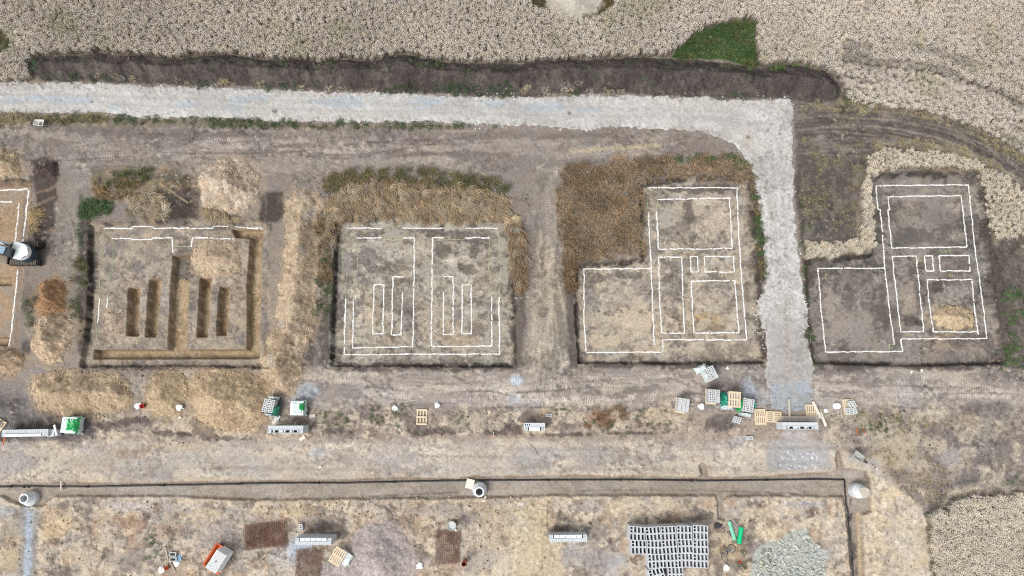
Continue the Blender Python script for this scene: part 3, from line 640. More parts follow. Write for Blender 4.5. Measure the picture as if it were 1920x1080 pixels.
# scarp under the block walls
for q in (([(200,812),(340,816),(520,812),(640,806),(860,808),(960,800),(1100,806),(1200,802),(1300,803)], .35),):
    for a_, b_ in zip(q[0][:-1], q[0][1:]):
        pass
base_y = np.interp(PX, [-118, 60, 200, 340, 520, 640, 860, 960, 1100, 1200, 1330, 1440, 1560], [825, 825, 815, 812, 814, 808, 812, 808, 808, 803, 806, 812, 815])
drop = .30 * sstep(-4, 4, PY - base_y + 14 * (n3 - .5)) * (1 - sstep(1480, 1600, PX)) * (1 - sstep(830, 900, PY))
H -= drop
# fade the relief out at the border of the detailed area
edge = np.minimum(np.minimum(PX - X0, X1 - PX), np.minimum(PY - Y0, Y1 - PY))
H *= sstep(0, 30, edge)

def hat(px, py):
    """ground height under photo position"""
    i = min(max((px - X0) / PITCH, 0), NX - 2); j = min(max((py - Y0) / PITCH, 0), NY - 2)
    i0, j0 = int(i), int(j); fi, fj = i - i0, j - j0
    return float(H[j0, i0] * (1 - fi) * (1 - fj) + H[j0, i0 + 1] * fi * (1 - fj) + H[j0 + 1, i0] * (1 - fi) * fj + H[j0 + 1, i0 + 1] * fi * fj)
def hat_np(px, py, A=None):
    A = H if A is None else A
    i = np.clip((px - X0) / PITCH, 0, NX - 1.001); j = np.clip((py - Y0) / PITCH, 0, NY - 1.001)
    i0 = i.astype(int); j0 = j.astype(int); fi = i - i0; fj = j - j0
    return A[j0, i0] * (1 - fi) * (1 - fj) + A[j0, i0 + 1] * fi * (1 - fj) + A[j0 + 1, i0] * (1 - fi) * fj + A[j0 + 1, i0 + 1] * fi * fj

# ------------------------------------------------------------------ ground materials
def ground_mat(name, rough=0.95, amp=0.5, fine=22.0, bump=0.25):
    m = bpy.data.materials.new(name); m.use_nodes = True
    nt = m.node_tree; n = nt.nodes; l = nt.links
    bs = n["Principled BSDF"]
    at = n.new("ShaderNodeAttribute"); at.attribute_name = "soil"
    tc = n.new("ShaderNodeTexCoord")
    a = n.new("ShaderNodeTexNoise"); a.inputs["Scale"].default_value = fine; a.inputs["Detail"].default_value = 3
    b = n.new("ShaderNodeTexNoise"); b.inputs["Scale"].default_value = 5.0; b.inputs["Detail"].default_value = 4
    l.new(tc.outputs["Object"], a.inputs["Vector"]); l.new(tc.outputs["Object"], b.inputs["Vector"])
    ra = n.new("ShaderNodeMapRange"); ra.inputs[1].default_value = .3; ra.inputs[2].default_value = .7
    ra.inputs[3].default_value = 1 - amp / 2; ra.inputs[4].default_value = 1 + amp / 2
    rb = n.new("ShaderNodeMapRange"); rb.inputs[1].default_value = .3; rb.inputs[2].default_value = .7
    rb.inputs[3].default_value = 1 - amp / 3; rb.inputs[4].default_value = 1 + amp / 3
    l.new(a.outputs[0], ra.inputs[0]); l.new(b.outputs[0], rb.inputs[0])
    mu = n.new("ShaderNodeMath"); mu.operation = 'MULTIPLY'
    l.new(ra.outputs[0], mu.inputs[0]); l.new(rb.outputs[0], mu.inputs[1])
    sc = n.new("ShaderNodeVectorMath"); sc.operation = 'SCALE'
    l.new(at.outputs["Color"], sc.inputs[0]); l.new(mu.outputs[0], sc.inputs["Scale"])
    l.new(sc.outputs[0], bs.inputs["Base Color"])
    bs.inputs["Roughness"].default_value = rough
    bs.inputs["Specular IOR Level"].default_value = 0.15
    bp = n.new("ShaderNodeBump"); bp.inputs["Strength"].default_value = bump; bp.inputs["Distance"].default_value = .05
    l.new(a.outputs[0], bp.inputs["Height"]); l.new(bp.outputs[0], bs.inputs["Normal"])
    return m
M_SOIL = ground_mat("soil", .95, .42, 15.0, .5)
M_GRAVEL = ground_mat("crushed_stone", .95, .30, 14.0, .3)
M_HEAP = ground_mat("spoil", .95, .6, 12.0, .5)

# pits are cut out of the ground sheet and built as sheets of their own
pit_any = pit_id >= 0
def grow_keep(mask):
    """cells that touch the mask: complement partition on cells"""
    return mask
cellpit = np.full((NY - 1, NX - 1), -1, np.int8)
cp = np.maximum(np.maximum(pit_id[:-1, :-1], pit_id[1:, :-1]), np.maximum(pit_id[:-1, 1:], pit_id[1:, 1:]))
def grid_cells(name, cellmask, Z, colr, mat, **props):
    jj, ii = np.nonzero(cellmask)
    a = jj * NX + ii
    quads = np.stack([a, a + NX, a + NX + 1, a + 1], 1)
    used, inv = np.unique(quads, return_inverse=True)
    quads = inv.reshape(-1, 4).astype(np.int32)
    vj, vi = used // NX, used % NX
    co = np.empty((len(used), 3), np.float32)
    wx, wy = W(gx[vi], gy[vj]); co[:, 0] = wx; co[:, 1] = wy; co[:, 2] = Z[vj, vi]
    me = bpy.data.meshes.new(name)
    me.vertices.add(len(used)); me.vertices.foreach_set("co", co.ravel())
    me.loops.add(quads.size); me.loops.foreach_set("vertex_index", quads.ravel())
    me.polygons.add(len(quads)); me.polygons.foreach_set("loop_start", np.arange(len(quads), dtype=np.int32) * 4)
    me.polygons.foreach_set("use_smooth", np.ones(len(quads), bool))
    at = me.color_attributes.new("soil", 'FLOAT_COLOR', 'POINT')
    cc = np.ones((len(used), 4), np.float32); cc[:, :3] = np.clip(colr[vj, vi], 0.004, .85)
    at.data.foreach_set("color", cc.ravel())
    me.materials.append(mat); me.update(calc_edges=True)
    o = bpy.data.objects.new(name, me); COL.objects.link(o)
    for k, v in props.items(): o[k] = v
    return o
def outer_ring():
    """the plain land beyond the detailed area, out to the horizon"""
    inn = [W(X0, Y1), W(X1, Y1), W(X1, Y0), W(X0, Y0)]
    big = [(-1500, -1500), (1500, -1500), (1500, 1500), (-1500, 1500)]
    vv = [(x, y, -.01) for x, y in inn] + [(x, y, -.01) for x, y in big]
    ff = [(k, 4 + k, 4 + (k + 1) % 4, (k + 1) % 4) for k in range(4)]
    me = bpy.data.meshes.new("countryside"); me.from_pydata(vv, [], ff)
    at = me.color_attributes.new("soil", 'FLOAT_COLOR', 'POINT')
    col = seen(168,156,134)
    for d in at.data: d.color = (*[float(v) for v in col], 1)
    me.materials.append(M_SOIL)
    o = bpy.data.objects.new("countryside", me); COL.objects.link(o); o["kind"] = "structure"
    o["label"] = "straw coloured farmland reaching to the horizon"
grid_cells("ground", cp < 0, H, C, M_SOIL, kind="structure", label="bare grey brown and sandy soil of the building site")
outer_ring()
PLOT_LABEL = ["sandy house plot cut by the excavator at the left edge", "house plot with open foundation trenches dug into clay",
              "square levelled house plot with symmetrical chalk lines", "L-shaped levelled plot beside dry brown grass", "L-shaped dark plot right of the gravel road"]
for i in range(5):
    grid_cells("house_plot", cp == i, H, C, M_SOIL, kind="structure", label=PLOT_LABEL[i])

# ------------------------------------------------------------------ gravel road laid on the ground
wr = win(*bb(ROAD), 20)
sd = poly_sd(PX, PY, ROAD) + 5.0 * (fbm(PX, PY, 9, 501, 3) - .5) * 2
RC = np.empty_like(C); RC[:] = seen(208,204,197)
_C = C; C = RC
mottle(ROAD, (188,184,180), .6, 40, .54, .08, 4)
mottle(ROAD, (222,220,216), .6, 16, .55, .06, 2)
for q in ((90,186,60,10),(150,190,55,12),(20,188,30,8),(215,200,12,9),(345,196,34,8),(445,190,22,14),(470,185,50,9),(440,205,22,12),(600,190,40,8),(660,190,50,12),(795,195,30,14),(820,190,30,9),(930,196,30,10),(1040,200,26,12),(1010,200,40,12),(1100,205,34,8),(640,198,60,8)):
    s, m = bmask(q[0], q[1], q[2], q[3], 0, .6, .7, 20); mixc(s, m, seen(186,198,207), .75)
for q in ((280,196,60,12),(560,206,60,8),(720,206,60,12),(1200,206,80,14),(900,212,60,8)):
    s, m = bmask(q[0], q[1], q[2], q[3], 0, .7, .6, 20); mixc(s, m, seen(212,209,206), .6)
s, m = pmask([(1436,600),(1520,600),(1524,775),(1436,775)], 30, 14); mixc(s, m, seen(184,180,175), .8)
s, m = pmask([(1440,715),(1524,715),(1524,775),(1440,775)], 12, 8); mixc(s, m, seen(178,188,196), .85)
mottle([(1436,640),(1520,640),(1524,775),(1436,775)], (162,154,146), .5, 18, .56)
s, m = smask([(1475,560),(1478,700)], 14, 12, 6); mixc(s, m, seen(184,174,164), .6)
s, m = bmask(1400, 256, 16, 22, 0, .7, .6); mixc(s, m, seen(204,190,172), .7)
s, m = bmask(1404, 258, 5, 7, -.6, .6, .8, 6); mixc(s, m, seen(96,88,80), .8)
for q in ((1288,258,1),(1462,250,2),(945,196,1),(1230,234,2),(925,186,2),(902,190,2),(660,182,1.6),(1068,213,4),(172,192,2),(516,208,5)):
    s, m = bmask(q[0], q[1], q[2] + 1.5, q[2] + .6, 0, .6, .6, 4); mixc(s, m, seen(120,110,104), .8)
for off in (-9, 9):
    s, m = smask(curve([(-118,182+off*.8),(200,188+off*.8),(640,200+off*.8),(1000,209+off*.8),(1300,214+off*.8),(1400,225+off),(1448+off,262),(1458+off,330),(1464+off,450),(1474+off,600),(1480+off,760)]), 6, 4, 4, 20)
    mixc(s, m, seen(190,185,179), .45)
s, m = smask(curve([(1260,240),(1340,248),(1400,275),(1432,330),(1450,420)]), 10, 6, 5, 16); mixc(s, m, seen(182,172,162), .5)
C = _C
edge_m = 1 - sstep(0, 16, sd)
g1 = fbm(PX, PY, 4.2, 511, 1); g2 = fbm(PX, PY, 3.9, 521, 1)
stonem = np.clip(edge_m + .35 + .6 * sstep(1380, 1440, PX) * (1 - sstep(560, 640, PY)), 0, 1)
RC *= (1 + .34 * (g1 - .5) * stonem)[..., None]
RC *= (1 - .30 * sstep(.72, .8, g2) * stonem)[..., None]
RC *= (1 + .14 * (fbm(PX, PY, 50, 531, 3) - .5))[..., None]
RC *= (1 + .04 * (np.random.default_rng(5).random(PX.shape, dtype=np.float32) - .5))[..., None]
RZ = H + .05 * sstep(-2, 3, sd) - .03 + .022 * (g1 - .5) * stonem
cell = (sd[:-1, :-1] > -1.5) & (sd[1:, 1:] > -1.5)
inb = (PX[:-1, :-1] > X0 - 1)
grid_cells("gravel_road", cell & inb, RZ, RC, M_GRAVEL, kind="structure", label="pale crushed stone access road with bluish patches")
road_sd = sd

# ------------------------------------------------------------------ soil bank and spoil heaps
def heap(name, P, hgt, col, power=.8, rag=11, rs=18, lump=.30, mott=None, kind=None, label=None, cat=None, group=None, mat=None, z0=True):
    w_ = win(*bb(P), 16)
    x, y = PX[w_], PY[w_]
    sd0 = poly_sd(x, y, P)
    sdr = sd0 + rag * 1.6 * (fbm(x, y, rs, nseed(), 3) - .5)
    mx = max(float(sd0.max()), 1)
    t = np.clip(sdr / mx, -.5, 1)
    tt = np.clip(t, 0, 1); e = 1.25 * hgt * (.75 * tt ** 1.1 + .25 * sstep(0, 1, tt)) * power
    up = sstep(0, .25, t)
    e = e + up * lump * 2.2 * hgt ** .5 * (fbm(x, y, 26, nseed(), 4) - .5)
    st = fbm(x, y, 5.0, nseed(), 2); e = e + up * .05 * (st - .5)
    Zf = np.full(PX.shape, -1.0, np.float32); Zf[w_] = H[w_] + np.where(sdr > 0, np.maximum(e, .0) + .012, -.06)
    sdf_ = np.full(PX.shape, -99.0, np.float32); sdf_[w_] = sdr
    K = np.zeros_like(C); K[:] = seen(min(255, col[0] + 15), col[1] + 10, col[2] + 11, d=.82) if name != 'soil_bank' else seen(*col)
    kk = K[w_]
    soft_ = .3 if name == 'sand_heap' else 1.0
    kk *= (1 + .32 * soft_ * (fbm(x, y, 24, nseed(), 3) - .5))[..., None]
    patchy = .35 + .9 * sstep(.46, .6, fbm(x, y, 34, nseed(), 3))
    kk *= (1 + .55 * soft_ * patchy * (st - .5))[..., None]
    sp = fbm(x, y, 4.4, nseed(), 1)
    kk *= (1 + soft_ * patchy * (.30 * sstep(.74, .84, sp) - .34 * sstep(.76, .86, 1 - sp)))[..., None]
    kk *= (1 + .05 * (np.random.default_rng(len(P) * 31).random(x.shape, dtype=np.float32) - .5))[..., None]
    if mott:
        for (mc, a, sc, th) in mott:
            m = sstep(th - .05, th + .05, fbm(x, y, sc, nseed(), 4))[..., None] * a
            kk[:] = kk * (1 - m) + seen(*mc) * m
    bl = sstep(0, 4.5, sdr + 7 * (fbm(x, y, 7, nseed(), 2) - .5))[..., None]
    kk[:] = C[w_] * (1 - bl) + kk * bl
    K[w_] = kk
    cell = np.zeros((NY - 1, NX - 1), bool)
    mxc = np.maximum(np.maximum(sdf_[:-1, :-1], sdf_[1:, :-1]), np.maximum(sdf_[:-1, 1:], sdf_[1:, 1:]))
    cell = mxc > 0
    props = {}
    if kind: props["kind"] = kind
    if label: props["label"] = label
    if cat: props["category"] = cat
    if group: props["group"] = group
    return grid_cells(name, cell, Zf, K, mat or M_HEAP, **props), (P, Zf)
TOPZ = H.copy()
def add_top(r):
    Zf = r[1][1]; np.maximum(TOPZ, Zf, out=TOPZ)
add_top(heap("soil_bank", BANK, 1.1, (88,80,76), 1.0, 5, 20, .34, [((116,106,98), .6, 30, .6), ((66,58,54), .5, 16, .6), ((120,112,106), .5, 9, .7)], kind="structure", label="long dark topsoil bank between the wheat and the gravel road"))
HL = {
 'top': ("pale stony spoil heap above the plot with trenches", [((226,214,196), .6, 9, .6), ((160,138,110), .5, 20, .58)]),
 'inner': ("tan spoil heap standing inside the plot between the trenches", [((206,190,160), .5, 8, .62)]),
 'side': ("small low tan spoil heap left of the first foundation trench", None),
 'ridge': ("long tan spoil ridge between the two square plots", [((206,188,158), .5, 30, .55), ((150,128,98), .5, 22, .6), ((186,180,172), .5, 40, .64)]),
 'brown': ("rusty brown spoil heap right of the excavator", [((186,146,100), .5, 12, .6), ((120,88,60), .5, 16, .6)]),
 'mid': ("tan spoil heap just below the rusty brown heap", [((208,188,156), .5, 10, .6)]),
 'low1': ("wide tan spoil heap above the green wrapped pallet", [((204,182,146), .5, 24, .56), ((150,126,94), .5, 18, .6)]),
 'low2': ("tan spoil heap between the two white sacks", [((202,180,142), .5, 24, .56), ((150,124,92), .4, 18, .6)]),
 'low3': ("biggest tan spoil heap below the plot with trenches", [((204,182,144), .5, 30, .55), ((152,126,92), .5, 20, .6)]),
 'edge1': ("tan spoil heap at the picture edge above the first plot", [((206,186,152), .5, 10, .6)]),
 'edge2': ("tan spoil heap at the picture edge below the first plot", [((210,180,140), .5, 10, .6)]),
 'pit4': ("small yellowish sand heap inside the L-shaped dark plot", [((212,192,156), .5, 12, .58), ((166,140,104), .4, 9, .62)]),
 'dark': ("small mound of black topsoil above the excavator", [((58,50,46), .6, 8, .55)]),
 'sand': ("heap of grey mauve sand beside the pallet on cement bags", [((184,174,168), .5, 40, .5), ((150,138,132), .4, 22, .6)]),
}
for k, (P, hg, col) in HEAPS.items():
    lb, mo = HL[k]
    z = PZ if k in ('inner', 'side', 'pit4') else 0
    add_top(heap("sand_heap" if k in ('sand', 'pit4') else "spoil_heap", low(P, z), hg, col, lump=.02 if k == 'sand' else .12, mott=mo, label=lb, cat="heap", group="spoil heaps along the plots" if k not in ('sand', 'pit4', 'dark') else None))
print("ground done")
# ------------------------------------------------------------------ scattered growth and stones (uncountable: kind = stuff)
def inst_mat(name, rough=.8, trans=0.0, var=.25, sheen=False):
    m = bpy.data.materials.new(name); m.use_nodes = True
    nt = m.node_tree; n = nt.nodes; l = nt.links
    bs = n["Principled BSDF"]
    at = n.new("ShaderNodeAttribute"); at.attribute_type = 'INSTANCER'; at.attribute_name = "icol"
    vc = n.new("ShaderNodeAttribute"); vc.attribute_name = "tone"
    mx = n.new("ShaderNodeVectorMath"); mx.operation = 'MULTIPLY'
    l.new(at.outputs["Vector"], mx.inputs[0]); l.new(vc.outputs["Vector"], mx.inputs[1])
    tc = n.new("ShaderNodeTexCoord")
    no = n.new("ShaderNodeTexNoise"); no.inputs["Scale"].default_value = 9
    l.new(tc.outputs["Object"], no.inputs["Vector"])
    mr = n.new("ShaderNodeMapRange"); mr.inputs[1].default_value = .3; mr.inputs[2].default_value = .7
    mr.inputs[3].default_value = 1 - var; mr.inputs[4].default_value = 1 + var
    l.new(no.outputs[0], mr.inputs[0])
    sc = n.new("ShaderNodeVectorMath"); sc.operation = 'SCALE'
    l.new(mx.outputs[0], sc.inputs[0]); l.new(mr.outputs[0], sc.inputs["Scale"])
    l.new(sc.outputs[0], bs.inputs["Base Color"])
    bs.inputs["Roughness"].default_value = rough
    bs.inputs["Specular IOR Level"].default_value = .2
    return m
M_WHEAT = inst_mat("wheat_straw"); M_LEAF = inst_mat("leaf", .6); M_STONE = inst_mat("stone", .9)

def proto_mesh(name, v, f, tones, mat):
    me = bpy.data.meshes.new(name); me.from_pydata(v, [], f)
    at = me.color_attributes.new("tone", 'FLOAT_COLOR', 'POINT')
    a = np.ones((len(v), 4), np.float32); a[:, :3] = np.array(tones, np.float32).reshape(-1, 3)
    at.data.foreach_set("color", a.ravel())
    me.materials.append(mat); me.update()
    return bpy.data.objects.new(name, me)
def proto_collection(name, objs):
    c = bpy.data.collections.new(name)
    for o in objs: c.objects.link(o)
    return c

def ribbon(v, f, t, pts, wid, tone, up=(0, 0, 1)):
    """flat blade along points, width per point"""
    b = len(v)
    for i, p in enumerate(pts):
        q = pts[min(i + 1, len(pts) - 1)]; o = pts[max(i - 1, 0)]
        dx, dy = q[0] - o[0], q[1] - o[1]
        L = math.hypot(dx, dy) or 1.0
        nx, ny = -dy / L, dx / L
        if L < .012: nx, ny = 1, 0
        w = wid[i] / 2
        v.append((p[0] - nx * w, p[1] - ny * w, p[2])); v.append((p[0] + nx * w, p[1] + ny * w, p[2]))
        t += [tone, tone]
    for i in range(len(pts) - 1):
        k = b + 2 * i
        f.append((k, k + 1, k + 3, k + 2))
def wheat_proto(seed, lean=.03, hgt=.78, k=3, P=.084, ears=4, spread=.055):
    """a quarter metre of crop: k x k plants, each a splayed bunch of ears"""
    r = random.Random(seed); v = []; f = []; t = []
    for gi in range(k):
        for gj in range(k):
            x = (gi - (k - 1) / 2) * P; y = (gj - (k - 1) / 2) * P; cx0, cy0 = x, y
            pt = r.choice((.86, .93, .99, 1.04, 1.08)); ph = r.uniform(.8, 1.08) * hgt
            for i in range(ears):
                x = cx0 + r.uniform(-.07, .07); y = cy0 + r.uniform(-.07, .07)
                la = r.uniform(0, 2 * PI); ln = spread * r.uniform(.2, 1.0)
                hx, hy = x + ln * math.cos(la) + lean, y + ln * math.sin(la)
                h = ph * r.uniform(.93, 1.05)
                tn = r.uniform(.90, 1.08) * pt
                tone = (tn, tn * r.uniform(.95, 1.0), tn * r.uniform(.92, 1.02))
                st = tuple(.68 * c for c in tone)
                ribbon(v, f, t, [(x, y, 0), (x * .6 + hx * .4, y * .6 + hy * .4, h * .6), (hx, hy, h)], [.010, .010, .008], st)
                ea = la + r.uniform(-.8, .8) if lean < .1 else r.gauss(0, .5); el = r.uniform(.06, .095); ew = r.uniform(.013, .019)
                ex, ey = math.cos(ea), math.sin(ea)
                p0 = (hx, hy, h); p1 = (hx + ex * el * .5, hy + ey * el * .5, h + .015); p2 = (hx + ex * el, hy + ey * el, h - .025)
                b = len(v)
                v += [p0, (p1[0] - ey * ew, p1[1] + ex * ew, p1[2]), (p1[0], p1[1], p1[2] + ew), (p1[0] + ey * ew, p1[1] - ex * ew, p1[2]), p2]
                t += [tone] * 5
                f += [(b, b+1, b+2), (b, b+2, b+3), (b+4, b+2, b+1), (b+4, b+3, b+2)]
                if i < 2:
                    ba = r.uniform(0, 2 * PI); bl = r.uniform(.08, .14); z = h * r.uniform(.35, .7)
                    ribbon(v, f, t, [(hx, hy, z), (hx + bl * .6 * math.cos(ba), hy + bl * .6 * math.sin(ba), z + .03), (hx + bl * math.cos(ba), hy + bl * math.sin(ba), z - .06)], [.010, .012, .003], tuple(.75 * c for c in tone))
    return proto_mesh("wheat_tuft", v, f, t, M_WHEAT)
def grass_proto(seed, n=42, R=.18, L=(.25, .5), hgt=.38, lean=0.0, wid=.020):
    r = random.Random(seed); v = []; f = []; t = []
    for i in range(n):
        a = r.uniform(0, 2 * PI); d = R * math.sqrt(r.random())
        x, y = d * math.cos(a), d * math.sin(a)
        ba = a + r.uniform(-.8, .8)
        if lean: ba = r.gauss(0, .3)
        l = r.uniform(*L); h = hgt * r.uniform(.6, 1.1)
        dx, dy = math.cos(ba) * l, math.sin(ba) * l
        tn = r.uniform(.78, 1.15) if not lean else r.choice((.6, .85, 1.0, 1.2, 1.35))
        ribbon(v, f, t, [(x, y, 0), (x + dx * .3, y + dy * .3, h * .75), (x + dx * .7, y + dy * .7, h), (x + dx, y + dy, h * .75)], [wid, wid, wid * .8, .003], (tn, tn, tn * r.uniform(.85, 1)))
    return proto_mesh("grass_tuft", v, f, t, M_WHEAT)
def weed_proto(seed, n=46, R=.24, hgt=.35, leaf=(.05, .11)):
    r = random.Random(seed); v = []; f = []; t = []
    for i in range(n):
        a = r.uniform(0, 2 * PI); d = R * math.sqrt(r.random()) * r.uniform(.4, 1.1)
        z = hgt * r.uniform(.15, 1) * (1 - .6 * (d / R) ** 2)
        x, y = d * math.cos(a), d * math.sin(a)
        ba = a + r.uniform(-1, 1); l = r.uniform(*leaf)
        tn = r.uniform(.55, 1.4)
        ribbon(v, f, t, [(x, y, z), (x + l * .5 * math.cos(ba), y + l * .5 * math.sin(ba), z + r.uniform(0, .03)), (x + l * math.cos(ba), y + l * math.sin(ba), z - r.uniform(0, .04))], [.012, l * .5, .006], (tn, tn, tn))
    return proto_mesh("weed_leaves", v, f, t, M_LEAF)
def stone_proto(seed, flat=.6):
    r = random.Random(seed)
    t_ = (1 + 5 ** .5) / 2
    V = [(-1,t_,0),(1,t_,0),(-1,-t_,0),(1,-t_,0),(0,-1,t_),(0,1,t_),(0,-1,-t_),(0,1,-t_),(t_,0,-1),(t_,0,1),(-t_,0,-1),(-t_,0,1)]
    F = [(0,11,5),(0,5,1),(0,1,7),(0,7,10),(0,10,11),(1,5,9),(5,11,4),(11,10,2),(10,7,6),(7,1,8),(3,9,4),(3,4,2),(3,2,6),(3,6,8),(3,8,9),(4,9,5),(2,4,11),(6,2,10),(8,6,7),(9,8,1)]
    sx, sy = r.uniform(.7, 1.2), r.uniform(.6, 1)
    v = []; 
    for p in V:
        k = r.uniform(.72, 1.15) / 3.8
        v.append((p[0] * k * sx, p[1] * k * sy, p[2] * k * flat))
    return proto_mesh("stone", v, F, [(1, 1, 1)] * len(v), M_STONE)

def gn_group(name, coll):
    ng = bpy.data.node_groups.new(name, 'GeometryNodeTree')
    ng.interface.new_socket("Geometry", in_out='INPUT', socket_type='NodeSocketGeometry')
    ng.interface.new_socket("Geometry", in_out='OUTPUT', socket_type='NodeSocketGeometry')
    n = ng.nodes; l = ng.links
    gi = n.new("NodeGroupInput"); go = n.new("NodeGroupOutput")
    ci = n.new("GeometryNodeCollectionInfo"); ci.inputs["Collection"].default_value = coll
    ci.inputs["Separate Children"].default_value = True; ci.inputs["Reset Children"].default_value = True
    ip = n.new("GeometryNodeInstanceOnPoints"); ip.inputs["Pick Instance"].default_value = True
    def attr(nm, ty):
        a = n.new("GeometryNodeInputNamedAttribute"); a.data_type = ty; a.inputs["Name"].default_value = nm; return a.outputs["Attribute"]
    e2r = n.new("FunctionNodeEulerToRotation")
    l.new(attr("rot", 'FLOAT_VECTOR'), e2r.inputs[0])
    l.new(gi.outputs[0], ip.inputs["Points"]); l.new(ci.outputs[0], ip.inputs["Instance"])
    l.new(attr("pick", 'INT'), ip.inputs["Instance Index"]); l.new(e2r.outputs[0], ip.inputs["Rotation"])
    l.new(attr("scl", 'FLOAT_VECTOR'), ip.inputs["Scale"])
    l.new(ip.outputs[0], go.inputs[0])
    return ng
_gn = {}
def scatter(name, coll, px, py, z, rotz, scl, col, tilt=.0, label=None, nproto=4, seed=1, mat=None):
    """px, py photo positions at the ground; z height; col linear rgb"""
    rr = np.random.default_rng(seed)
    N = len(px)
    me = bpy.data.meshes.new(name)
    me.vertices.add(N)
    wx, wy = W(px, py); co = np.stack([wx, wy, z], 1).astype(np.float32)
    me.vertices.foreach_set("co", co.ravel())
    a = me.attributes.new("rot", 'FLOAT_VECTOR', 'POINT')
    rot = np.stack([rr.normal(0, tilt + 1e-6, N), rr.normal(0, tilt + 1e-6, N), rotz * np.ones(N)], 1).astype(np.float32)
    a.data.foreach_set("vector", rot.ravel())
    a = me.attributes.new("scl", 'FLOAT_VECTOR', 'POINT')
    scl = np.asarray(scl, np.float32)
    if scl.ndim == 1: scl = np.stack([scl, scl, scl], 1)
    a.data.foreach_set("vector", scl.astype(np.float32).ravel())
    a = me.attributes.new("icol", 'FLOAT_VECTOR', 'POINT')
    a.data.foreach_set("vector", np.clip(col, .003, .85).astype(np.float32).ravel())
    a = me.attributes.new("pick", 'INT', 'POINT')
    a.data.foreach_set("value", rr.integers(0, nproto, N).astype(np.int32))
    if mat: me.materials.append(mat)
    o = bpy.data.objects.new(name, me); COL.objects.link(o)
    if coll.name not in _gn: _gn[coll.name] = gn_group(coll.name, coll)
    md = o.modifiers.new("scatter", 'NODES'); md.node_group = _gn[coll.name]
    o["kind"] = "stuff"
    if label: o["label"] = label
    return o

def pts_in(poly, per_m2, seed, rag=6, rs=14, inner=0.0, holes=()):
    """jittered points in a polygon; keeps those inside its ragged outline"""
    x0, y0, x1, y1 = bb(poly)
    step = S / math.sqrt(per_m2)
    rr = np.random.default_rng(seed)
    X, Y = np.meshgrid(np.arange(max(x0, X0) - 4, min(x1, X1) + 4, step), np.arange(max(y0, Y0) - 4, min(y1, Y1) + 4, step))
    jt = .42; X = (X + rr.uniform(-jt, jt, X.shape) * step).ravel().astype(np.float32); Y = (Y + rr.uniform(-jt, jt, Y.shape) * step).ravel().astype(np.float32)
    sd = poly_sd(X, Y, poly) + rag * 2.2 * (fbm(X, Y, rs, seed + 3, 3) - .5)
    k = sd > inner
    for h in holes: k &= poly_sd(X, Y, h) + 5 * (fbm(X, Y, 14, seed + 5, 3) - .5) < 0
    k &= (X > X0 + 1) & (X < X1 - 1) & (Y > Y0 + 1) & (Y < Y1 - 1)
    return X[k], Y[k], sd[k]

CW = proto_collection("wheat_tufts", [wheat_proto(i + 1) for i in range(8)])
CWL = proto_collection("leaning_wheat_tufts", [wheat_proto(i + 11, .18, .55, 3, .084, 5, .055) for i in range(6)])
CG = proto_collection("grass_tufts", [grass_proto(i + 21) for i in range(4)])
CGL = proto_collection("leaning_grass_tufts", [grass_proto(i + 31, 30, .16, (.5, 1.0), .30, 1.0, .024) for i in range(4)])
CE = proto_collection("weeds", [weed_proto(i + 41) for i in range(4)])
CS = proto_collection("stones", [stone_proto(i + 51) for i in range(6)])

def colv(base, N, seed, var=.18, warm=.06):
    rr = np.random.default_rng(seed)
    b = np.asarray(base, np.float32).reshape(-1, 3) * np.ones((N, 1), np.float32)
    k = np.exp(rr.normal(0, var, N)).astype(np.float32)[:, None]
    w = rr.normal(0, warm, N).astype(np.float32)
    return b * k * np.stack([1 + w, np.ones(N), 1 - 1.5 * w], 1)

# --- the wheat
WCOL = seen(222, 213, 197, .97)
X, Y, sd = pts_in(FIELD, 19, 101, 5, 12, 0, (HOLE_L, HOLE_T, GREENQ))
N = len(X); rr = np.random.default_rng(5)
big = fbm(X, Y, 130, 601, 3); med = fbm(X, Y, 30, 605, 3)
col = colv(WCOL, N, 61, .045, .02) * (1 + .32 * (big - .5) + .22 * (med - .5))[:, None]
gr = sstep(.62, .74, fbm(X, Y, 60, 611, 3))[:, None] * .4
col = col * (1 - gr) + seen(128, 128, 92) * gr * col.mean() / .2 * 1.0
# sweeping arcs on the right where the crop is laid over
EDGE = [(1500,118),(1560,138),(1585,188),(1610,196),(1660,199),(1720,206),(1800,228),(1855,250),(1920,292),(1985,345),(2060,420)]
de = np.full(X.shape, 1e9, np.float32); al = np.zeros(X.shape, np.float32); acc = 0; th = np.zeros(X.shape, np.float32)
for a_, b_ in zip(EDGE[2:-1], EDGE[3:]):
    d_, t_ = seg_dist(X, Y, a_, b_); q = d_ < de
    de = np.where(q, d_, de); al = np.where(q, acc + t_, al); th = np.where(q, math.atan2(-(b_[1] - a_[1]), b_[0] - a_[0]), th); acc += math.hypot(b_[0] - a_[0], b_[1] - a_[1])
arc = (X > 1570) & (de < 150)
wave = sstep(.52, .68, fbm(de * 1.0 + 9 * fbm(al, de, 60, 625, 2), al * .10, 13, 621, 2)) * arc * (1 - sstep(90, 150, de))
flat = arc & (de < 70)
col = col * (1 - .40 * wave)[:, None]
hz = np.where(flat, .8, 1.0) * rr.uniform(.85, 1.1, N) * (1 - .25 * wave)
rot = np.where(arc, th - .5 + rr.normal(0, .5, N), rr.uniform(-3.1, 3.1, N))
scl = np.stack([rr.uniform(.9, 1.15, N), rr.uniform(.9, 1.15, N), hz], 1)
m = ~flat
scatter("wheat_field", CW, X[m], Y[m], hat_np(X[m], Y[m]), rot[m], scl[m], col[m], .04, "ripe pale wheat field above the soil bank", 8, 1, M_WHEAT)
m = flat
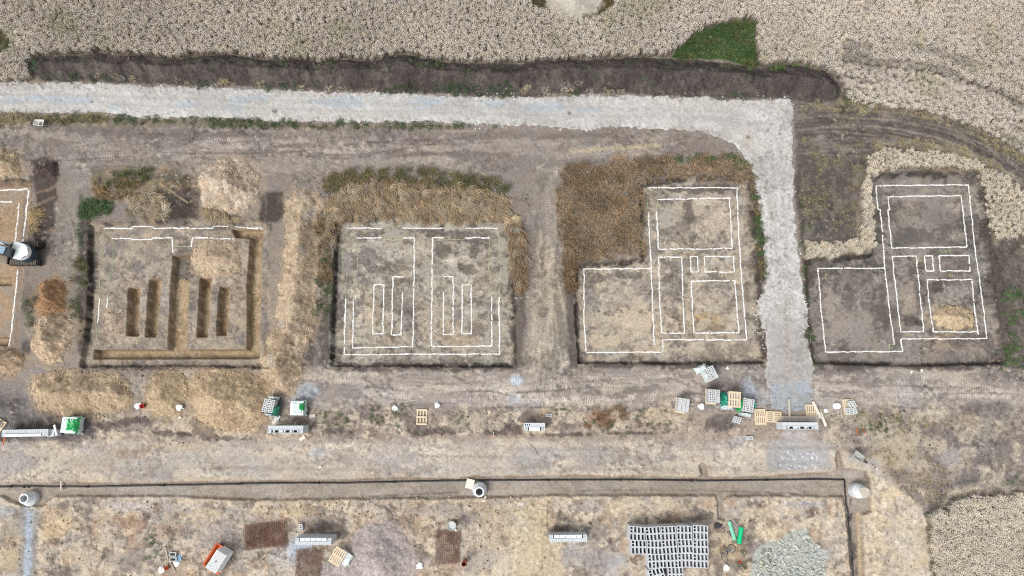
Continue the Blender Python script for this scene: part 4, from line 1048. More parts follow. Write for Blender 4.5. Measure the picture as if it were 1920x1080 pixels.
scatter("laid_wheat", CWL, X[m], Y[m], hat_np(X[m], Y[m]), rot[m], scl[m], col[m] * .88, .04, "wheat pressed flat in curved tracks at the field corner", 6, 2, M_WHEAT)
X, Y, sd = pts_in(FIELD_R, 19, 103, 6, 12)
N = len(X)
col = colv(WCOL * np.array([1.08, 1.09, 1.06]), N, 63, .05, .02) * (1 + .34 * (fbm(X, Y, 26, 631, 3) - .5))[:, None]
scatter("wheat_field", CW, X, Y, hat_np(X, Y), rr.uniform(-.9, .9, N), np.stack([rr.uniform(.9, 1.15, N)] * 2 + [rr.uniform(.85, 1.1, N)], 1), col, .04, "pale wheat field in the lower right corner", 8, 3, M_WHEAT)
for gi, (g, ang, lb) in enumerate(((GOLD_A, 2.2, "golden laid wheat curving round the top of the dark plot"), (GOLD_B, 1.2, "golden wheat strip left of the dark plot"), (GOLD_C, 1.2, "golden wheat strip above the lower arm of the dark plot"))):
    X, Y, sd = pts_in(g, 26, 110 + gi, 7, 12)
    N = len(X)
    col = colv(seen(215, 206, 184, .94), N, 65 + gi, .08, .02) * (1 + .3 * (fbm(X, Y, 18, 641, 3) - .5))[:, None]
    scatter("golden_wheat_strip", CWL, X, Y, hat_np(X, Y), ang + rr.normal(0, .5, N), np.stack([rr.uniform(.8, 1.05, N)] * 2 + [rr.uniform(.55, 1.0, N)], 1), col, .05, lb, 6, 4, M_WHEAT)

# --- dry and green growth
def growth(name, poly, dens, col, coll, label, rag=6, thr=None, ns=14, ang=None, sc=(.7, 1.1), var=.13, seed=200, mixcol=None, mthr=.55, mat=None, npr=4, zz=None):
    X, Y, sd = pts_in(poly, dens, seed, rag, 12)
    if thr is not None:
        k = fbm(X, Y, ns, seed + 9, 3) > thr; X, Y = X[k], Y[k]
    N = len(X)
    if N == 0: return
    r2 = np.random.default_rng(seed)
    base = np.ones((N, 1)) * seen(*col, d=.74 if col[0] > col[1] + 12 else .9)
    if mixcol is not None:
        m = sstep(mthr - .06, mthr + .06, fbm(X, Y, 22, seed + 19, 3))[:, None]
        base = base * (1 - m) + seen(*mixcol, d=.78) * m
    c = colv(base, N, seed, var, .05)
    rz = r2.uniform(-3.1, 3.1, N) if ang is None else ang + r2.normal(0, .4, N)
    z = np.maximum(hat_np(X, Y), hat_np(X, Y, TOPZ))
    scatter(name, coll, X, Y, z, rz, r2.uniform(sc[0], sc[1], N), c, .1, label, npr, seed, mat or (M_LEAF if coll is CE else M_WHEAT))
GRN = (84, 108, 62); DGRN = (62, 84, 46); BRN = (176, 138, 96); STR = (206, 184, 144)
growth("dry_grass", DRY2, 11, (186,154,120), CGL, "brown dry grass along the top of the square plot", ang=-1.5, mixcol=(206,180,144), seed=201, rag=12)
growth("green_grass", DRY2G, 10, (138,128,88), CG, "olive grass above the brown dry grass of the square plot", thr=.45, mixcol=(112,114,74), seed=203)
growth("dry_grass", DRY3, 12, (188,156,124), CG, "brown dry grass block left of the first L-shaped plot", mixcol=(156,128,98), mthr=.52, seed=205, ang=None, thr=.36, ns=9, rag=14)
growth("green_grass", DRY3G, 14, (78,108,58), CE, "green weeds curving between dry grass and the gravel road", thr=.30, sc=(.8,1.2), seed=207, mixcol=(150,128,78), mthr=.62)
growth("dry_grass", DRY1, 11, (200,174,140), CGL, "dry grass tussocks above the trenched plot", ang=-.4, seed=209)
growth("dry_grass", [(372,388),(440,400),(446,412),(400,410),(372,404)], 11, (200,172,136), CGL, "dry grass fringe below the stony heap", ang=-1.3, seed=211)
growth("dry_grass", [(44,395),(64,392),(66,436),(52,440),(44,420)], 10, (190,160,112), CGL, "dry grass strip beside the first plot", ang=-.2, seed=212)
growth("meadow_grass", GREENQ, 14, (78,106,54), CE, "dark green wedge of grass cut into the wheat", seed=213, mixcol=(98,128,66), rag=3)
growth("meadow_grass", GREENQ, 2.5, (120,112,70), CG, "brown stalks in the green wedge", seed=215, thr=.56, rag=3)
growth("meadow_grass", HOLE_L, 12, (74,98,52), CE, "green growth in the wheat at the left edge", seed=217, mixcol=(150,124,84))
growth("meadow_grass", [(1120,-40),(1155,-60),(1152,6),(1140,28),(1120,40),(1104,44),(1100,34),(1120,30),(1136,12)], 12, (130,106,66), CG, "green and brown growth round the bare patch in the wheat", seed=219, mixcol=(76,96,52))
growth("meadow_grass", [(985,-60),(1020,-60),(1024,24),(1000,26),(984,10)], 6, (110,112,80), CG, "sparse green growth left of the bare patch", seed=220)
STRIPA = [(52,214),(110,217),(200,219),(200,234),(110,234),(52,226)]
growth("verge_weeds", STRIPA, 8, (170,156,118), CG, "straw coloured verge under the gravel road", seed=221, mixcol=(96,104,70))
growth("verge_weeds", [(-118,214),(0,214),(52,216),(52,236),(-118,238)], 8, (190,170,132), CG, "straw coloured verge at the left edge", seed=222)
VERGE = [((212,214,245,232),.25),((245,220,300,232),.45),((296,220,400,231),.5),((392,222,545,242),.18),((545,228,640,240),.5),((640,228,720,241),.46),((716,230,870,242),.34),((870,234,960,240),.6),((980,234,1000,240),.5)]
for i, (q, th) in enumerate(VERGE):
    growth("verge_weeds", [(q[0],q[1]),(q[2],q[1]+2),(q[2],q[3]),(q[0],q[3])], 13, (70,96,52), CE, "green weed clumps below the gravel road, patch %d from the left" % (i + 1), thr=th, ns=9, sc=(.6,1.1), seed=230 + i)
UP = [((62,118,80,134),.3),((70,142,92,153),.4),((128,144,218,156),.5),((370,158,400,166),.45),((480,160,560,171),.5),((716,162,860,176),.45),((840,164,966,182),.4),((1040,172,1120,178),.55),((1370,176,1400,186),.5),((1230,112,1300,120),.62)]
for i, (q, th) in enumerate(UP):
    growth("bank_weeds", [(q[0],q[1]),(q[2],q[1]+2),(q[2],q[3]),(q[0],q[3])], 12, (70,98,54), CE, "green weeds at the foot of the soil bank, patch %d from the left" % (i + 1), thr=th, ns=9, sc=(.6,1.1), seed=250 + i)
growth("bank_weeds", [(100,142),(210,148),(330,158),(560,168),(700,171),(700,166),(560,163),(330,154),(210,142),(100,138)], 7, (206,192,164), CG, "pale straw fringe at the foot of the soil bank", thr=.5, ns=16, sc=(.4,.8), seed=265)
growth("bank_weeds", [(975,168),(1060,168),(1120,160),(1180,168),(1180,178),(975,180)], 8, (214,198,180), CG, "pale dry stalks on the soil bank above the road", thr=.5, sc=(.4,.8), seed=266)
growth("bank_weeds", BANK, 2.2, (84,116,60), CE, "scattered young weeds on the soil bank", thr=.60, ns=26, sc=(.35,.7), seed=267)
for i, (q, c) in enumerate((((1255,116,1290,124),0),((1340,112,1424,134),1),((1440,120,1530,132),1),((905,118,960,126),0),((770,118,840,134),0),((510,112,540,120),0),((600,115,636,132),0),((860,134,890,156),0),((1050,110,1090,120),0))):
    growth("bank_weeds", [(q[0],q[1]),(q[2],q[1]),(q[2],q[3]),(q[0],q[3])], 9, (104,140,62) if c else (88,116,60), CE, "bright green weeds on the crest of the bank, patch %d" % (i + 1), thr=.5, ns=9, sc=(.5,.9), seed=270 + i)
SPOTS = [ # small clumps of green here and there: x, y, rx, ry
 (432,0,0,0)]
growth("weed_patch", [(152,385),(168,372),(200,374),(214,386),(208,402),(180,406),(160,416),(150,404)], 16, (72,104,54), CE, "dense green bush left of the dry grass above the trenched plot", sc=(.9,1.3), seed=290, rag=3)
growth("weed_patch", [(144,424),(158,420),(160,455),(150,462),(143,450)], 13, (72,100,54), CE, "green weeds on the left rim of the trenched plot", thr=.35, seed=291, rag=3)
growth("weed_patch", [(136,480),(160,470),(162,530),(140,528)], 9, (112,116,74), CG, "olive weeds on the left rim of the trenched plot", thr=.4, seed=292)
growth("weed_patch", [(128,560),(150,555),(156,600),(135,606)], 10, (92,106,62), CE, "green weeds beside the rusty brown heap", thr=.35, seed=293)
growth("weed_patch", [(44,560),(66,556),(68,606),(50,610)], 10, (84,102,62), CE, "green weeds left of the rusty brown heap", thr=.3, seed=294)
growth("weed_patch", [(180,330),(300,315),(310,330),(250,350),(185,352)], 9, (104,110,70), CG, "olive weeds above the trenched plot", thr=.48, seed=295)
growth("dry_grass", [(170,345),(290,340),(300,372),(240,376),(180,372)], 8, (176,142,96), CG, "thin dry grass above the trenched plot", thr=.5, seed=296)
growth("weed_patch", [(596,470),(624,470),(622,600),(590,600)], 8, (76,100,60), CE, "green weeds left of the square plot", thr=.5, seed=297)
growth("dry_grass", [(600,405),(628,415),(622,540),(600,520)], 9, (170,140,102), CG, "dry grass left of the square plot", thr=.45, seed=298)
growth("dry_grass", [(956,420),(982,430),(984,545),(966,540)], 11, (166,128,92), CG, "dry grass right of the square plot", thr=.3, seed=299)
growth("dry_grass", [(1056,480),(1078,480),(1074,550),(1060,545)], 9, (158,122,86), CG, "dry grass below the brown block", thr=.35, seed=300)
growth("green_grass", [(1172,405),(1202,400),(1204,470),(1190,460),(1176,440)], 10, (80,110,58), CE, "green weeds at the edge of the brown block", thr=.5, seed=301)
growth("weed_patch", [(1496,360),(1520,420),(1525,560),(1518,600),(1500,560)], 7, (82,106,62), CE, "green weeds right of the gravel road", thr=.55, seed=302)
growth("weed_patch", [(1880,540),(1940,540),(1940,700),(1870,700)], 9, (92,126,66), CE, "green weeds right of the dark plot", thr=.52, seed=303)
growth("weed_patch", [(1508,480),(1520,600),(1540,690),(1522,690),(1504,560)], 7, (74,96,56), CE, "green weeds on the left rim of the dark plot", thr=.5, seed=304)
growth("thin_straw", [(1500,262),(1700,262),(1700,290),(1620,330),(1600,450),(1506,450),(1500,380)], 7, (170,162,130), CG, "thin straw on dark soil right of the road", thr=.52, ns=20, sc=(.3,.6), seed=305)
growth("thin_straw", [(1560,186),(1700,200),(1860,252),(2030,372),(2030,400),(1840,262),(1700,216),(1500,206),(1500,192)], 9, (190,178,144), CG, "thin straw fringe along the field edge", thr=.42, ns=12, sc=(.4,.7), seed=306)
growth("thin_straw", [(1570,170),(1650,175),(1660,200),(1580,196)], 9, (110,118,84), CG, "grey green grass at the end of the soil bank", thr=.4, seed=307)
growth("thin_straw", [(1640,270),(1760,262),(1860,300),(1920,345),(1900,350),(1800,300),(1640,290)], 8, (196,180,140), CG, "thin straw above the dark plot", thr=.45, sc=(.4,.7), seed=308)
growth("weed_patch", [(1105,574),(1270,574),(1270,625),(1180,612)], 5, (104,106,80), CE, "low weeds inside the first L-shaped plot", thr=.56, ns=18, sc=(.3,.6), seed=309)
DEB = [((588,770,640,792),.5,0),((602,780,660,820),.42,0),((690,756,762,810),.5,0),((760,776,800,820),.55,0),((855,770,910,800),.62,0),((1090,765,1260,812),.54,0),((1040,766,1070,790),.6,0),((1100,768,1130,800),.5,1),((1120,765,1200,800),.5,1),((1600,770,1700,812),.5,0),((1630,790,1700,830),.6,0),
       ((270,990,305,1050),.5,0),((1380,1050,1400,1080),.45,0),((1380,1020,1460,1060),.55,0),((1100,960,1130,985),.6,0),((1735,960,1752,1000),.4,0),((1735,1025,1750,1060),.5,0),((1742,1060,1760,1085),.3,0),((1820,890,1920,905),.6,0),((310,1040,345,1060),.7,0),((170,1040,230,1060),.66,0),((885,775,900,795),.5,0)]
for i, (q, th, br) in enumerate(DEB):
    growth("weed_patch", [(q[0],q[1]),(q[2],q[1]),(q[2],q[3]),(q[0],q[3])], 9, (168,128,92) if br else (84,108,62), CG if br else CE, ("reddish dry weeds" if br else "small green weeds") + " on the sandy ground, patch %d" % (i + 1), thr=th, ns=11, sc=(.35,.8), seed=320 + i)
growth("thin_straw", [(1600,770),(1700,775),(1780,790),(1700,830),(1640,800)], 8, (206,190,156), CG, "straw litter right of the spool", thr=.5, sc=(.3,.6), seed=350)
growth("thin_straw", [(1636,840),(1760,850),(1790,930),(1740,960),(1690,920)], 8, (196,180,148), CG, "straw litter beside the service trench corner", thr=.48, sc=(.25,.5), seed=351)

# --- stones and clods
def stones(name, poly, dens, col, size, label, rag=6, thr=None, ns=16, var=.2, seed=400, alt=None):
    X, Y, sd = pts_in(poly, dens, seed, rag, 12)
    if thr is not None:
        k = fbm(X, Y, ns, seed + 9, 3) > thr; X, Y = X[k], Y[k]
    if "clods" in label or "clods" in name:
        for hk in ('sand', 'pit4'):
            k = poly_sd(X, Y, HEAPS[hk][0]) < 1; X, Y = X[k], Y[k]
    N = len(X); r2 = np.random.default_rng(seed)
    base = np.ones((N, 1)) * seen(*col)
    if alt is not None:
        m = (r2.random(N) < .35)[:, None]; base = np.where(m, seen(*alt), base)
    c = colv(base, N, seed, var, .04)
    s_ = size[0] * (size[1] / size[0]) ** (r2.random(N) ** 2.2)
    z = np.maximum(hat_np(X, Y), hat_np(X, Y, TOPZ)) + s_ * .12
    scatter(name, CS, X, Y, z, r2.uniform(-3, 3, N), s_, c, .5, label, 6, seed, M_STONE)
for i, (k, (P, hg, col)) in enumerate(HEAPS.items()):
    if k in ('sand',): continue
    if k != 'dark':
        Pz = low(P, PZ if k in ('inner','side','pit4') else 0)
        X, Y, sd = pts_in(Pz, 30, 480 + i, 12, 12); q = (sd < 9) & (fbm(X, Y, 18, 490 + i, 2) > .42); X, Y = X[q], Y[q]; N = len(X); r2 = np.random.default_rng(i)
        if N:
            s_ = .06 * 3.6 ** (r2.random(N) ** 2)
            scatter("fallen_stones", CS, X, Y, np.maximum(hat_np(X, Y), hat_np(X, Y, TOPZ)) + s_ * .1, r2.uniform(-3, 3, N), s_, colv(seen(*tuple(min(255, int(c_ * 1.12 + 6)) for c_ in col), d=.95), N, i, .22, .04), .5, "stones fallen round the foot of the heap: " + HL[k][0], 6, 500 + i, M_STONE)
    d = {'dark': 10, 'top': 22, 'pit4': 8, 'side': 8}.get(k, 13)
    lc = tuple(min(255, int(v * 1.08 + 6)) for v in col)
    stones("loose_stones", low(P, PZ if k in ('inner','side','pit4') else 0), d, lc, (.05, .18 if k != 'top' else .26), "loose stones lying on the heap: " + HL[k][0], seed=400 + i, var=.25, rag=10)
stones("road_edge_stones", [(-118,150),(640,170),(1480,180),(1480,192),(1200,190),(640,182),(-118,164)], 15, (216,213,208), (.08,.24), "coarse pale stones along the upper road edge", thr=.35, ns=9, seed=430)
stones("road_edge_stones", [(-118,200),(200,206),(640,220),(1100,232),(1100,246),(640,232),(200,216),(-118,212)], 14, (214,211,206), (.08,.24), "coarse pale stones along the lower road edge", thr=.4, ns=9, seed=431)
stones("road_edge_stones", [(1380,190),(1488,190),(1492,400),(1518,600),(1430,600),(1424,400),(1380,280)], 12, (218,216,214), (.07,.2), "coarse pale stones on the turning road", thr=.3, seed=432)
stones("road_edge_stones", [(1412,560),(1434,560),(1442,660),(1424,650)], 16, (214,212,208), (.1,.3), "loose pale stones spilling left off the road", thr=.3, seed=433)
stones("road_edge_stones", [(1500,560),(1524,560),(1524,640),(1508,650)], 16, (204,200,196), (.1,.3), "loose pale stones spilling right off the road", thr=.3, seed=434)
RUB = [(1414,1060),(1424,1030),(1460,1015),(1478,1000),(1510,1000),(1530,1020),(1545,1045),(1545,1075),(1530,1150),(1440,1150),(1410,1090)]
paint_rub = None
stones("concrete_rubble", RUB, 46, (206,210,198), (.08,.28), "heap of pale greenish broken concrete", var=.10, seed=440, rag=8)
stones("concrete_rubble", RUB, 5, (212,214,202), (.25,.48), "larger slabs in the heap of broken concrete", var=.10, seed=441, rag=8)
stones("clods", [(160,770),(620,770),(960,765),(1300,755),(1300,815),(700,822),(300,838),(160,820)], 6, (176,158,136), (.06,.2), "clods along the debris strip", thr=.45, seed=450, alt=(112,98,86))
stones("clods", [(960,760),(1440,755),(1440,820),(960,820)], 4, (190,172,148), (.06,.18), "clods along the right debris strip", thr=.45, seed=451, alt=(112,98,86))
stones("clods", [(1560,765),(1900,800),(1860,920),(1740,960),(1640,880),(1560,830)], 8, (188,172,148), (.06,.2), "clods right of the block wall", thr=.45, seed=452, alt=(104,92,84))
stones("clods", [(-118,935),(980,935),(980,1190),(-118,1190)], 5, (200,176,144), (.06,.2), "sandy clods below the service trench", thr=.46, seed=453, alt=(140,116,94))
stones("clods", [(980,935),(1590,935),(1600,1190),(980,1190)], 3, (206,184,152), (.06,.18), "sandy clods right below the service trench", thr=.5, seed=454, alt=(140,120,100))
stones("clods", [(500,930),(1000,930),(1000,985),(500,985)], 9, (204,182,148), (.08,.26), "pale clods just below the service trench", thr=.42, seed=455, alt=(170,142,112))
for i, P in enumerate(PITS[1:]):
    stones("clods", P, 3.5, (190,178,158) if i < 3 else (150,142,134), (.05,.16), "clods lying in the house plot", thr=.52, seed=460 + i, alt=(104,94,86))
stones("clods", [(140,300),(1090,300),(1090,335),(960,335),(560,340),(140,340)], 3, (170,158,146), (.05,.14), "clods on the haul track", thr=.5, seed=470, alt=(104,94,86))
stones("clods", BANK, 7, (116,106,98), (.06,.2), "dark clods on the soil bank", thr=.45, seed=471, alt=(70,62,58))
stones("clods", [(1490,200),(1900,300),(1900,340),(1640,280),(1600,440),(1500,440)], 3, (160,150,138), (.05,.15), "clods on the dark soil", thr=.5, seed=472, alt=(80,72,66))
stones("clods", [(150,680),(520,690),(560,740),(150,700)], 8, (180,160,130), (.07,.22), "clods between plot and heaps", thr=.4, seed=473, alt=(110,98,88))
stones("clods", [(1634,890),(1735,950),(1750,1190),(1626,1190)], 3, (214,196,166), (.05,.16), "clods on the pale sand", thr=.5, seed=474, alt=(160,140,114))
# small clods and pebbles lying everywhere on bare soil, coloured like the soil round them
rr = np.random.default_rng(77)
N = 34000
X = rr.uniform(X0 + 4, X1 - 4, N).astype(np.float32); Y = rr.uniform(200, Y1 - 4, N).astype(np.float32)
k = (hat_np(X, Y, rough) > .45) & (fbm(X, Y, 30, 701, 3) > .42) & (poly_sd(X, Y, ROAD) < -2) & (poly_sd(X, Y, SERV) < 0) & (poly_sd(X, Y, FIELD) < 0) & (poly_sd(X, Y, FIELD_R) < 0) & (poly_sd(X, Y, HEAPS['sand'][0]) < 0)
X, Y = X[k], Y[k]; N = len(X)
ii = np.clip(((X - X0) / PITCH).astype(int), 0, NX - 1); jj = np.clip(((Y - Y0) / PITCH).astype(int), 0, NY - 1)
c = C[jj, ii] * rr.choice([.62, .8, 1.15, 1.35], N)[:, None]
s_ = .05 * 3.0 ** (rr.random(N) ** 2.5)
scatter("pebbles", CS, X, Y, np.maximum(hat_np(X, Y), hat_np(X, Y, TOPZ)) + s_ * .1, rr.uniform(-3, 3, N), s_, c, .5, "small clods and pebbles strewn over the bare soil", 6, 78, M_STONE)
print("plants done")
# ------------------------------------------------------------------ materials for made things
def mat(name, rgb, rough=.6, metal=0.0, var=.12, scale=6.0, bump=0.0, dirt=None, spec=.3):
    m = bpy.data.materials.new(name); m.use_nodes = True
    nt = m.node_tree; n = nt.nodes; l = nt.links
    bs = n["Principled BSDF"]
    tc = n.new("ShaderNodeTexCoord")
    no = n.new("ShaderNodeTexNoise"); no.inputs["Scale"].default_value = scale; no.inputs["Detail"].default_value = 4
    l.new(tc.outputs["Object"], no.inputs["Vector"])
    cr = n.new("ShaderNodeValToRGB")
    c = seen4(*rgb)
    lo = tuple(v * (1 - var) for v in c[:3]) + (1,); hi = tuple(min(.88, v * (1 + var)) for v in c[:3]) + (1,)
    if dirt is not None:
        d = seen4(*dirt); cr.color_ramp.elements[0].color = d; cr.color_ramp.elements[0].position = .30
        e = cr.color_ramp.elements.new(.42); e.color = lo
        cr.color_ramp.elements[-1].color = hi; cr.color_ramp.elements[-1].position = .7
    else:
        cr.color_ramp.elements[0].color = lo; cr.color_ramp.elements[0].position = .3
        cr.color_ramp.elements[1].color = hi; cr.color_ramp.elements[1].position = .7
    l.new(no.outputs[0], cr.inputs[0]); l.new(cr.outputs[0], bs.inputs["Base Color"])
    bs.inputs["Roughness"].default_value = rough; bs.inputs["Metallic"].default_value = metal
    bs.inputs["Specular IOR Level"].default_value = spec
    if bump:
        bp = n.new("ShaderNodeBump"); bp.inputs["Strength"].default_value = bump; bp.inputs["Distance"].default_value = .02
        l.new(no.outputs[0], bp.inputs["Height"]); l.new(bp.outputs[0], bs.inputs["Normal"])
    return m
M_CONC = mat("grey_concrete", (206,208,208), .9, var=.1, scale=8, bump=.3, spec=.15)
M_CONC2 = mat("pale_concrete", (228,232,234), .85, var=.06, scale=5, bump=.2, dirt=(204,204,200), spec=.15)
M_FORM = mat("formwork_concrete", (204,207,211), .9, var=.07, scale=9, bump=.3, spec=.15)
M_WALLC = mat("block_wall_concrete", (210,216,219), .9, var=.09, scale=7, bump=.3, spec=.15)
M_HOLE = mat("grey_mortar", (120,118,114), .95)  # even mid grey for the wall core and the barrow dirt
M_WHITE = mat("white_plastic", (248,250,252), .5, var=.03)
M_FOAM = mat("white_foam_board", (252,253,254), .7, var=.04)
M_SACK = mat("white_woven_sack", (250,250,250), .6, var=.03, scale=12, bump=.4)
M_FILM = mat("clear_white_film", (214,228,228), .3, var=.10, scale=14, bump=.6, spec=.6)
M_GREEN = mat("green_film", (30,168,92), .35, var=.4, scale=10, bump=.6, spec=.6)
M_TEAL = mat("teal_film", (40,158,132), .35, var=.35, scale=12, bump=.6, spec=.6)
M_WOOD = mat("new_pine", (226,208,178), .8, var=.10, scale=14)
M_WOODO = mat("weathered_board", (200,190,176), .85, var=.12, scale=10)
M_ORANGE = mat("orange_paint", (210,104,56), .5, var=.12, dirt=(160,90,60))
M_RED = mat("red_plastic", (178,56,44), .5)
M_STEELR = mat("rusty_rebar", (118,76,58), .8, var=.25, scale=20)
M_BLACK = mat("black_plastic_pipe", (44,44,46), .5, var=.2, spec=.4)
M_RUBBER = mat("black_rubber", (46,44,42), .8, var=.3, scale=14, dirt=(104,94,84))
M_TRACKS = mat("dusty_steel_track", (120,114,106), .7, .3, var=.25, scale=14)
M_MWHITE = mat("white_machine_paint", (240,246,246), .35, var=.03, spec=.5)
M_NAVY = mat("dark_blue_machine_paint", (44,60,78), .4, var=.15, spec=.5)
M_GLASS = mat("dark_cab_glass", (22,34,42), .08, var=.2, spec=.8)
M_ROOFB = mat("pale_blue_cab_roof", (150,176,190), .35, var=.08, spec=.5)
M_GALV = mat("galvanised_steel", (196,198,196), .45, .5, var=.08)
M_GREYM = mat("worn_grey_tub", (184,186,182), .6, .1, var=.12, scale=8, dirt=(150,144,134))
M_WHEELB = mat("pale_tub", (226,226,218), .5, var=.06, scale=8, dirt=(184,178,166))
M_LIME = mat("white_lime_powder", (240,240,236), .95, var=.10, scale=7, dirt=(196,188,176))
M_SPRAY = mat("yellow_green_spray", (172,184,140), .9, var=.15, scale=12)
M_CLAY = mat("brown_clay_pipe", (176,104,74), .6, var=.12)
M_BLUE = mat("blue_sack", (120,160,190), .5, var=.2)
M_ROLLDK = mat("dark_grey_membrane", (84,90,96), .6, var=.15)
M_DARKBAG = mat("dark_bag", (66,60,62), .7, var=.3)
M_STONEW = mat("pale_cut_stone", (226,220,208), .9, var=.05)
M_BIKE = mat("blue_bike_paint", (84,100,118), .4, var=.1, spec=.5)

class MB:
    def __init__(s): s.v = []; s.f = []
    def quad_box(s, cx, cy, cz, sx, sy, sz, rz=0.0, bottom=True, M=None):
        """box by its centre and full sizes"""
        b = len(s.v); c, d = math.cos(rz), math.sin(rz)
        for dz in (-.5, .5):
            for dx, dy in ((-.5, -.5), (.5, -.5), (.5, .5), (-.5, .5)):
                x, y = dx * sx, dy * sy
                p = Vector((cx + x * c - y * d, cy + x * d + y * c, cz + dz * sz))
                s.v.append(tuple(M @ p) if M else tuple(p))
        s.f += [(b+4, b+5, b+6, b+7), (b, b+1, b+5, b+4), (b+1, b+2, b+6, b+5), (b+2, b+3, b+7, b+6), (b+3, b, b+4, b+7)]
        if bottom: s.f.append((b+3, b+2, b+1, b))
        return s
    def tube(s, pts, r, n=8, closed=False, caps=True):
        pts = [Vector(p) for p in pts]; b0 = len(s.v); N = len(pts)
        for i, p in enumerate(pts):
            a = pts[(i - 1) % N] if (closed or i) else p; q = pts[(i + 1) % N] if (closed or i < N - 1) else p
            t = (q - a).normalized()
            up = Vector((0, 0, 1)) if abs(t.z) < .9 else Vector((1, 0, 0))
            u = t.cross(up).normalized(); w = u.cross(t)
            rr = r[i] if isinstance(r, (list, tuple)) else r
            for k in range(n):
                a_ = 2 * PI * k / n
                s.v.append(tuple(p + u * math.cos(a_) * rr + w * math.sin(a_) * rr))
        M_ = N if closed else N - 1
        for i in range(M_):
            for k in range(n):
                a0 = b0 + i * n + k; a1 = b0 + i * n + (k + 1) % n
                c0 = b0 + ((i + 1) % N) * n + k; c1 = b0 + ((i + 1) % N) * n + (k + 1) % n
                s.f.append((a0, c0, c1, a1))
        if caps and not closed:
            s.f.append(tuple(b0 + k for k in range(n))); s.f.append(tuple(b0 + (N - 1) * n + k for k in reversed(range(n))))
        return s
    def lathe(s, prof, n=24, off=None, cap0=False, cap1=False):
        """prof: list of (radius, z, ox, oy)"""
        b0 = len(s.v)
        for pr in prof:
            r, z = pr[0], pr[1]; ox, oy = (pr[2], pr[3]) if len(pr) > 2 else (0, 0)
            for k in range(n):
                a = 2 * PI * k / n; s.v.append((ox + r * math.cos(a), oy + r * math.sin(a), z))
        for i in range(len(prof) - 1):
            for k in range(n):
                s.f.append((b0 + i*n + k, b0 + i*n + (k+1) % n, b0 + (i+1)*n + (k+1) % n, b0 + (i+1)*n + k))
        if cap1: s.f.append(tuple(b0 + (len(prof)-1)*n + k for k in range(n)))
        if cap0: s.f.append(tuple(b0 + k for k in reversed(range(n))))
        return s
    def mesh(s, name, m, smooth=False):
        me = bpy.data.meshes.new(name); me.from_pydata(s.v, [], s.f); me.materials.append(m)
        if smooth: me.polygons.foreach_set("use_smooth", [True] * len(me.polygons))
        me.update(); return me
    def build(s, name, m, parent=None, smooth=False, **k):
        return place(s.mesh(name, m, smooth), name, parent, **k)
def place(me, name, parent=None, loc=(0, 0, 0), rz=0.0, rot=None, scale=None, **props):
    o = bpy.data.objects.new(name, me); COL.objects.link(o)
    o.location = loc
    o.rotation_euler = rot if rot else (0, 0, rz)
    if scale: o.scale = scale
    if parent: o.parent = parent
    for k, v in props.items(): o[k] = v
    return o
def root(name, px, py, label, cat, rz=0.0, group=None, h=0.0, z=None, dz=0.0):
    """an Empty at a thing's base; px, py is where the photograph shows height h of it"""
    o = bpy.data.objects.new(name, None); COL.objects.link(o)
    k0 = hat(*to_px(*W(px, py, h))) if z is None else z
    x, y = W(px, py, h + k0)
    o.location = (x, y, k0 + dz); o.rotation_euler = (0, 0, rz)
    o.empty_display_size = .2
    o["label"] = label; o["category"] = cat
    if group: o["group"] = group
    return o
def thing(o, label, cat, group=None):
    o["label"] = label; o["category"] = cat
    if group: o["group"] = group
    return o
R = math.radians

# ------------------------------------------------------------------ hollow blocks
def block_mesh(name, L, Wd, Hh, nx, wall=.03, ny=1, mat_=None, splits=()):
    """hollow block: length L on x, nx cells along it; cells in splits are halved by a web"""
    mb = MB(); t = wall
    mb.quad_box(0, -Wd/2 + t/2, Hh/2, L, t, Hh, bottom=False); mb.quad_box(0, Wd/2 - t/2, Hh/2, L, t, Hh, bottom=False)
    cw = (L - t * (nx + 1)) / nx
    for i in range(nx + 1):
        mb.quad_box(-L/2 + t/2 + i * (cw + t), 0, Hh/2, t, Wd - 2*t, Hh, bottom=False)
    for i in splits:
        mb.quad_box(-L/2 + t + cw/2 + i * (cw + t), 0, Hh/2, cw, t * 1.4, Hh, bottom=False)
    return mb.mesh(name, mat_ or M_CONC)
def small_block(): return block_mesh("block", .50, .25, .24, 3, .068)
ME_B3 = small_block()
ME_B3W = block_mesh("block", .50, .25, .24, 3, .068, mat_=M_WALLC)
ME_F1 = block_mesh("block", .50, .275, .24, 1, .050, mat_=M_FORM)
ME_F2 = block_mesh("block", .50, .275, .24, 2, .050, mat_=M_FORM)
def filled_block(m_=None):
    """block whose cells are covered: shallow hollows only"""
    mb = MB(); mb.quad_box(0, 0, .105, .50, .25, .21, bottom=False); t = .042; H0 = .24
    mb.quad_box(0, -.125 + t/2, .225, .5, t, .03, bottom=False); mb.quad_box(0, .125 - t/2, .225, .5, t, .03, bottom=False)
    cw = (.5 - t * 4) / 3
    for i in range(4): mb.quad_box(-.25 + t/2 + i * (cw + t), 0, .225, t, .25 - 2*t, .03, bottom=False)
    return mb.mesh("block", m_ or M_CONC)
ME_B3F = filled_block(); ME_B3FW = filled_block(M_WALLC)
def pallet_mesh():
    mb = MB()
    return mb
ME_PBOARD = MB().quad_box(0, 0, 0, .095, 1.2, .022).mesh("top_board", M_WOOD)
ME_PCROSS = MB().quad_box(0, 0, 0, .8, .12, .022).mesh("cross_board", M_WOOD)
ME_PBLOCK = MB().quad_box(0, 0, 0, .1, .12, .078).mesh("foot_block", M_WOOD)
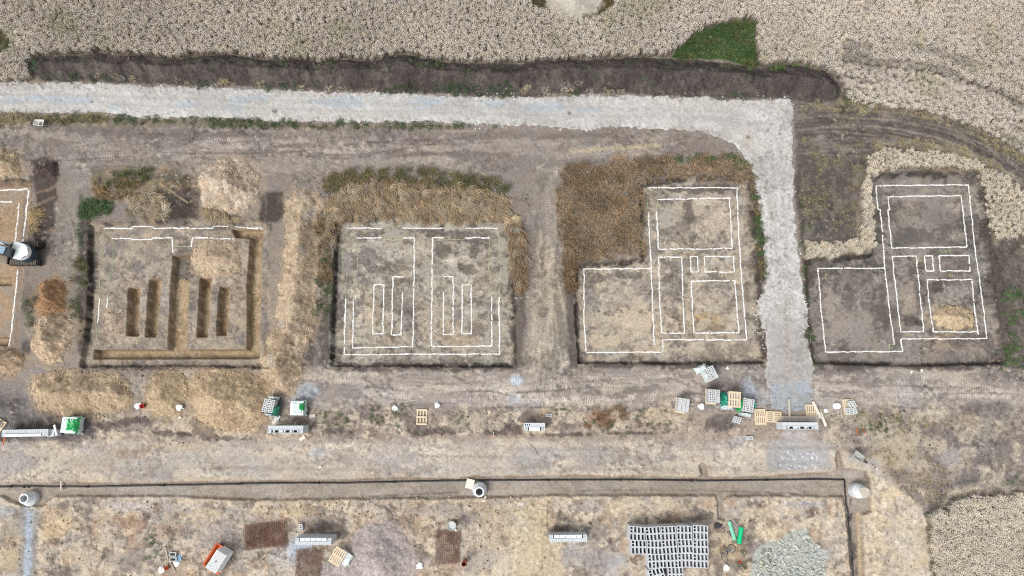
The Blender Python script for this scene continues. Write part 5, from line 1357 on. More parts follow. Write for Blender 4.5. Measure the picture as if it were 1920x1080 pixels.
def pallet_parts(t, z0=0.0, dx=0, dy=0, flip=False, slats=5, jitter=.004, Wp=.8):
    """a Euro pallet: boards, cross boards, foot blocks, each a part"""
    zt = z0 + (.133 if not flip else .011)
    for i in range(slats):
        place(ME_PBOARD, "top_board", t, (dx - Wp/2 + .05 + i * (Wp - .1) / (slats - 1), dy + random.uniform(-jitter, jitter), zt))
    for j in (-.54, 0, .54):
        place(ME_PCROSS, "cross_board", t, (dx, dy + j, z0 + (.111 - .0005 if not flip else .1335)), scale=(Wp / .8, 1, 1))
    if not flip:
        for j in (-.54, 0, .54):
            for i in (-.35, 0, .35): place(ME_PBLOCK, "foot_block", t, (dx + i * Wp / .8, dy + j, z0 + .0605))
        for i in (-.35, 0, .35): place(ME_PBOARD, "base_board", t, (dx + i * Wp / .8, dy, z0 + .0105))

def crumple(cx, cy, w, h, z0, z1, seed, drop=.5, n=14, amp=.05):
    """creased sheet draped on a load: falls from z1 at the inner part to z0 at its rim"""
    r = random.Random(seed); v = []; f = []
    for j in range(n + 1):
        for i in range(n + 1):
            u, w_ = i / n * 2 - 1, j / n * 2 - 1
            e = max(abs(u), abs(w_))
            z = z1 if e < drop else z1 - (z1 - z0) * ((e - drop) / (1 - drop)) ** 1.2
            k = 1 + (.0 if e < .9 else r.uniform(-.12, .16))
            v.append((cx + u * w / 2 * k + r.uniform(-amp, amp) * .5, cy + w_ * h / 2 * k + r.uniform(-amp, amp) * .5, z + r.uniform(-amp, amp)))
    for j in range(n):
        for i in range(n):
            a = j * (n + 1) + i; f.append((a, a + 1, a + n + 2, a + n + 1))
    mb = MB(); mb.v = v; mb.f = f; return mb

LOWCACHE = {}
def lower_layers(cols, rows, layers, bl, bw, me, top_m, gap=.004):
    key = (cols, rows, layers, bl, bw)
    if key in LOWCACHE: return LOWCACHE[key]
    mb = MB(); src = me
    vs_ = [tuple(v.co) for v in src.vertices]; fs = [tuple(p.vertices) for p in src.polygons]
    for L in range(layers):
        for c in range(cols):
            for r_ in range(rows):
                b = len(mb.v); x = (c - (cols - 1) / 2) * (bw + gap); y = (r_ - (rows - 1) / 2) * (bl + gap)
                mb.v += [(-p[1] + x, p[0] + y, p[2] + L * .242) for p in vs_]
                mb.f += [tuple(b + i for i in q) for q in fs]
    LOWCACHE[key] = mb.mesh("lower_blocks", top_m); return LOWCACHE[key]
def block_stack(px, py, rz, label, cols=3, rows=2, layers=4, covered=(), group="pallets of small hollow blocks", missing=()):
    hh = .144 + .242 * layers
    t = root("block_pallet", px, py, label, "block stack", R(rz), group, h=hh)
    pallet_parts(t, 0, slats=5)
    place(lower_layers(cols, rows, layers - 1, .5, .25, ME_B3, M_CONC), "lower_blocks", t, (0, 0, .145), kind="stuff")
    for c in range(cols):
        for r_ in range(rows):
            if (c, r_) in missing: continue
            me = ME_B3F if (c, r_) in covered else ME_B3
            place(me, "block", t, ((c - (cols - 1) / 2) * .288 + random.uniform(-.006, .006), (r_ - (rows - 1) / 2) * .508 + random.uniform(-.008, .008), .145 + .242 * (layers - 1)), PI / 2 + random.uniform(-.02, .02))
    return t, hh
t, hh = block_stack(1333, 700, 25, "tilted pallet of small hollow blocks with white film trailing from its upper corner", 3, 2, 4, covered=((2, 0),))
crumple(-.45, .62, .95, .5, .75, hh + .02, 3, .55, 12, .04).build("plastic_film", M_FILM, t)
crumple(-.40, .05, .22, 1.1, .3, hh - .02, 5, .5, 10, .03).build("plastic_film", M_FILM, t)
t, hh = block_stack(1282, 759.5, -9, "bare pallet of small hollow blocks left of the round white sack", 3, 2, 4, covered=((0, 1), (1, 1), (2, 1), (1, 0), (2, 0), (0, 0)))
t, hh = block_stack(1339.5, 743, -4, "bare pallet of small hollow blocks left of the teal wrapped one", 3, 2, 4, covered=((2, 0),))
t, hh = block_stack(1403.5, 760, -11, "pallet of hollow blocks with green film showing on both sides", 3, 2, 4, covered=((1, 1),))
crumple(-.52, -.02, .26, 1.1, .3, hh - .02, 8, .5, 9, .05).build("green_film", M_GREEN, t)
crumple(.56, .1, .2, .5, .3, hh - .1, 9, .5, 8, .05).build("green_film", M_TEAL, t)
crumple(.1, -.7, .9, .25, .2, hh - .1, 10, .5, 8, .05).build("plastic_film", M_FILM, t)
t, hh = block_stack(503, 761, -9, "pallet of hollow blocks beside the dark membrane roll", 3, 2, 4)
crumple(.52, -.3, .24, .8, .2, hh - .05, 12, .5, 9, .05).build("green_film", M_TEAL, t)
crumple(.1, -.66, .9, .22, .2, hh - .02, 13, .5, 8, .05).build("plastic_film", M_FILM, t); crumple(.05, .66, .85, .2, .4, hh - .02, 14, .5, 8, .04).build("plastic_film", M_FILM, t)
t, hh = block_stack(1376, 749, -4, "stack of hollow blocks topped by an empty pallet, teal film on its left", 3, 2, 4)
crumple(-.56, -.02, .42, 1.15, .25, hh - .02, 15, .4, 11, .06).build("teal_film", M_TEAL, t); crumple(-.25, -.6, 1.0, .4, .2, hh - .05, 16, .4, 9, .05).build("plastic_film", M_FILM, t)
stack_top = t
t2 = bpy.data.objects.new("wooden_pallet", None); COL.objects.link(t2); t2.location = (t.location.x + .02, t.location.y, t.location.z + hh + .004); t2.rotation_euler = (0, 0, R(-5))
thing(t2, "empty pine pallet lying on top of the teal wrapped block stack", "pallet", "loose wooden pallets"); pallet_parts(t2, 0, slats=5, Wp=.92)
# wrapped packs
def wrapped(px, py, rz, label, w=1.05, d=1.1, h=1.1, green=None, seed=1):
    t = root("wrapped_pallet", px, py, label, "wrapped pallet", R(rz), "pallets wrapped in green and white film", h=h)
    pallet_parts(t, 0, slats=5)
    MB().quad_box(0, 0, .145 + (h - .2) / 2, w * .9, d * .9, h - .2).build("load", M_FOAM, t)
    crumple(0, 0, w, d, .2, h + .02, seed, .72, 16, .03).build("white_wrap", M_FILM, t)
    if green:
        gx_, gy_, gw, gd = green
        crumple(gx_, gy_, gw, gd, h - .25, h + .07, seed + 40, .6, 12, .045).build("green_wrap", M_GREEN, t)
    return t
wrapped(556, 765.5, 0, "white wrapped pallet with a green corner, beside two dark membrane rolls", 1.1, 1.15, 1.0, (.34, .12, .42, .72), 21)
wrapped(128, 797, -3, "white sack pallet with bright green film at the right end of the long wall", 1.25, 1.3, 1.1, (.20, .02, .95, 1.22), 22)
# large sets of formwork blocks
def form_stack(px, py, rz, label, layers=5, splits=((0, 1),), cols=4, gaptop=()):
    hh = .242 * layers + .12
    t = root("formwork_stack", px, py, label, "block stack", R(rz), "stacks of formwork blocks set side by side", h=hh)
    MB().quad_box(0, 0, .06, 1.12, 1.0, .12).build("pallet_base", M_WOODO, t)
    place(lower_layers(cols, 2, layers - 1, .5, .276, ME_F1, M_FORM), "lower_blocks", t, (0, 0, .12), kind="stuff")
    for c in range(cols):
        for r_ in range(2):
            place(ME_F2 if (c, r_) in splits else ME_F1, "block", t, ((c - (cols - 1) / 2) * .280 + random.uniform(-.004, .004), (r_ - .5) * .504 + random.uniform(-.008, .008), .12 + .242 * (layers - 1)), PI / 2)
    return t
ORD = ["first", "second", "third", "fourth", "fifth"]
rowsF = [ # y, [(x, rot)]
  ("top row", [(1194.8, 1000.5, -3), (1224.8, 1001, 4), (1254, 1000, 2), (1283.2, 999, -2), (1313.5, 998.3, -3)]),
  ("second row", [(1198, 1026, 0), (1227.3, 1026.8, -2), (1255.6, 1025.6, 4), (1285.3, 1024, 2), (1314.2, 1025.3, -1)]),
  ("third row", [(1229.5, 1052.5, 2), (1257.5, 1051.5, 1), (1285.5, 1050.5, 0), (1314, 1052, -2)]),
  ("bottom row", [(1232, 1079, 14), (1267, 1077, 0)]),
]
for rn, items in rowsF:
    for i, (x, y, a) in enumerate(items):
        sp = ((0, 1),) if not (rn == "third row" and i == 1) else ((3, 0),)
        if rn == "third row" and i == 0: sp = ((0, 1), (1, 0))
        form_stack(x, y, a, "grey formwork block stack, %s from the left in the %s of the large set" % (ORD[i], rn), splits=sp)

# loose blocks
def loose(px, py, rz, label, me=None, tilt=0.0, cat="concrete block", grp="loose concrete blocks"):
    z = hat(px, py)
    o = place(me or ME_B3, "concrete_block", None, (*W(px, py, z), z + .01), rot=(0, tilt, R(rz)))
    return thing(o, label, cat, grp)
loose(1376.5, 786, 65, "left one of two hollow blocks below the teal wrapped stack"); loose(1384, 788, 62, "right one of two hollow blocks below the teal wrapped stack")
loose(1404, 821, 0, "single hollow block on grey dust left of the long meter wall"); loose(1029, 779, 0, "single hollow block above the short meter wall")
loose(566, 988, 98, "single hollow block above the meter wall with five lids")
ME_SOLID = MB().quad_box(0, 0, .06, .46, .25, .12).mesh("concrete_block", M_STONEW)
loose(586.5, 780, 8, "pale solid block right of the white wrapped pallet", ME_SOLID); loose(567.5, 821.5, 38, "pale slab below the meter wall with black slots", ME_SOLID)
ME_SM = MB().quad_box(0, 0, .05, .26, .14, .10).mesh("concrete_block", M_STONEW)
loose(521, 783, 60, "larger pale block at the foot of the block pallet by the membrane roll", MB().quad_box(0, 0, .08, .42, .38, .16).mesh("concrete_block", M_CONC))
loose(516.5, 789.5, -45, "small pale offcut nearest the meter wall with black slots", ME_SM); loose(513.5, 792.5, -50, "small pale offcut beside the left end of the slotted meter wall", ME_SM); loose(521.5, 772, -40, "small pale offcut between membrane roll and block pallet", ME_SM)
loose(338, 783, 5, "small white block under the spoil heap between two sacks", ME_SM); loose(1727, 695, 80, "small white block under the dark plot", ME_SM); loose(1708, 697.5, 70, "smallest white block under the dark plot", ME_SM)
loose(854, 993, -45, "small pale block beside the round mortar tub", ME_SM); loose(600, 876, 20, "white angular block in the middle of the haul strip", ME_SM)
ME_RECT = MB().quad_box(0, 0, .24, .50, .25, .03).mesh("x", M_CONC)
ME_FR = block_mesh("concrete_block", .52, .29, .24, 1, .05)
loose(326.2, 1038.3, 0, "upper of two empty formwork blocks beside the leaning batten", ME_FR); loose(327.4, 1047.8, 4, "lower of two empty formwork blocks beside the leaning batten", ME_FR)

# ------------------------------------------------------------------ meter walls built of blocks
ME_LID = MB().quad_box(0, 0, 0, .34, .245, .05).mesh("meter_lid", M_WHITE)
def meter_wall(cx, cy, w_px, d_px, h, rz, label, style, front=-1, nlid=5):
    """wall of hollow blocks, two bricks deep, with a bay for meter boxes in the front row"""
    Lw = W(cx + w_px / 2, cy, h)[0] - W(cx - w_px / 2, cy, h)[0]; Dw = W(cx, cy - d_px / 2, h)[1] - W(cx, cy + d_px / 2, h)[1]
    t = root("meter_wall", cx, cy, label, "block wall", R(rz), "free standing block walls for meters", h=h); t["kind"] = "thing"
    n = max(2, round(Lw / .5)); bl = Lw / n; sx = bl / .508; sy = (Dw / 2) / .262
    courses = round((h - .0) / .2); ch = h / courses
    mb = MB()
    for c in range(courses - 1):
        off = bl / 2 if c % 2 else 0
        for row in (-1, 1):
            y = row * Dw / 4
            k = 0; x = -Lw / 2
            edges = [-Lw / 2] + [(-Lw / 2 + off + bl * (i + (0 if off else 1))) for i in range(n + 1)] + [Lw / 2]
            edges = sorted(set(round(max(-Lw/2, min(Lw/2, e)), 4) for e in edges))
            for a, b in zip(edges[:-1], edges[1:]):
                if b - a > .02: mb.quad_box((a + b) / 2, y, c * ch + ch / 2, b - a - .012, Dw / 2 - .008, ch - .010)
    mb.build("lower_courses", M_WALLC, t, kind="stuff")
    MB().quad_box(0, 0, h / 2 - ch / 2, Lw - .03, Dw - .03, h - ch - .01).build("mortar", M_HOLE, t)
    zt = h - ch
    yb = -front * Dw / 4
    scz = ch / .242
    for i in range(n):
        place(ME_B3FW if style != 'short' or i else ME_B3W, "block", t, (-Lw/2 + bl * (i + .5), yb, zt), scale=(sx, sy, scz))
    yf = front * Dw / 4
    for sgn in (-1, 1):
        place(ME_B3FW if style != 'short' else ME_B3W, "block", t, (sgn * (Lw/2 - Dw/4 * 1.0), yf, zt), rz=PI / 2, scale=((Dw / 2 - .012) / .5, .27 / .25, scz))
    bay = Lw - Dw - .14
    if style in ('lids', 'short', 'strip'):
        MB().quad_box(0, yf, zt + ch * .3, bay, Dw / 2 - .02, ch * .6).build("meter_box", M_WALLC, t)
        if style == 'strip':
            MB().quad_box(-.12, yf - .02, h - .01, bay - .1, .19, .05).build("meter_lid", M_WHITE, t)
        else:
            for i in range(nlid):
                place(ME_LID, "meter_lid", t, (-bay / 2 + bay * (i + .5) / nlid, yf + random.uniform(-.01, .01), zt + ch * .6 + .04), rz=random.uniform(-.03, .03), scale=((bay / nlid - .06) / .34, min(1.0, (Dw / 2 - .05) / .245), 1))
    else:
        MB().quad_box(0, yf - front * (Dw / 4 - .03), zt + ch / 2, bay, .04, ch).quad_box(0, yf + front * (Dw / 4 - .03), zt + ch / 2, bay, .04, ch).build("bay_rim", M_WALLC, t)
        sb = MB()
        x = -bay / 2
        for wv in (.18, .09, .09, .2, .1, .1, .16):
            pass
        segs = [(.02,.09),(.24,.40),(.44,.50),(.66,.74),(.78,.81),(.95,1.0)] if front < 0 else [(0,.02),(.18,.24),(.34,.42),(.55,.66),(.72,.78),(.96,1.0)]
        for a, b in segs:
            sb.quad_box(-bay / 2 + bay * (a + b) / 2, yf, zt + ch * .4, bay * (b - a), Dw / 2 - .08, ch * .8 - .01)
        sb.build("bay_cross_blocks", M_WALLC, t)
        MB().quad_box(0, yf, zt + .004, bay - .01, Dw / 2 - .09, .006).build("bay_shade_sheet", M_RUBBER, t)  # black sheet: shade inside the open slots, put in as colour
    return t
meter_wall(535, 805.3, 66.5, 14.5, 1.55, 0, "tall block wall with black slots, below the white wrapped pallet", 'slots', -1)
meter_wall(46.5, 812, 86, 13.5, 1.15, 1, "long block wall with one white strip at the left picture edge", 'strip', -1)
meter_wall(1002.3, 800.4, 39.6, 15, 1.3, 0, "short block wall with a single white lid in the middle of the site", 'short', -1, 1)
meter_wall(1500.8, 798.6, 66.6, 13.6, 1.3, 0, "tall block wall with black slots beside pallets and boards", 'slots', -1)
meter_wall(586.8, 1015.2, 67.6, 13.4, 1.8, -.6, "tall block wall with five white lids beside the rusty mesh", 'lids', 1)
meter_wall(1065.5, 1009.5, 69.8, 14.0, 1.3, .8, "block wall with five white lids left of the large block set", 'lids', 1)
# block leaning at the right end of the left wall
ME_END = MB().quad_box(0, 0, .45, .52, .5, .9).mesh("concrete_block", M_WALLC)
o = place(ME_END, "concrete_pier", None, (*W(101, 812, .5), hat(101, 812)), rz=R(4)); thing(o, "low grey block pier at the right end of the long wall", "concrete block")
o = MB().quad_box(0, 0, .04, .14, .85, .08).build("concrete_lath", M_CONC2, None, loc=(*W(104.5, 806.5, .95), .95 + hat(104, 807)), rz=R(20)); thing(o, "pale lath lying across the low grey pier", "lath")

# ------------------------------------------------------------------ manholes
def manhole(px, py, r, label, top_off, r_top, h_body, h_cone, cover=False, zb=-.42):
    """round concrete shaft: ring, eccentric cone, neck"""
    t = root("manhole_shaft", px, py, label, "manhole", 0, "concrete manhole shafts along the service trench", z=zb)
    ox, oy = top_off
    MB().lathe([(r, 0), (r, h_body)], 32).build("ring", M_CONC2, t, smooth=True)
    MB().lathe([(r + .012, h_body * .48), (r + .012, h_body * .52)], 32).build("joint", M_CONC, t, smooth=True)
    MB().lathe([(r - .01, h_body + .005), (r_top + .02, h_body + h_cone, ox, oy)], 32).build("cone", M_CONC2, t, smooth=True)
    zt = h_body + h_cone
    MB().lathe([(r_top + .02, zt - .002, ox, oy), (r_top, zt + .08, ox, oy), (r_top - .10, zt + .08, ox, oy), (r_top - .10, .1, ox, oy)], 32).build("neck", M_CONC2, t, smooth=False)
    MB().lathe([(0.001, .05), (r - .05, .05)], 24).build("shaft_bottom", M_RUBBER, t)
    if cover:
        for i in range(6):
            x = -r_top * .8 + (i + .5) * r_top * 1.6 / 6
            ln = 2 * math.sqrt(max(.01, r_top ** 2 - x ** 2)) * .95
            MB().quad_box(0, 0, 0, r_top * 1.6 / 6 - .015, ln, .03).build("cover_board", M_WOODO, t, loc=(ox + x * math.cos(.5), oy + x * math.sin(.5), zt + .10), rz=.5)
    return t
manhole(64.5, 933.5, .56, "left manhole shaft with open black mouth above the grey gravel strip", (-.10, .06), .36, .55, .42)
manhole(899.8, 916.5, .56, "middle manhole shaft with open black mouth beside the pale square slab", (.0, -.12), .37, .62, .42)
manhole(1601.5, 918.5, .57, "right manhole shaft closed with slats at the trench corner", (.06, -.04), .38, .8, .55, True)
o = MB().quad_box(0, 0, .05, .62, .72, .1).build("square_slab", M_STONEW, None, loc=(*W(881, 907.5, 0), hat(881, 905) + .1), rz=R(-14)); thing(o, "pale square slab leaning beside the middle manhole", "slab")
o = MB().quad_box(0, 0, .03, .12, .3, .06).build("concrete_offcut", M_STONEW, None, loc=(*W(909, 934, 0), hat(909, 934) + .02), rz=R(-35)); thing(o, "pinkish offcut below the middle manhole", "offcut")
# ------------------------------------------------------------------ water pipe in the trench
def pipe_run(pts, label, n_couple, seg_px=66):
    dense = []
    for a, b in zip(pts[:-1], pts[1:]):
        L = math.hypot(b[0] - a[0], b[1] - a[1]); k = max(1, int(L / 12))
        for i in range(k): dense.append((a[0] + (b[0] - a[0]) * i / k, a[1] + (b[1] - a[1]) * i / k + random.uniform(-.15, .15)))
    dense.append(pts[-1])
    x0 = W(*dense[0]); base = bpy.data.objects.new("water_pipe", None); COL.objects.link(base); base.location = (x0[0], x0[1], -.4)
    thing(base, label, "pipe")
    P3 = [Vector((*W(p[0], p[1], -.35), hat(p[0], p[1]) + .07)) - base.location for p in dense]
    step = max(2, int(seg_px / 12))
    i = 0
    while i < len(P3) - 1:
        j = min(len(P3) - 1, i + step)
        MB().tube(P3[i:j + 1], .062, 8).build("pipe_length", M_BLACK, base, smooth=True)
        if j < len(P3) - 1:
            d = (P3[j] - P3[j - 1]).normalized()
            MB().tube([P3[j] - d * .1, P3[j] + d * .1], .085, 10).build("coupling", M_RUBBER, base, smooth=True)
        i = j
    return base
pipe_run(PIPE, "long black water pipe lying in the service trench", 8, 132)
pipe_run(PIPE_B, "black water pipe turning down beside the right manhole", 3, 70)
for i, (x, y) in enumerate(((48, 912.5), (57, 912))):
    o = MB().lathe([(.10, 0), (.10, .12), (.06, .16), (.001, .17)], 12).build("pipe_valve", M_BLACK, None, smooth=True, loc=(*W(x, y, -.3), hat(x, y) + .02)); thing(o, "%s black valve on the pipe above the left manhole" % ("left" if i == 0 else "right"), "valve")
o = MB().quad_box(0, 0, .05, .1, .75, .06).build("wooden_lath", M_WOODO, None, loc=(*W(114, 911, 0), hat(114, 911) + .16), rz=R(6)); thing(o, "wooden lath laid across the black pipe", "lath")

# ------------------------------------------------------------------ rebar mats
def rebar_sheet(t, corners, z, sp=.15, seed=0, r=.011, part="mesh_sheet"):
    rr = random.Random(seed); mb = MB()
    A, B, Cc, D = [Vector((*c, 0)) for c in corners]   # A-B top edge, D-C bottom edge
    nu = int((B - A).length / sp); nv = int((D - A).length / sp)
    for i in range(nu + 1):
        u = i / nu; p = A.lerp(B, u); q = D.lerp(Cc, u); j = rr.uniform(-.01, .01)
        mb.tube([(p.x + j, p.y, z), (q.x + j, q.y, z)], r, 4)
    for i in range(nv + 1):
        v_ = i / nv; p = A.lerp(D, v_); q = B.lerp(Cc, v_)
        mb.tube([(p.x, p.y, z + .02), (q.x, q.y, z + .02)], r, 4)
    return mb.build(part, M_STEELR, t)
def rebar(label, cpx, sheets, sp=.15):
    cx = sum(p[0] for p in cpx) / 4; cy = sum(p[1] for p in cpx) / 4
    t = root("rebar_mat", cx, cy, label, "steel mesh", 0, "rusty steel mesh mats on the sand")
    ox, oy = t.location.x, t.location.y
    for k in range(sheets):
        dx, dy = random.uniform(-.12, .12) * k, random.uniform(-.08, .08) * k
        rebar_sheet(t, [(W(*p)[0] - ox + dx, W(*p)[1] - oy + dy) for p in cpx], .08 + .05 * k, sp, k, .009)
rebar("stack of dark rusty mesh mats left of the wall with five lids", [(460, 987), (537.5, 976), (538.5, 1021), (461.5, 1031.5)], 2)
rebar("rusty mesh mat half buried under mauve sand", [(561, 1029), (604, 1029), (597, 1092), (553, 1092)], 1)
rebar("rusty mesh mat below the round mortar tub", [(820, 994), (864, 995), (861, 1053), (816, 1057)], 1)

# ------------------------------------------------------------------ pallets and boards
def pallet(px, py, rz, label, flip=False, slats=5, Wp=.8, h=.15, dz=0.0, g="loose wooden pallets"):
    t = root("wooden_pallet", px, py, label, "pallet", R(rz), g, dz=dz); pallet_parts(t, 0, flip=flip, slats=slats, Wp=Wp); return t
pallet(791, 782, -1, "upturned pine pallet between two white sacks", True, 4, .82)
pallet(1424.5, 781.5, 1, "pine pallet with upright slats left of the weathered one", False, 6, .85)
pallet(1449.8, 781.8, 88, "weathered pallet with level slats left of the board pile", False, 6, .85)
pallet(1520.5, 773, 0, "pine pallet behind the board pile right of the blue dust", False, 6, .86)
t = pallet(637, 1040, -30, "pine pallet lying on cement bags beside the mauve sand", False, 6, .9, dz=.55)
t0 = root("cement_bags", 648, 1044, "grey blue cement bags under the tilted pine pallet", "bags", R(-34))
for k in range(4):
    for i in range(2): crumple(-.25 + i * .5 + .04 * (k % 2), .0, .5, .75, .0, .12, 60 + k * 2 + i, .6, 7, .015).build("bag", M_FILM if k > 1 else M_BLUE, t0, loc=(0, 0, .12 * k), rz=R(8 * (k % 2)))
MB().quad_box(0, 0, .23, .9, .9, .40).build("bag_core", M_CONC2, t0)
t = pallet(1590.5, 763, 3, "small pallet with hollow blocks at the right end of the storage row", False, 6, .84)
for k, (x, y, a) in enumerate(((-.22, -.32, 88), (.08, -.34, 90), (.30, .22, 112), (.03, .20, 110), (.34, -.3, 100))):
    o = place(ME_B3, "concrete_block", None, (t.location.x + x, t.location.y + y, t.location.z + .146), rz=R(a)); thing(o, "hollow block %s of the small pallet right of the spool" % ("at the lower left corner", "at the lower middle", "at the upper right", "at the upper middle", "at the lower right corner")[k], "concrete block", "loose concrete blocks")
def board(px, py, L, w, rz, label, h=.05, z=.03, m=None, name="wooden_board"):
    o = MB().quad_box(0, 0, 0, L, w, h).build(name, m or M_WOODO, None, loc=(*W(px, py, z), hat(px, py) + z), rot=(0, 0, R(rz))); return thing(o, label, "board", None)
board(1531.5, 768.5, 1.38, .2, -68, "wide pale board crossing the pine pallet right of the dust", z=.2, m=M_STONEW)
board(1543, 786, 1.15, .2, -71, "short pale board lying right of the slotted wall", m=M_STONEW)
t = root("board_pile", 1498, 785.8, "flat pile of long weathered boards behind the slotted wall", "board pile", 0)
for k, (y, w) in enumerate(((-.11, .13), (.03, .13), (.165, .12))):
    for z in range(3): MB().quad_box(0, 0, 0, 3.0 + random.uniform(-.05, .05), w, .05).build("board", M_WOODO, t, loc=(random.uniform(-.04, .04), y, .03 + .053 * z))
board(1480, 771, 1.85, .14, 87, "upright board reaching from the pile into the blue dust", z=.22)
board(771, 751, 1.15, .05, 9, "thin pale batten above the upturned pallet"); board(972, 781, 1.0, .05, 62, "thin pale batten left of the short meter wall")
board(312.5, 1038, .95, .05, -72, "upper half of the cracked batten beside the two empty blocks", z=.08); board(323, 1062.5, .9, .05, -57, "lower half of the cracked batten beside the two empty blocks", z=.08)
board(1360, 981, 1.15, .04, 42, "thin batten left of the pale green roll"); board(1378.5, 980.5, 1.0, .04, -50, "thin batten ending at the bright green roll"); board(1364, 1001, .7, .04, -48, "short thin batten above the bicycle"); board(1383, 992, .55, .04, 38, "short thin batten between the two green rolls")
def stakes(px, py, L, gap, label, m=M_ORANGE, rz=0):
    t = root("marker_frame", px, py, label, "marker", R(rz))
    for s_ in (-1, 1): MB().quad_box(s_ * gap / 2, 0, L / 2, .05, .05, L).build("post", m, t)
    MB().quad_box(0, 0, L - .04, gap + .15, .06, .08).build("rail", m, t); return t
t = root("marker_frame", 1613.5, 808, "small orange batter board right of the slotted wall", "marker", 0)
MB().quad_box(-.25, 0, .04, .06, .5, .06).build("post", M_ORANGE, t, rz=R(8)); MB().quad_box(.25, 0, .04, .06, .5, .06).build("post", M_ORANGE, t, rz=R(14)); MB().quad_box(0, .24, .09, .5, .03, .04).build("rail", M_WOOD, t)
t = root("marker_frame", 925, 812, "small red and white T shaped marker in the debris strip", "marker", 0)
MB().quad_box(0, .05, .05, .04, .55, .05).build("post", M_STONEW, t); MB().quad_box(0, -.25, .06, .4, .05, .05).build("rail", mat("faded_red", (204,140,120)), t)
board(889.5, 808.5, .5, .04, 90, "short white peg in the debris strip", m=M_STONEW)
t = root("sawhorse", 9, 824, "orange sawhorse at the left picture edge under the long wall", "sawhorse", 0)
MB().quad_box(.18, 0, .3, .08, .75, .06).build("leg", M_ORANGE, t, rz=R(-10)); MB().quad_box(-.35, .1, .3, .5, .08, .06).build("rail", M_ORANGE, t); MB().quad_box(-.45, 0, .3, .08, .7, .06).build("leg", M_ORANGE, t, rz=R(6))
t = pallet(-2, 800, -30, "cream crate with holes cut by the left picture edge", False, 5, .8, g=None)
o = place(ME_B3, "concrete_block", None, (t.location.x + .1, t.location.y + .2, t.location.z + .146), rz=R(60)); thing(o, "hollow block on the crate at the left picture edge", "concrete block")

# ------------------------------------------------------------------ sacks
def sack(px, py, r, seed, label, sq=.42, el=1.0, rz=0.0, name="white_sack", m=None, knot=True):
    rr = random.Random(seed); n, k = 14, 8; v = []; f = []
    ph = [rr.uniform(0, 6.28) for _ in range(3)]
    for j in range(k + 1):
        th = PI * j / k
        for i in range(n):
            a = 2 * PI * i / n
            c = abs(math.cos(a)) ** .7; s_ = abs(math.sin(a)) ** .7
            d = r * (1 + .12 * math.sin(3 * a + ph[0]) + .08 * math.sin(5 * a + ph[1])) * (1 + rr.uniform(-.05, .05))
            v.append((d * el * math.sin(th) * math.cos(a), d * math.sin(th) * math.sin(a), r * sq * (1 + math.cos(th)) * (1 + .1 * math.sin(4 * a + ph[2])) + (0 if j else .02)))
    for j in range(k):
        for i in range(n):
            f.append((j*n + i, j*n + (i+1) % n, (j+1)*n + (i+1) % n, (j+1)*n + i))
    b = len(v); a0 = ph[0]
    if knot:   # the gathered mouth of the sack
        for (rad, d, z) in ((.10, .85, .35), (.05, 1.05, .30), (.13, 1.35, .22)):
            for i in range(6):
                a = 2 * PI * i / 6
                v.append((r * (d * math.cos(a0) - rad * 2 * math.sin(a) * math.sin(a0)), r * (d * math.sin(a0) + rad * 2 * math.sin(a) * math.cos(a0)), r * (z + rad * math.cos(a))))
        for q in range(2):
            for i in range(6): f.append((b + q*6 + i, b + q*6 + (i+1) % 6, b + (q+1)*6 + (i+1) % 6, b + (q+1)*6 + i))
        f.append(tuple(b + 12 + i for i in range(6)))
    mb = MB(); mb.v = v; mb.f = f
    z = hat(px, py)
    o = mb.build(name, m or M_SACK, None, smooth=True, loc=(*W(px, py, z), max(z, hat_np(np.array([px]), np.array([py]), TOPZ)[0]) - .02), rz=rz)
    return thing(o, label, "sack", "white sacks scattered over the site")
sack(260, 761, .24, 1, "white sack beside the red tub left of the middle heap", el=1.3, rz=.4)
o = MB().lathe([(.001, .05), (.13, .05), (.17, .3), (.19, .3), (.15, 0)], 16).build("red_tub", M_RED, None, smooth=True, loc=(*W(269.5, 761.5), hat(269, 761) + .02)); thing(o, "small red tub beside the white sack left of the middle heap", "tub")
sack(338.5, 764, .27, 2, "white sack in the gap between the two wide spoil heaps"); sack(741, 765.5, .24, 3, "white sack left of the upturned pallet"); sack(820, 760, .23, 4, "white sack right of the upturned pallet")
sack(787.5, 1060, .25, 5, "white sack left of the lower rusty mesh"); sack(1314.5, 762, .26, 6, "round white sack between the bare block pallets", knot=False)
sack(1361.5, 1064, .25, 7, "white sack below the bicycle"); sack(304.5, 1068, .26, 8, "white sack beside the orange bucket at the bottom"); sack(1548, 770, .17, 9, "small white bag left of the cable spool", rz=1.)
sack(1364, 690, .14, 10, "small white scrap right of the tilted block pallet", el=.7)
o = MB().lathe([(.001, .04), (.12, .04), (.15, .3), (.16, .3), (.13, 0)], 16).build("orange_bucket", M_ORANGE, None, smooth=True, loc=(*W(314.5, 1064), hat(314, 1064))); thing(o, "orange bucket right of the white sack at the bottom", "bucket")
t = root("cable_spool", 1567, 761.5, "round white cable spool right of the boards", "spool", 0)
MB().lathe([(.001, .0), (.24, .0), (.24, .02), (.001, .02)], 24).build("flange", M_WHITE, t, loc=(0, 0, .0)); MB().lathe([(.12, .02), (.12, .28)], 20).build("drum", M_WHITE, t); MB().lathe([(.035, .30), (.24, .30), (.24, .28), (.035, .28)], 24).build("flange", M_WHITE, t)
o = MB().quad_box(0, 0, .05, .45, .4, .1).build("blue_sack", M_BLUE, None, loc=(*W(335, 1047), hat(335, 1047) + .02), rz=R(25)); thing(o, "blue and white bag right of the two empty blocks", "sack")
sack(331.5, 1057, .2, 31, "grey white crumpled bag below the blue bag", knot=False, sq=.25, el=1.2); sack(338.5, 1043, .17, 33, "pale crumpled bag above the blue bag", knot=False, sq=.25)
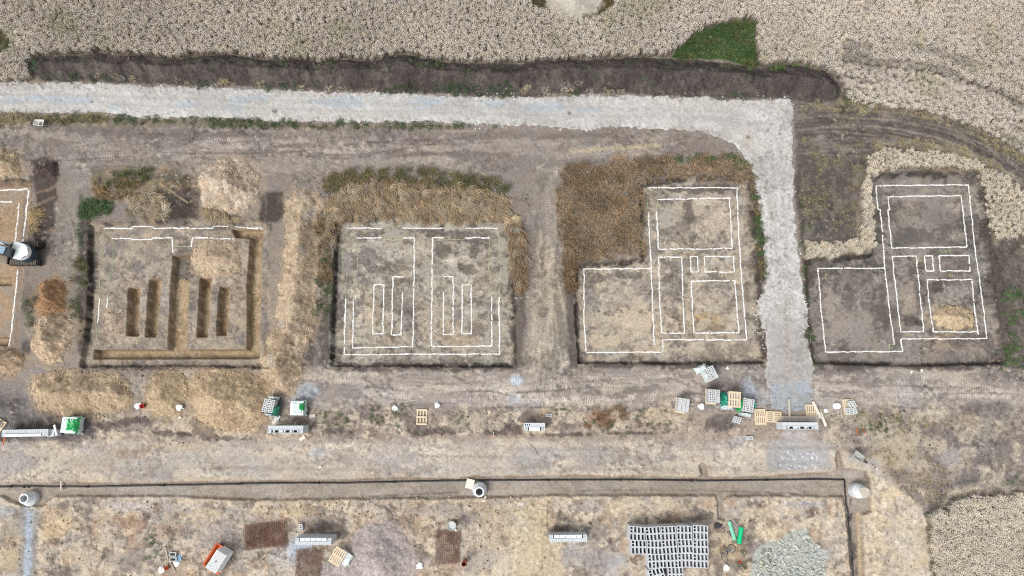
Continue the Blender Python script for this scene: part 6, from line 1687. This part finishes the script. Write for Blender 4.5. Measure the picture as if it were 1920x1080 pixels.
sack(895.5, 1011, .1, 34, "narrow pale rag right of the lower rusty mesh", el=.45, knot=False); sack(1346, 985.5, .22, 36, "dark crumpled bag left of the pale green roll", sq=.3, el=1.6, m=M_DARKBAG, name="dark_bag", knot=False)
sack(1387, 1054, .1, 37, "tiny red rag below the bicycle", m=M_RED, el=1.5, name="red_rag", knot=False); sack(907, 939, .08, 38, "small pale pebble like rag below the middle manhole", knot=False)

# ------------------------------------------------------------------ rolls and round pipe
def roll(px, py, L, r, rz, label, m, name="film_roll", core=None, flat=1.0):
    t = root(name, px, py, label, "roll", R(rz))
    mb = MB().tube([(-L/2, 0, r * flat + .02), (L/2, 0, r * flat + .02)], r, 16); 
    mb.v = [(p[0], p[1], (p[2] - .02) * flat + .02) for p in mb.v]
    mb.build("roll_body", m, t, smooth=False)
    MB().tube([(-L/2 - .03, 0, r * flat + .02), (L/2 + .03, 0, r * flat + .02)], r * .3, 10).build("core", core or M_WOODO, t)
    return t
roll(1386.3, 1003, 1.2, .175, 78, "bright green film roll beside the pale green one", mat("bright_green_roll", (0,196,132), .4, var=.08))
roll(1372, 994.5, 1.38, .14, -75, "pale green flattened roll left of the bright green roll", mat("pale_green_roll", (126,206,176), .4, var=.18, scale=10, bump=.5), flat=.6)
roll(525.5, 758, .95, .12, 88, "dark grey membrane roll right of the block pallet", M_ROLLDK); roll(521, 759, .85, .09, 84, "second thinner dark roll against the block pallet", M_DARKBAG)
t = root("clay_pipe", 870.5, 1054, "open brown clay pipe standing right of the lower rusty mesh", "pipe", 0)
MB().lathe([(.17, 0, .06, .06), (.17, .75, 0, 0), (.155, .75, 0, 0), (.155, .02, .06, .06)], 24).build("pipe_wall", M_CLAY, t); MB().lathe([(.001, .03, .06, .06), (.155, .03, .06, .06)], 20).build("pipe_bottom", M_RUBBER, t)
t = root("mortar_tub", 847.5, 985, "round pale mortar tub above the lower rusty mesh", "tub", 0)
MB().lathe([(.001, .06), (.22, .06), (.33, .3), (.36, .3), (.25, 0)], 20).build("tub_shell", M_GREYM, t, smooth=True); MB().lathe([(.001, .14), (.27, .15)], 16).build("mortar", M_CONC, t)

# ------------------------------------------------------------------ wheelbarrows
def barrow(px, py, rz, label, m, load=None):
    t = root("wheelbarrow", px, py, label, "wheelbarrow", R(rz), h=.5)
    def ring(z, x0, x1, w0, w1, r=.1):
        pts = []
        for (x, y) in ((x0, -w0), (x1, -w1), (x1, w1), (x0, w0)):
            for k in range(5):
                sx, sy = (1 if x < (x0 + x1) / 2 else -1), (1 if y < 0 else -1)
                a0 = {(1, 1): PI, (-1, 1): 1.5 * PI, (-1, -1): 0, (1, -1): .5 * PI}[(sx, sy)]
                a = a0 + k / 4 * PI / 2
                pts.append((x + sx * r + r * math.cos(a), y + sy * r + r * math.sin(a), z))
        return pts
    o_ = ring(.58, -.40, .44, .30, .26); r2 = ring(.60, -.37, .41, .27, .23); i_ = ring(.34, -.22, .24, .18, .15)
    mb = MB(); mb.v = o_ + r2 + i_; n = len(o_)
    for k in range(n):
        q = (k + 1) % n
        mb.f += [(k, q, n + q, n + k), (n + k, n + q, 2*n + q, 2*n + k)]
    mb.f.append(tuple(2*n + k for k in range(n)))
    mb.build("tray", m, t)
    MB().tube([(.30 + .0, -.0, .30), (-.30, -.0, .30)], .015, 6).build("under_frame", M_RUBBER, t)
    for s_ in (-1, 1):
        MB().tube([(.72, s_ * .03, .20), (.30, s_ * .20, .30), (-.35, s_ * .26, .36), (-.85, s_ * .30, .55)], .017, 8).build("handle", M_RUBBER if load else M_GALV, t, smooth=True)
        MB().tube([(-.20, s_ * .24, .34), (-.34, s_ * .24, 0)], .015, 6).build("leg", M_RUBBER, t)
    pts = [(.72 + .19 * math.cos(a), 0, .20 + .155 * math.sin(a)) for a in [2 * PI * k / 18 for k in range(18)]]
    w = MB().tube(pts, .045, 8, closed=True).build("wheel", M_RUBBER, t, smooth=True)
    MB().tube([(.72, -.06, .20), (.72, .06, .20)], .06, 12).build("hub", M_GALV, w)
    if load: MB().lathe([(.001, .42), (.16, .36)], 12).build("dirt", M_HOLE, t)
    return t
barrow(74, 230.5, 175, "pale wheelbarrow parked on the verge below the gravel road", M_WHEELB, True)
barrow(1609.2, 855.5, -35, "grey wheelbarrow above the right manhole", M_GREYM)

# ------------------------------------------------------------------ bicycle lying on the ground
t = root("bicycle", 1364, 1036, "dark blue bicycle lying on the sand below the green rolls", "bicycle", 0)
bx, by = t.location.x, t.location.y
def lp(px, py, z): x, y = W(px, py); return (x - bx, y - by, z)
def wheel(cx, cy, rx, ry, ang, zt):
    pts = []
    for k in range(24):
        a = 2 * PI * k / 24; u, w_ = rx * math.cos(a), ry * math.sin(a)
        x = cx + u * math.cos(ang) - w_ * math.sin(ang); y = cy + u * math.sin(ang) + w_ * math.cos(ang)
        pts.append(lp(x, y, .06 + zt * (1 + math.sin(a)) / 2))
    w = MB().tube(pts, .020, 6, closed=True).build("wheel", M_RUBBER, t, smooth=True)
    rim = MB().tube([(p[0], p[1], p[2]) for p in [tuple(Vector(q) * .9 + Vector(lp(cx, cy, .06 + zt / 2)) * .1) for q in pts]], .010, 5, closed=True).build("rim", M_GALV, w)
    c = Vector(lp(cx, cy, .06 + zt / 2)); sp = MB()
    for k in range(0, 24, 2): sp.tube([c, pts[k]], .0035, 3)
    sp.build("spokes", M_GALV, w)
    MB().tube([c - Vector((0, 0, .05)), c + Vector((0, 0, .05))], .025, 8).build("hub", M_GALV, w)
wheel(1370.8, 1029, 7.2, 7.6, 0, .12); wheel(1356.8, 1045, 4.6, 7.6, R(-18), .3)
fr = MB()
for a, b in (((1371, 1029), (1365, 1034)), ((1365, 1034), (1351, 1030)), ((1365, 1034), (1350, 1036.5)), ((1371, 1029), (1358, 1027.5)), ((1358, 1027.5), (1365, 1034)), ((1351, 1030), (1350, 1037)), ((1350, 1037), (1356.8, 1045))):
    fr.tube([lp(*a, .12), lp(*b, .14)], .022, 6)
fr.build("frame", M_BIKE, t); MB().tube([lp(1346.5, 1032, .2), lp(1354, 1030, .24), lp(1356, 1023, .3)], .018, 6).build("handlebar", M_RUBBER, t)
MB().tube([lp(1354, 1020.5, .2), lp(1357.5, 1024.5, .2)], [.03, .05], 8).build("saddle", M_RUBBER, t); MB().tube([lp(1363, 1033, .1), lp(1364, 1040, .1)], [.05, .03], 8).build("crank", M_RUBBER, t)

# ------------------------------------------------------------------ orange skip with white boards
t = root("orange_skip", 412.5, 1045, "orange skip standing under white corrugated boards at the bottom", "skip", R(-30))
def tray_(L, w, h, flare, m, name="skip_body"):
    mb = MB(); a, b = L / 2, w / 2
    o = [(-a+flare, -b+flare, 0), (a-flare, -b+flare, 0), (a-flare, b-flare, 0), (-a+flare, b-flare, 0), (-a, -b, h), (a, -b, h), (a, b, h), (-a, b, h)]
    k = .07; i = [(-a+k, -b+k, h), (a-k, -b+k, h), (a-k, b-k, h), (-a+k, b-k, h), (-a+flare+k, -b+flare+k, .05), (a-flare-k, -b+flare+k, .05), (a-flare-k, b-flare-k, .05), (-a+flare+k, b-flare-k, .05)]
    mb.v = o + i
    for q in range(4):
        r_ = (q + 1) % 4
        mb.f += [(q, r_, 4 + r_, 4 + q), (4 + q, 4 + r_, 8 + r_, 8 + q), (8 + q, 8 + r_, 12 + r_, 12 + q)]
    mb.f.append((12, 13, 14, 15)); return mb
tray_(1.35, 1.85, .5, .12, M_ORANGE).build("skip_body", M_ORANGE, t)
for s_ in (-1, 1): MB().tube([(s_ * .69, -.93, .5), (s_ * .69, .93, .5)], .03, 6).build("rim_tube", M_ORANGE, t)
t2 = root("foam_board_stack", 405.5, 1052.5, "white corrugated boards stacked on the orange skip", "board stack", R(-30), h=1.55, dz=.1)
for k in range(9):
    for i in range(3):
        MB().quad_box(0, (i - 1) * .48, .09 + .155 * k + .062, .84 - .03 * (k % 2), .475, .125).build("board", M_FOAM, t2, loc=(random.uniform(-.01, .01), 0, 0))
    MB().quad_box(0, 0, .09 + .155 * k + .14, .74, 1.38, .03).build("gap_layer", M_CONC, t2)
MB().lathe([(.001, 1.49), (.06, 1.49)], 16).build("hole_mark", M_ROLLDK, t2, loc=(0, 0, .012))
crumple(-.32, -.62, .4, .4, 1.2, 1.5, 71, .5, 8, .04).build("torn_film", M_FILM, t2)

# ------------------------------------------------------------------ excavator at the left edge
t = root("excavator", 55, 479, "white and dark blue tracked excavator digging at the left picture edge", "excavator", 0, z=hat(60, 500) - .0)
t.location.z = -.02
def track(yc, x0, x1, wd):
    tr = MB(); n = 28; L = x1 - x0; r = .30; path = []
    for k in range(9): a = -PI/2 + PI * k / 8; path.append((x1 - r + r * math.cos(a), .30 + r * math.sin(a)))
    for k in range(9): a = PI/2 + PI * k / 8; path.append((x0 + r + r * math.cos(a), .30 + r * math.sin(a)))
    b = len(tr.v); m_ = len(path)
    for (x, z) in path: tr.v.append((x, yc - wd/2, z)); tr.v.append((x, yc + wd/2, z))
    for k in range(m_):
        q = (k + 1) % m_; tr.f.append((b + 2*k, b + 2*q, b + 2*q + 1, b + 2*k + 1))
    tr.f.append(tuple(b + 2*k for k in reversed(range(m_)))); tr.f.append(tuple(b + 2*k + 1 for k in range(m_)))
    o = tr.build("track", M_RUBBER, t)
    nb = int((L - .4) / .13)
    me = MB().quad_box(0, 0, 0, .075, wd, .035).mesh("track_shoe", M_TRACKS)
    for k in range(nb): place(me, "track_shoe", o, (x0 + .25 + k * (L - .5) / (nb - 1), yc, .615))
    for k in range(5): MB().tube([(x0 + .35 + k * (L - .7) / 4, yc - wd/2 - .02, .22), (x0 + .35 + k * (L - .7) / 4, yc + wd/2 + .02, .22)], .12, 12).build("roller", M_TRACKS, o)
track(.78, -1.25, 1.25, .45); track(-.68, -1.25, 1.25, .45)
MB().quad_box(0, .05, .42, 1.2, 1.05, .3).build("undercarriage", M_RUBBER, t); MB().lathe([(.5, .55), (.5, .72)], 24, cap1=True).build("slew_ring", M_RUBBER, t, loc=(0, .05, 0))
up = bpy.data.objects.new("upper_body", None); COL.objects.link(up); up.parent = t; up.location = (0, .08, 0); up.rotation_euler = (0, 0, R(-16)); up.scale = (1.12, .80, 1)
def slab(prof, z0, z1, m, name, bev=.0):
    mb = MB(); n = len(prof)
    cx_ = sum(p[0] for p in prof) / n; cy_ = sum(p[1] for p in prof) / n
    mb.v = [(x, y, z0) for x, y in prof] + [(x, y, z1 - bev) for x, y in prof] + [(cx_ + (x - cx_) * (1 - bev), cy_ + (y - cy_) * (1 - bev), z1) for x, y in prof]
    for k in range(n):
        q = (k + 1) % n; mb.f += [(k, q, n + q, n + k), (n + k, n + q, 2*n + q, 2*n + k)]
    mb.f.append(tuple(2*n + k for k in range(n))); mb.f.append(tuple(reversed(range(n))))
    return mb.build(name, m, up)
arc = [(1.05 * math.cos(R(a)) + .05, 1.0 * math.sin(R(a))) for a in range(-62, 63, 8)]
slab(arc + [(.2, .92), (-.75, .85), (-.85, -.85), (.2, -.92)], .72, .98, M_NAVY, "deck")
arc2 = [(.92 * math.cos(R(a)) + .10, .9 * math.sin(R(a))) for a in range(-70, 71, 8)]
slab([(1.0 * math.cos(R(a)) + .09, .98 * math.sin(R(a))) for a in range(-64, 65, 8)] + [(.1, .9), (.1, -.9)], .99, 1.32, M_NAVY, "counterweight", .08)
slab(arc2 + [(.05, .86), (-.35, .84), (-.35, -.1), (.02, -.1), (.02, -.86)], 1.0, 1.66, M_MWHITE, "engine_hood", .10)
gr = MB()
for a in range(-44, 45, 4): gr.quad_box(.99 * math.cos(R(a)) + .10 - .12, .97 * math.sin(R(a)) * .9, 1.60, .05, .05, .03, R(a))
for a0, a1 in ((-48, -20), (12, 40)):
    pts = [(.90 * math.cos(R(a)) + .07, .86 * math.sin(R(a)), 1.655) for a in range(a0, a1, 5)]; MB().tube(pts, .035, 6).build("vent_slot", mat("vent_dark", (84,40,44)), up)
# cab
cab = slab([(.02, -.82), (.02, .02), (-1.05, .05), (-1.12, -.80)], .99, 2.42, M_GLASS, "cab")
slab([(-.08, -.76), (-.08, -.02), (-1.10, .02), (-1.16, -.76)], 2.43, 2.52, M_ROOFB, "cab_roof", .03)
for k in range(4): MB().quad_box(-.62, -.66 + .19 * k, 2.53, .86, .035, .03).build("roof_rib", M_ROOFB, up)
for (x, y) in ((.03, -.83), (.03, .03), (-1.1, -.82), (-1.07, .06)): MB().quad_box(x, y, 1.7, .06, .06, 1.45).build("cab_post", M_NAVY, up)
MB().quad_box(.035, -.40, 1.25, .02, .8, .5).build("rear_panel", M_NAVY, up)
MB().tube([(-.30, .35, 1.66), (-.30, .35, 1.9)], .045, 10).build("exhaust", M_RUBBER, up)
# boom, stick and bucket reach out of the picture to the left
MB().tube([(-.85, .32, 1.05), (-1.6, .34, 2.3), (-2.5, .36, 2.75), (-3.4, .36, 2.35)], [.17, .19, .16, .13], 4).build("boom", M_MWHITE, up)
MB().tube([(-3.4, .36, 2.45), (-4.0, .36, .55)], [.13, .09], 4).build("stick", M_MWHITE, up)
MB().tube([(-1.0, .34, 1.2), (-1.75, .34, 2.1)], .06, 8).build("boom_cylinder", M_GALV, up); MB().tube([(-2.4, .36, 2.95), (-3.4, .36, 2.75)], .05, 8).build("stick_cylinder", M_GALV, up)
bk = MB()
pr = [(-.05, .0), (-.30, -.12), (-.42, -.38), (-.30, -.62), (.02, -.66)]
for s_ in (-.25, .25):
    b = len(bk.v); bk.v += [(x - 3.95, .36 + s_, z + .6) for x, z in pr]; bk.f.append(tuple(b + k for k in range(5)))
for k in range(4): bk.f.append((k, k + 1, 5 + k + 1, 5 + k))
bk.build("bucket", M_TRACKS, up)
MB().quad_box(-1.35, .05, .32, .1, 1.75, .38).build("dozer_blade", M_RUBBER, t)

# ------------------------------------------------------------------ lime lines that set out the houses
def line_mesh(pts, z, wpx, seed, wob=.9):
    """powdered line poured along points, slightly ragged, following the soil"""
    rr = np.random.default_rng(seed); pts = [tuple(map(float, p)) for p in pts]
    pts = low(pts, z); dense = []
    for a, b in zip(pts[:-1], pts[1:]):
        L = math.hypot(b[0] - a[0], b[1] - a[1]); k = max(1, int(L / 1.6))
        nx, ny = -(b[1] - a[1]) / (L + 1e-6), (b[0] - a[0]) / (L + 1e-6)
        for i in range(k + (1 if b == pts[-1] else 0)):
            w = wob * (vnoise(np.array([i / 5.0]), np.array([seed * 3.7 + a[0] * .11]), 9)[0] - .5) * 2 * min(1, i / 3, (k - i) / 3 + .01)
            dense.append((a[0] + (b[0] - a[0]) * i / k + nx * w, a[1] + (b[1] - a[1]) * i / k + ny * w))
    mb = MB()
    D = np.array(dense); N = len(D)
    wd = wpx * (.55 + .85 * vnoise(np.arange(N) / 1.7, np.full(N, seed * 1.3), 11)) / 2
    for i in range(N):
        a = D[max(i - 1, 0)]; b = D[min(i + 1, N - 1)]
        d = b - a; L = np.hypot(*d) + 1e-6; n_ = np.array([-d[1], d[0]]) / L
        row = []
        for s_ in (-1, 0, 1):
            q = D[i] + n_ * s_ * wd[i]
            zz = max(hat(q[0], q[1]), hat(q[0] + .9, q[1]), hat(q[0], q[1] + .9), hat(q[0] - .9, q[1]), hat(q[0], q[1] - .9)) + .012 + (.012 if s_ == 0 else 0)
            row.append((*W(q[0], q[1]), zz))
        mb.v += row
    gap = vnoise(np.arange(N) / 2.4, np.full(N, seed * 2.9 + 5), 13)
    for i in range(N - 1):
        if gap[i] < .10 and 1 < i < N - 3: continue
        b = 3 * i; mb.f += [(b, b + 3, b + 4, b + 1), (b + 1, b + 4, b + 5, b + 2)]
    return mb
LW = 2.15
def outline(label, lines, z=PZ, thin=(), texts=(), w=LW):
    t = bpy.data.objects.new("setting_out_lines", None); COL.objects.link(t)
    cx = sum(l[0][0] for l in lines) / len(lines); cy = sum(l[0][1] for l in lines) / len(lines)
    t.location = (*W(cx, cy, z), z); thing(t, label, "ground marking", "white lime outlines of the houses")
    for i, l in enumerate(lines):
        ww = w
        o = line_mesh(l, z, ww, i + len(label)).build("lime_line", M_LIME, t); o.location = -t.location
    for i, l in enumerate(thin):
        o = line_mesh(l, z, 1.0, i + 50 + len(label), .2).build("spray_line", M_SPRAY, t); o.location = -t.location
    for (s_, px, py, sz, rz) in texts:
        cu = bpy.data.curves.new("sprayed_number", 'FONT'); cu.body = s_; cu.size = sz / S; cu.align_x = 'CENTER'; cu.align_y = 'CENTER'; cu.extrude = .004; cu.offset = -.004
        tmp = bpy.data.objects.new("tmp", cu); me = bpy.data.meshes.new_from_object(tmp); bpy.data.objects.remove(tmp); me.materials.clear(); me.materials.append(M_SPRAY)
        o = bpy.data.objects.new("sprayed_number", me); COL.objects.link(o); o.parent = t
        x, y = W(px, py, z); zz = max(hat(*low([(px + a, py + b)], z)[0]) for a in (-5, 0, 5) for b in (-2, 0, 2)) + .03
        o.location = Vector((x, y, zz)) - t.location; o.rotation_euler = (0, 0, R(rz))
    return t
outline("white lime lines of the dark L-shaped house plot right of the road", [
    [(1643,348),(1815,347),(1817,362),(1827,457),(1837,527),(1850,635),(1693,635),(1689,637),(1693,659),(1548,660),(1545,637),(1538,560),(1533,503),(1659,503)],
    [(1643,348),(1645,378),(1647,392),(1651,393),(1655,440),(1659,503),(1668,577),(1677,646)],
    [(1665,369),(1802,367),(1804,385),(1813,463),(1672,465),(1665,394),(1668,393),(1665,369)],
    [(1673,481),(1718,480),(1732,622),(1689,622),(1682,560),(1673,481)], [(1733,480),(1748,479),(1751,508),(1736,508),(1733,480)],
    [(1761,479),(1817,479),(1819,508),(1763,508),(1761,479)], [(1738,525),(1822,524),(1826,565)], [(1826,568),(1833,620),(1834,628)], [(1834,622),(1750,622),(1744,580),(1738,525)]],
    thin=([(1547,514),(1547,522)],[(1547,514),(1553,514)],[(1648,514),(1659,514)],[(1665,646),(1677,646)],[(1668,646),(1668,658)],[(1560,640),(1560,646)],[(1560,646),(1566,646)],[(1822,527),(1834,527)]),
    texts=(("1.000", 1772, 471, 9, 180), ("600", 1707, 628, 9, 0), ("60", 1725, 488.5, 9, 10), ("60", 1782.5, 516, 9, 180), ("60", 1651, 509, 8, 170), ("1000", 1736, 357.5, 8, 0), ("60", 1682, 621, 7, 0)))
outline("white lime lines of the pale L-shaped house plot left of the road", [
    [(1213,352),(1383,352),(1382,362),(1386,450),(1391,530),(1400,637),(1242,637),(1243,660),(1099,661),(1095,600),(1095,553),(1095,504),(1221,504)],
    [(1216,397),(1221,504),(1224,570),(1227,647)], [(1231,397),(1235,467),(1373,466),(1368,371),(1233,374)],
    [(1235,482),(1278,482),(1283,625),(1241,624),(1237,560),(1235,482)], [(1294,481),(1308,481),(1309,510),(1296,510),(1294,481)],
    [(1321,481),(1375,481),(1377,510),(1322,510),(1321,481)], [(1296,527),(1378,526),(1381,562),(1385,624),(1301,624),(1296,527)]],
    thin=([(1213,352),(1215,397)],[(1233,374),(1231,397)],[(1108,516),(1115,516)],[(1108,516),(1108,524)],[(1205,516),(1220,516)]),
    texts=(("100", 1262.5, 473, 8, -8), ("60", 1362, 518, 8, 0), ("60", 1287, 530, 8, 0)))
outline("white lime lines of the square house plot with four inner strips", [
    [(650,428),(716,428)], [(754,428),(833,428)], [(873,428),(934,428)], [(648,560),(645,665),(800,664),(937,664),(936,557)],
    [(668,446),(716,446)], [(757,446),(777,446),(776,550),(774,650),(661,652),(663,559)], [(872,446),(918,446)], [(832,446),(811,446),(810,550),(809,650),(922,649),(922,557)],
    [(701,534),(720,534),(718,626),(699,626),(701,534)], [(757,519),(737,519),(734,628),(752,628),(755,548)], [(832,519),(850,519),(850,627),(832,627),(832,548)], [(867,534),(884,534),(884,626),(866,626),(867,534)]],
    thin=([(716,428),(717,425),(753,425),(754,428)],[(833,428),(834,425),(872,425),(873,428)],[(716,446),(718,449),(755,449),(757,446)],[(832,446),(833,449),(871,449),(872,446)],[(650,428),(649,467),(643,467),(643,508),(650,508),(648,560)],[(668,446),(669,467),(671,470),(670,508),(665,512),(663,559)],
          [(934,428),(936,440),(938,468),(945,468)],[(918,446),(918,467),(916,506),(919,510),(922,557)],[(832,519),(829,520),(829,546),(832,548)],[(938,470),(939,520),(936,557)]))
outline("white lime lines of the house plot whose trenches are partly dug", [
    [(196,428),(247,429),(248,425),(287,425),(288,428),(399,428),(400,424),(430,424)], [(440,424),(462,427),(491,428)], [(210,447),(246,447),(247,449),(285,449),(287,446),(323,446),(325,474)],
    [(358,463),(362,446),(399,446),(400,448),(438,448)], [(187,560),(185,590),(183,604)], [(202,560),(200,577)]],
    thin=([(326,462),(357,462)],[(196,428),(194,470),(189,472),(187,520),(187,560)],[(212,450),(213,470),(212,508),(207,510),(202,560)],[(183,604),(180,650)],[(200,577),(197,612)]), w=2.2)
outline("white lime lines of the plot with the excavator at the left edge", [
    [(-100,357),(0,357),(52,354)], [(-100,378),(0,378),(23,378)], [(36,381),(32,420),(27,460)], [(53,356),(49,400),(42,458)], [(34,505),(28,560),(23,613),(17,650)]], w=2.6)
print("objects done", len(bpy.data.objects))
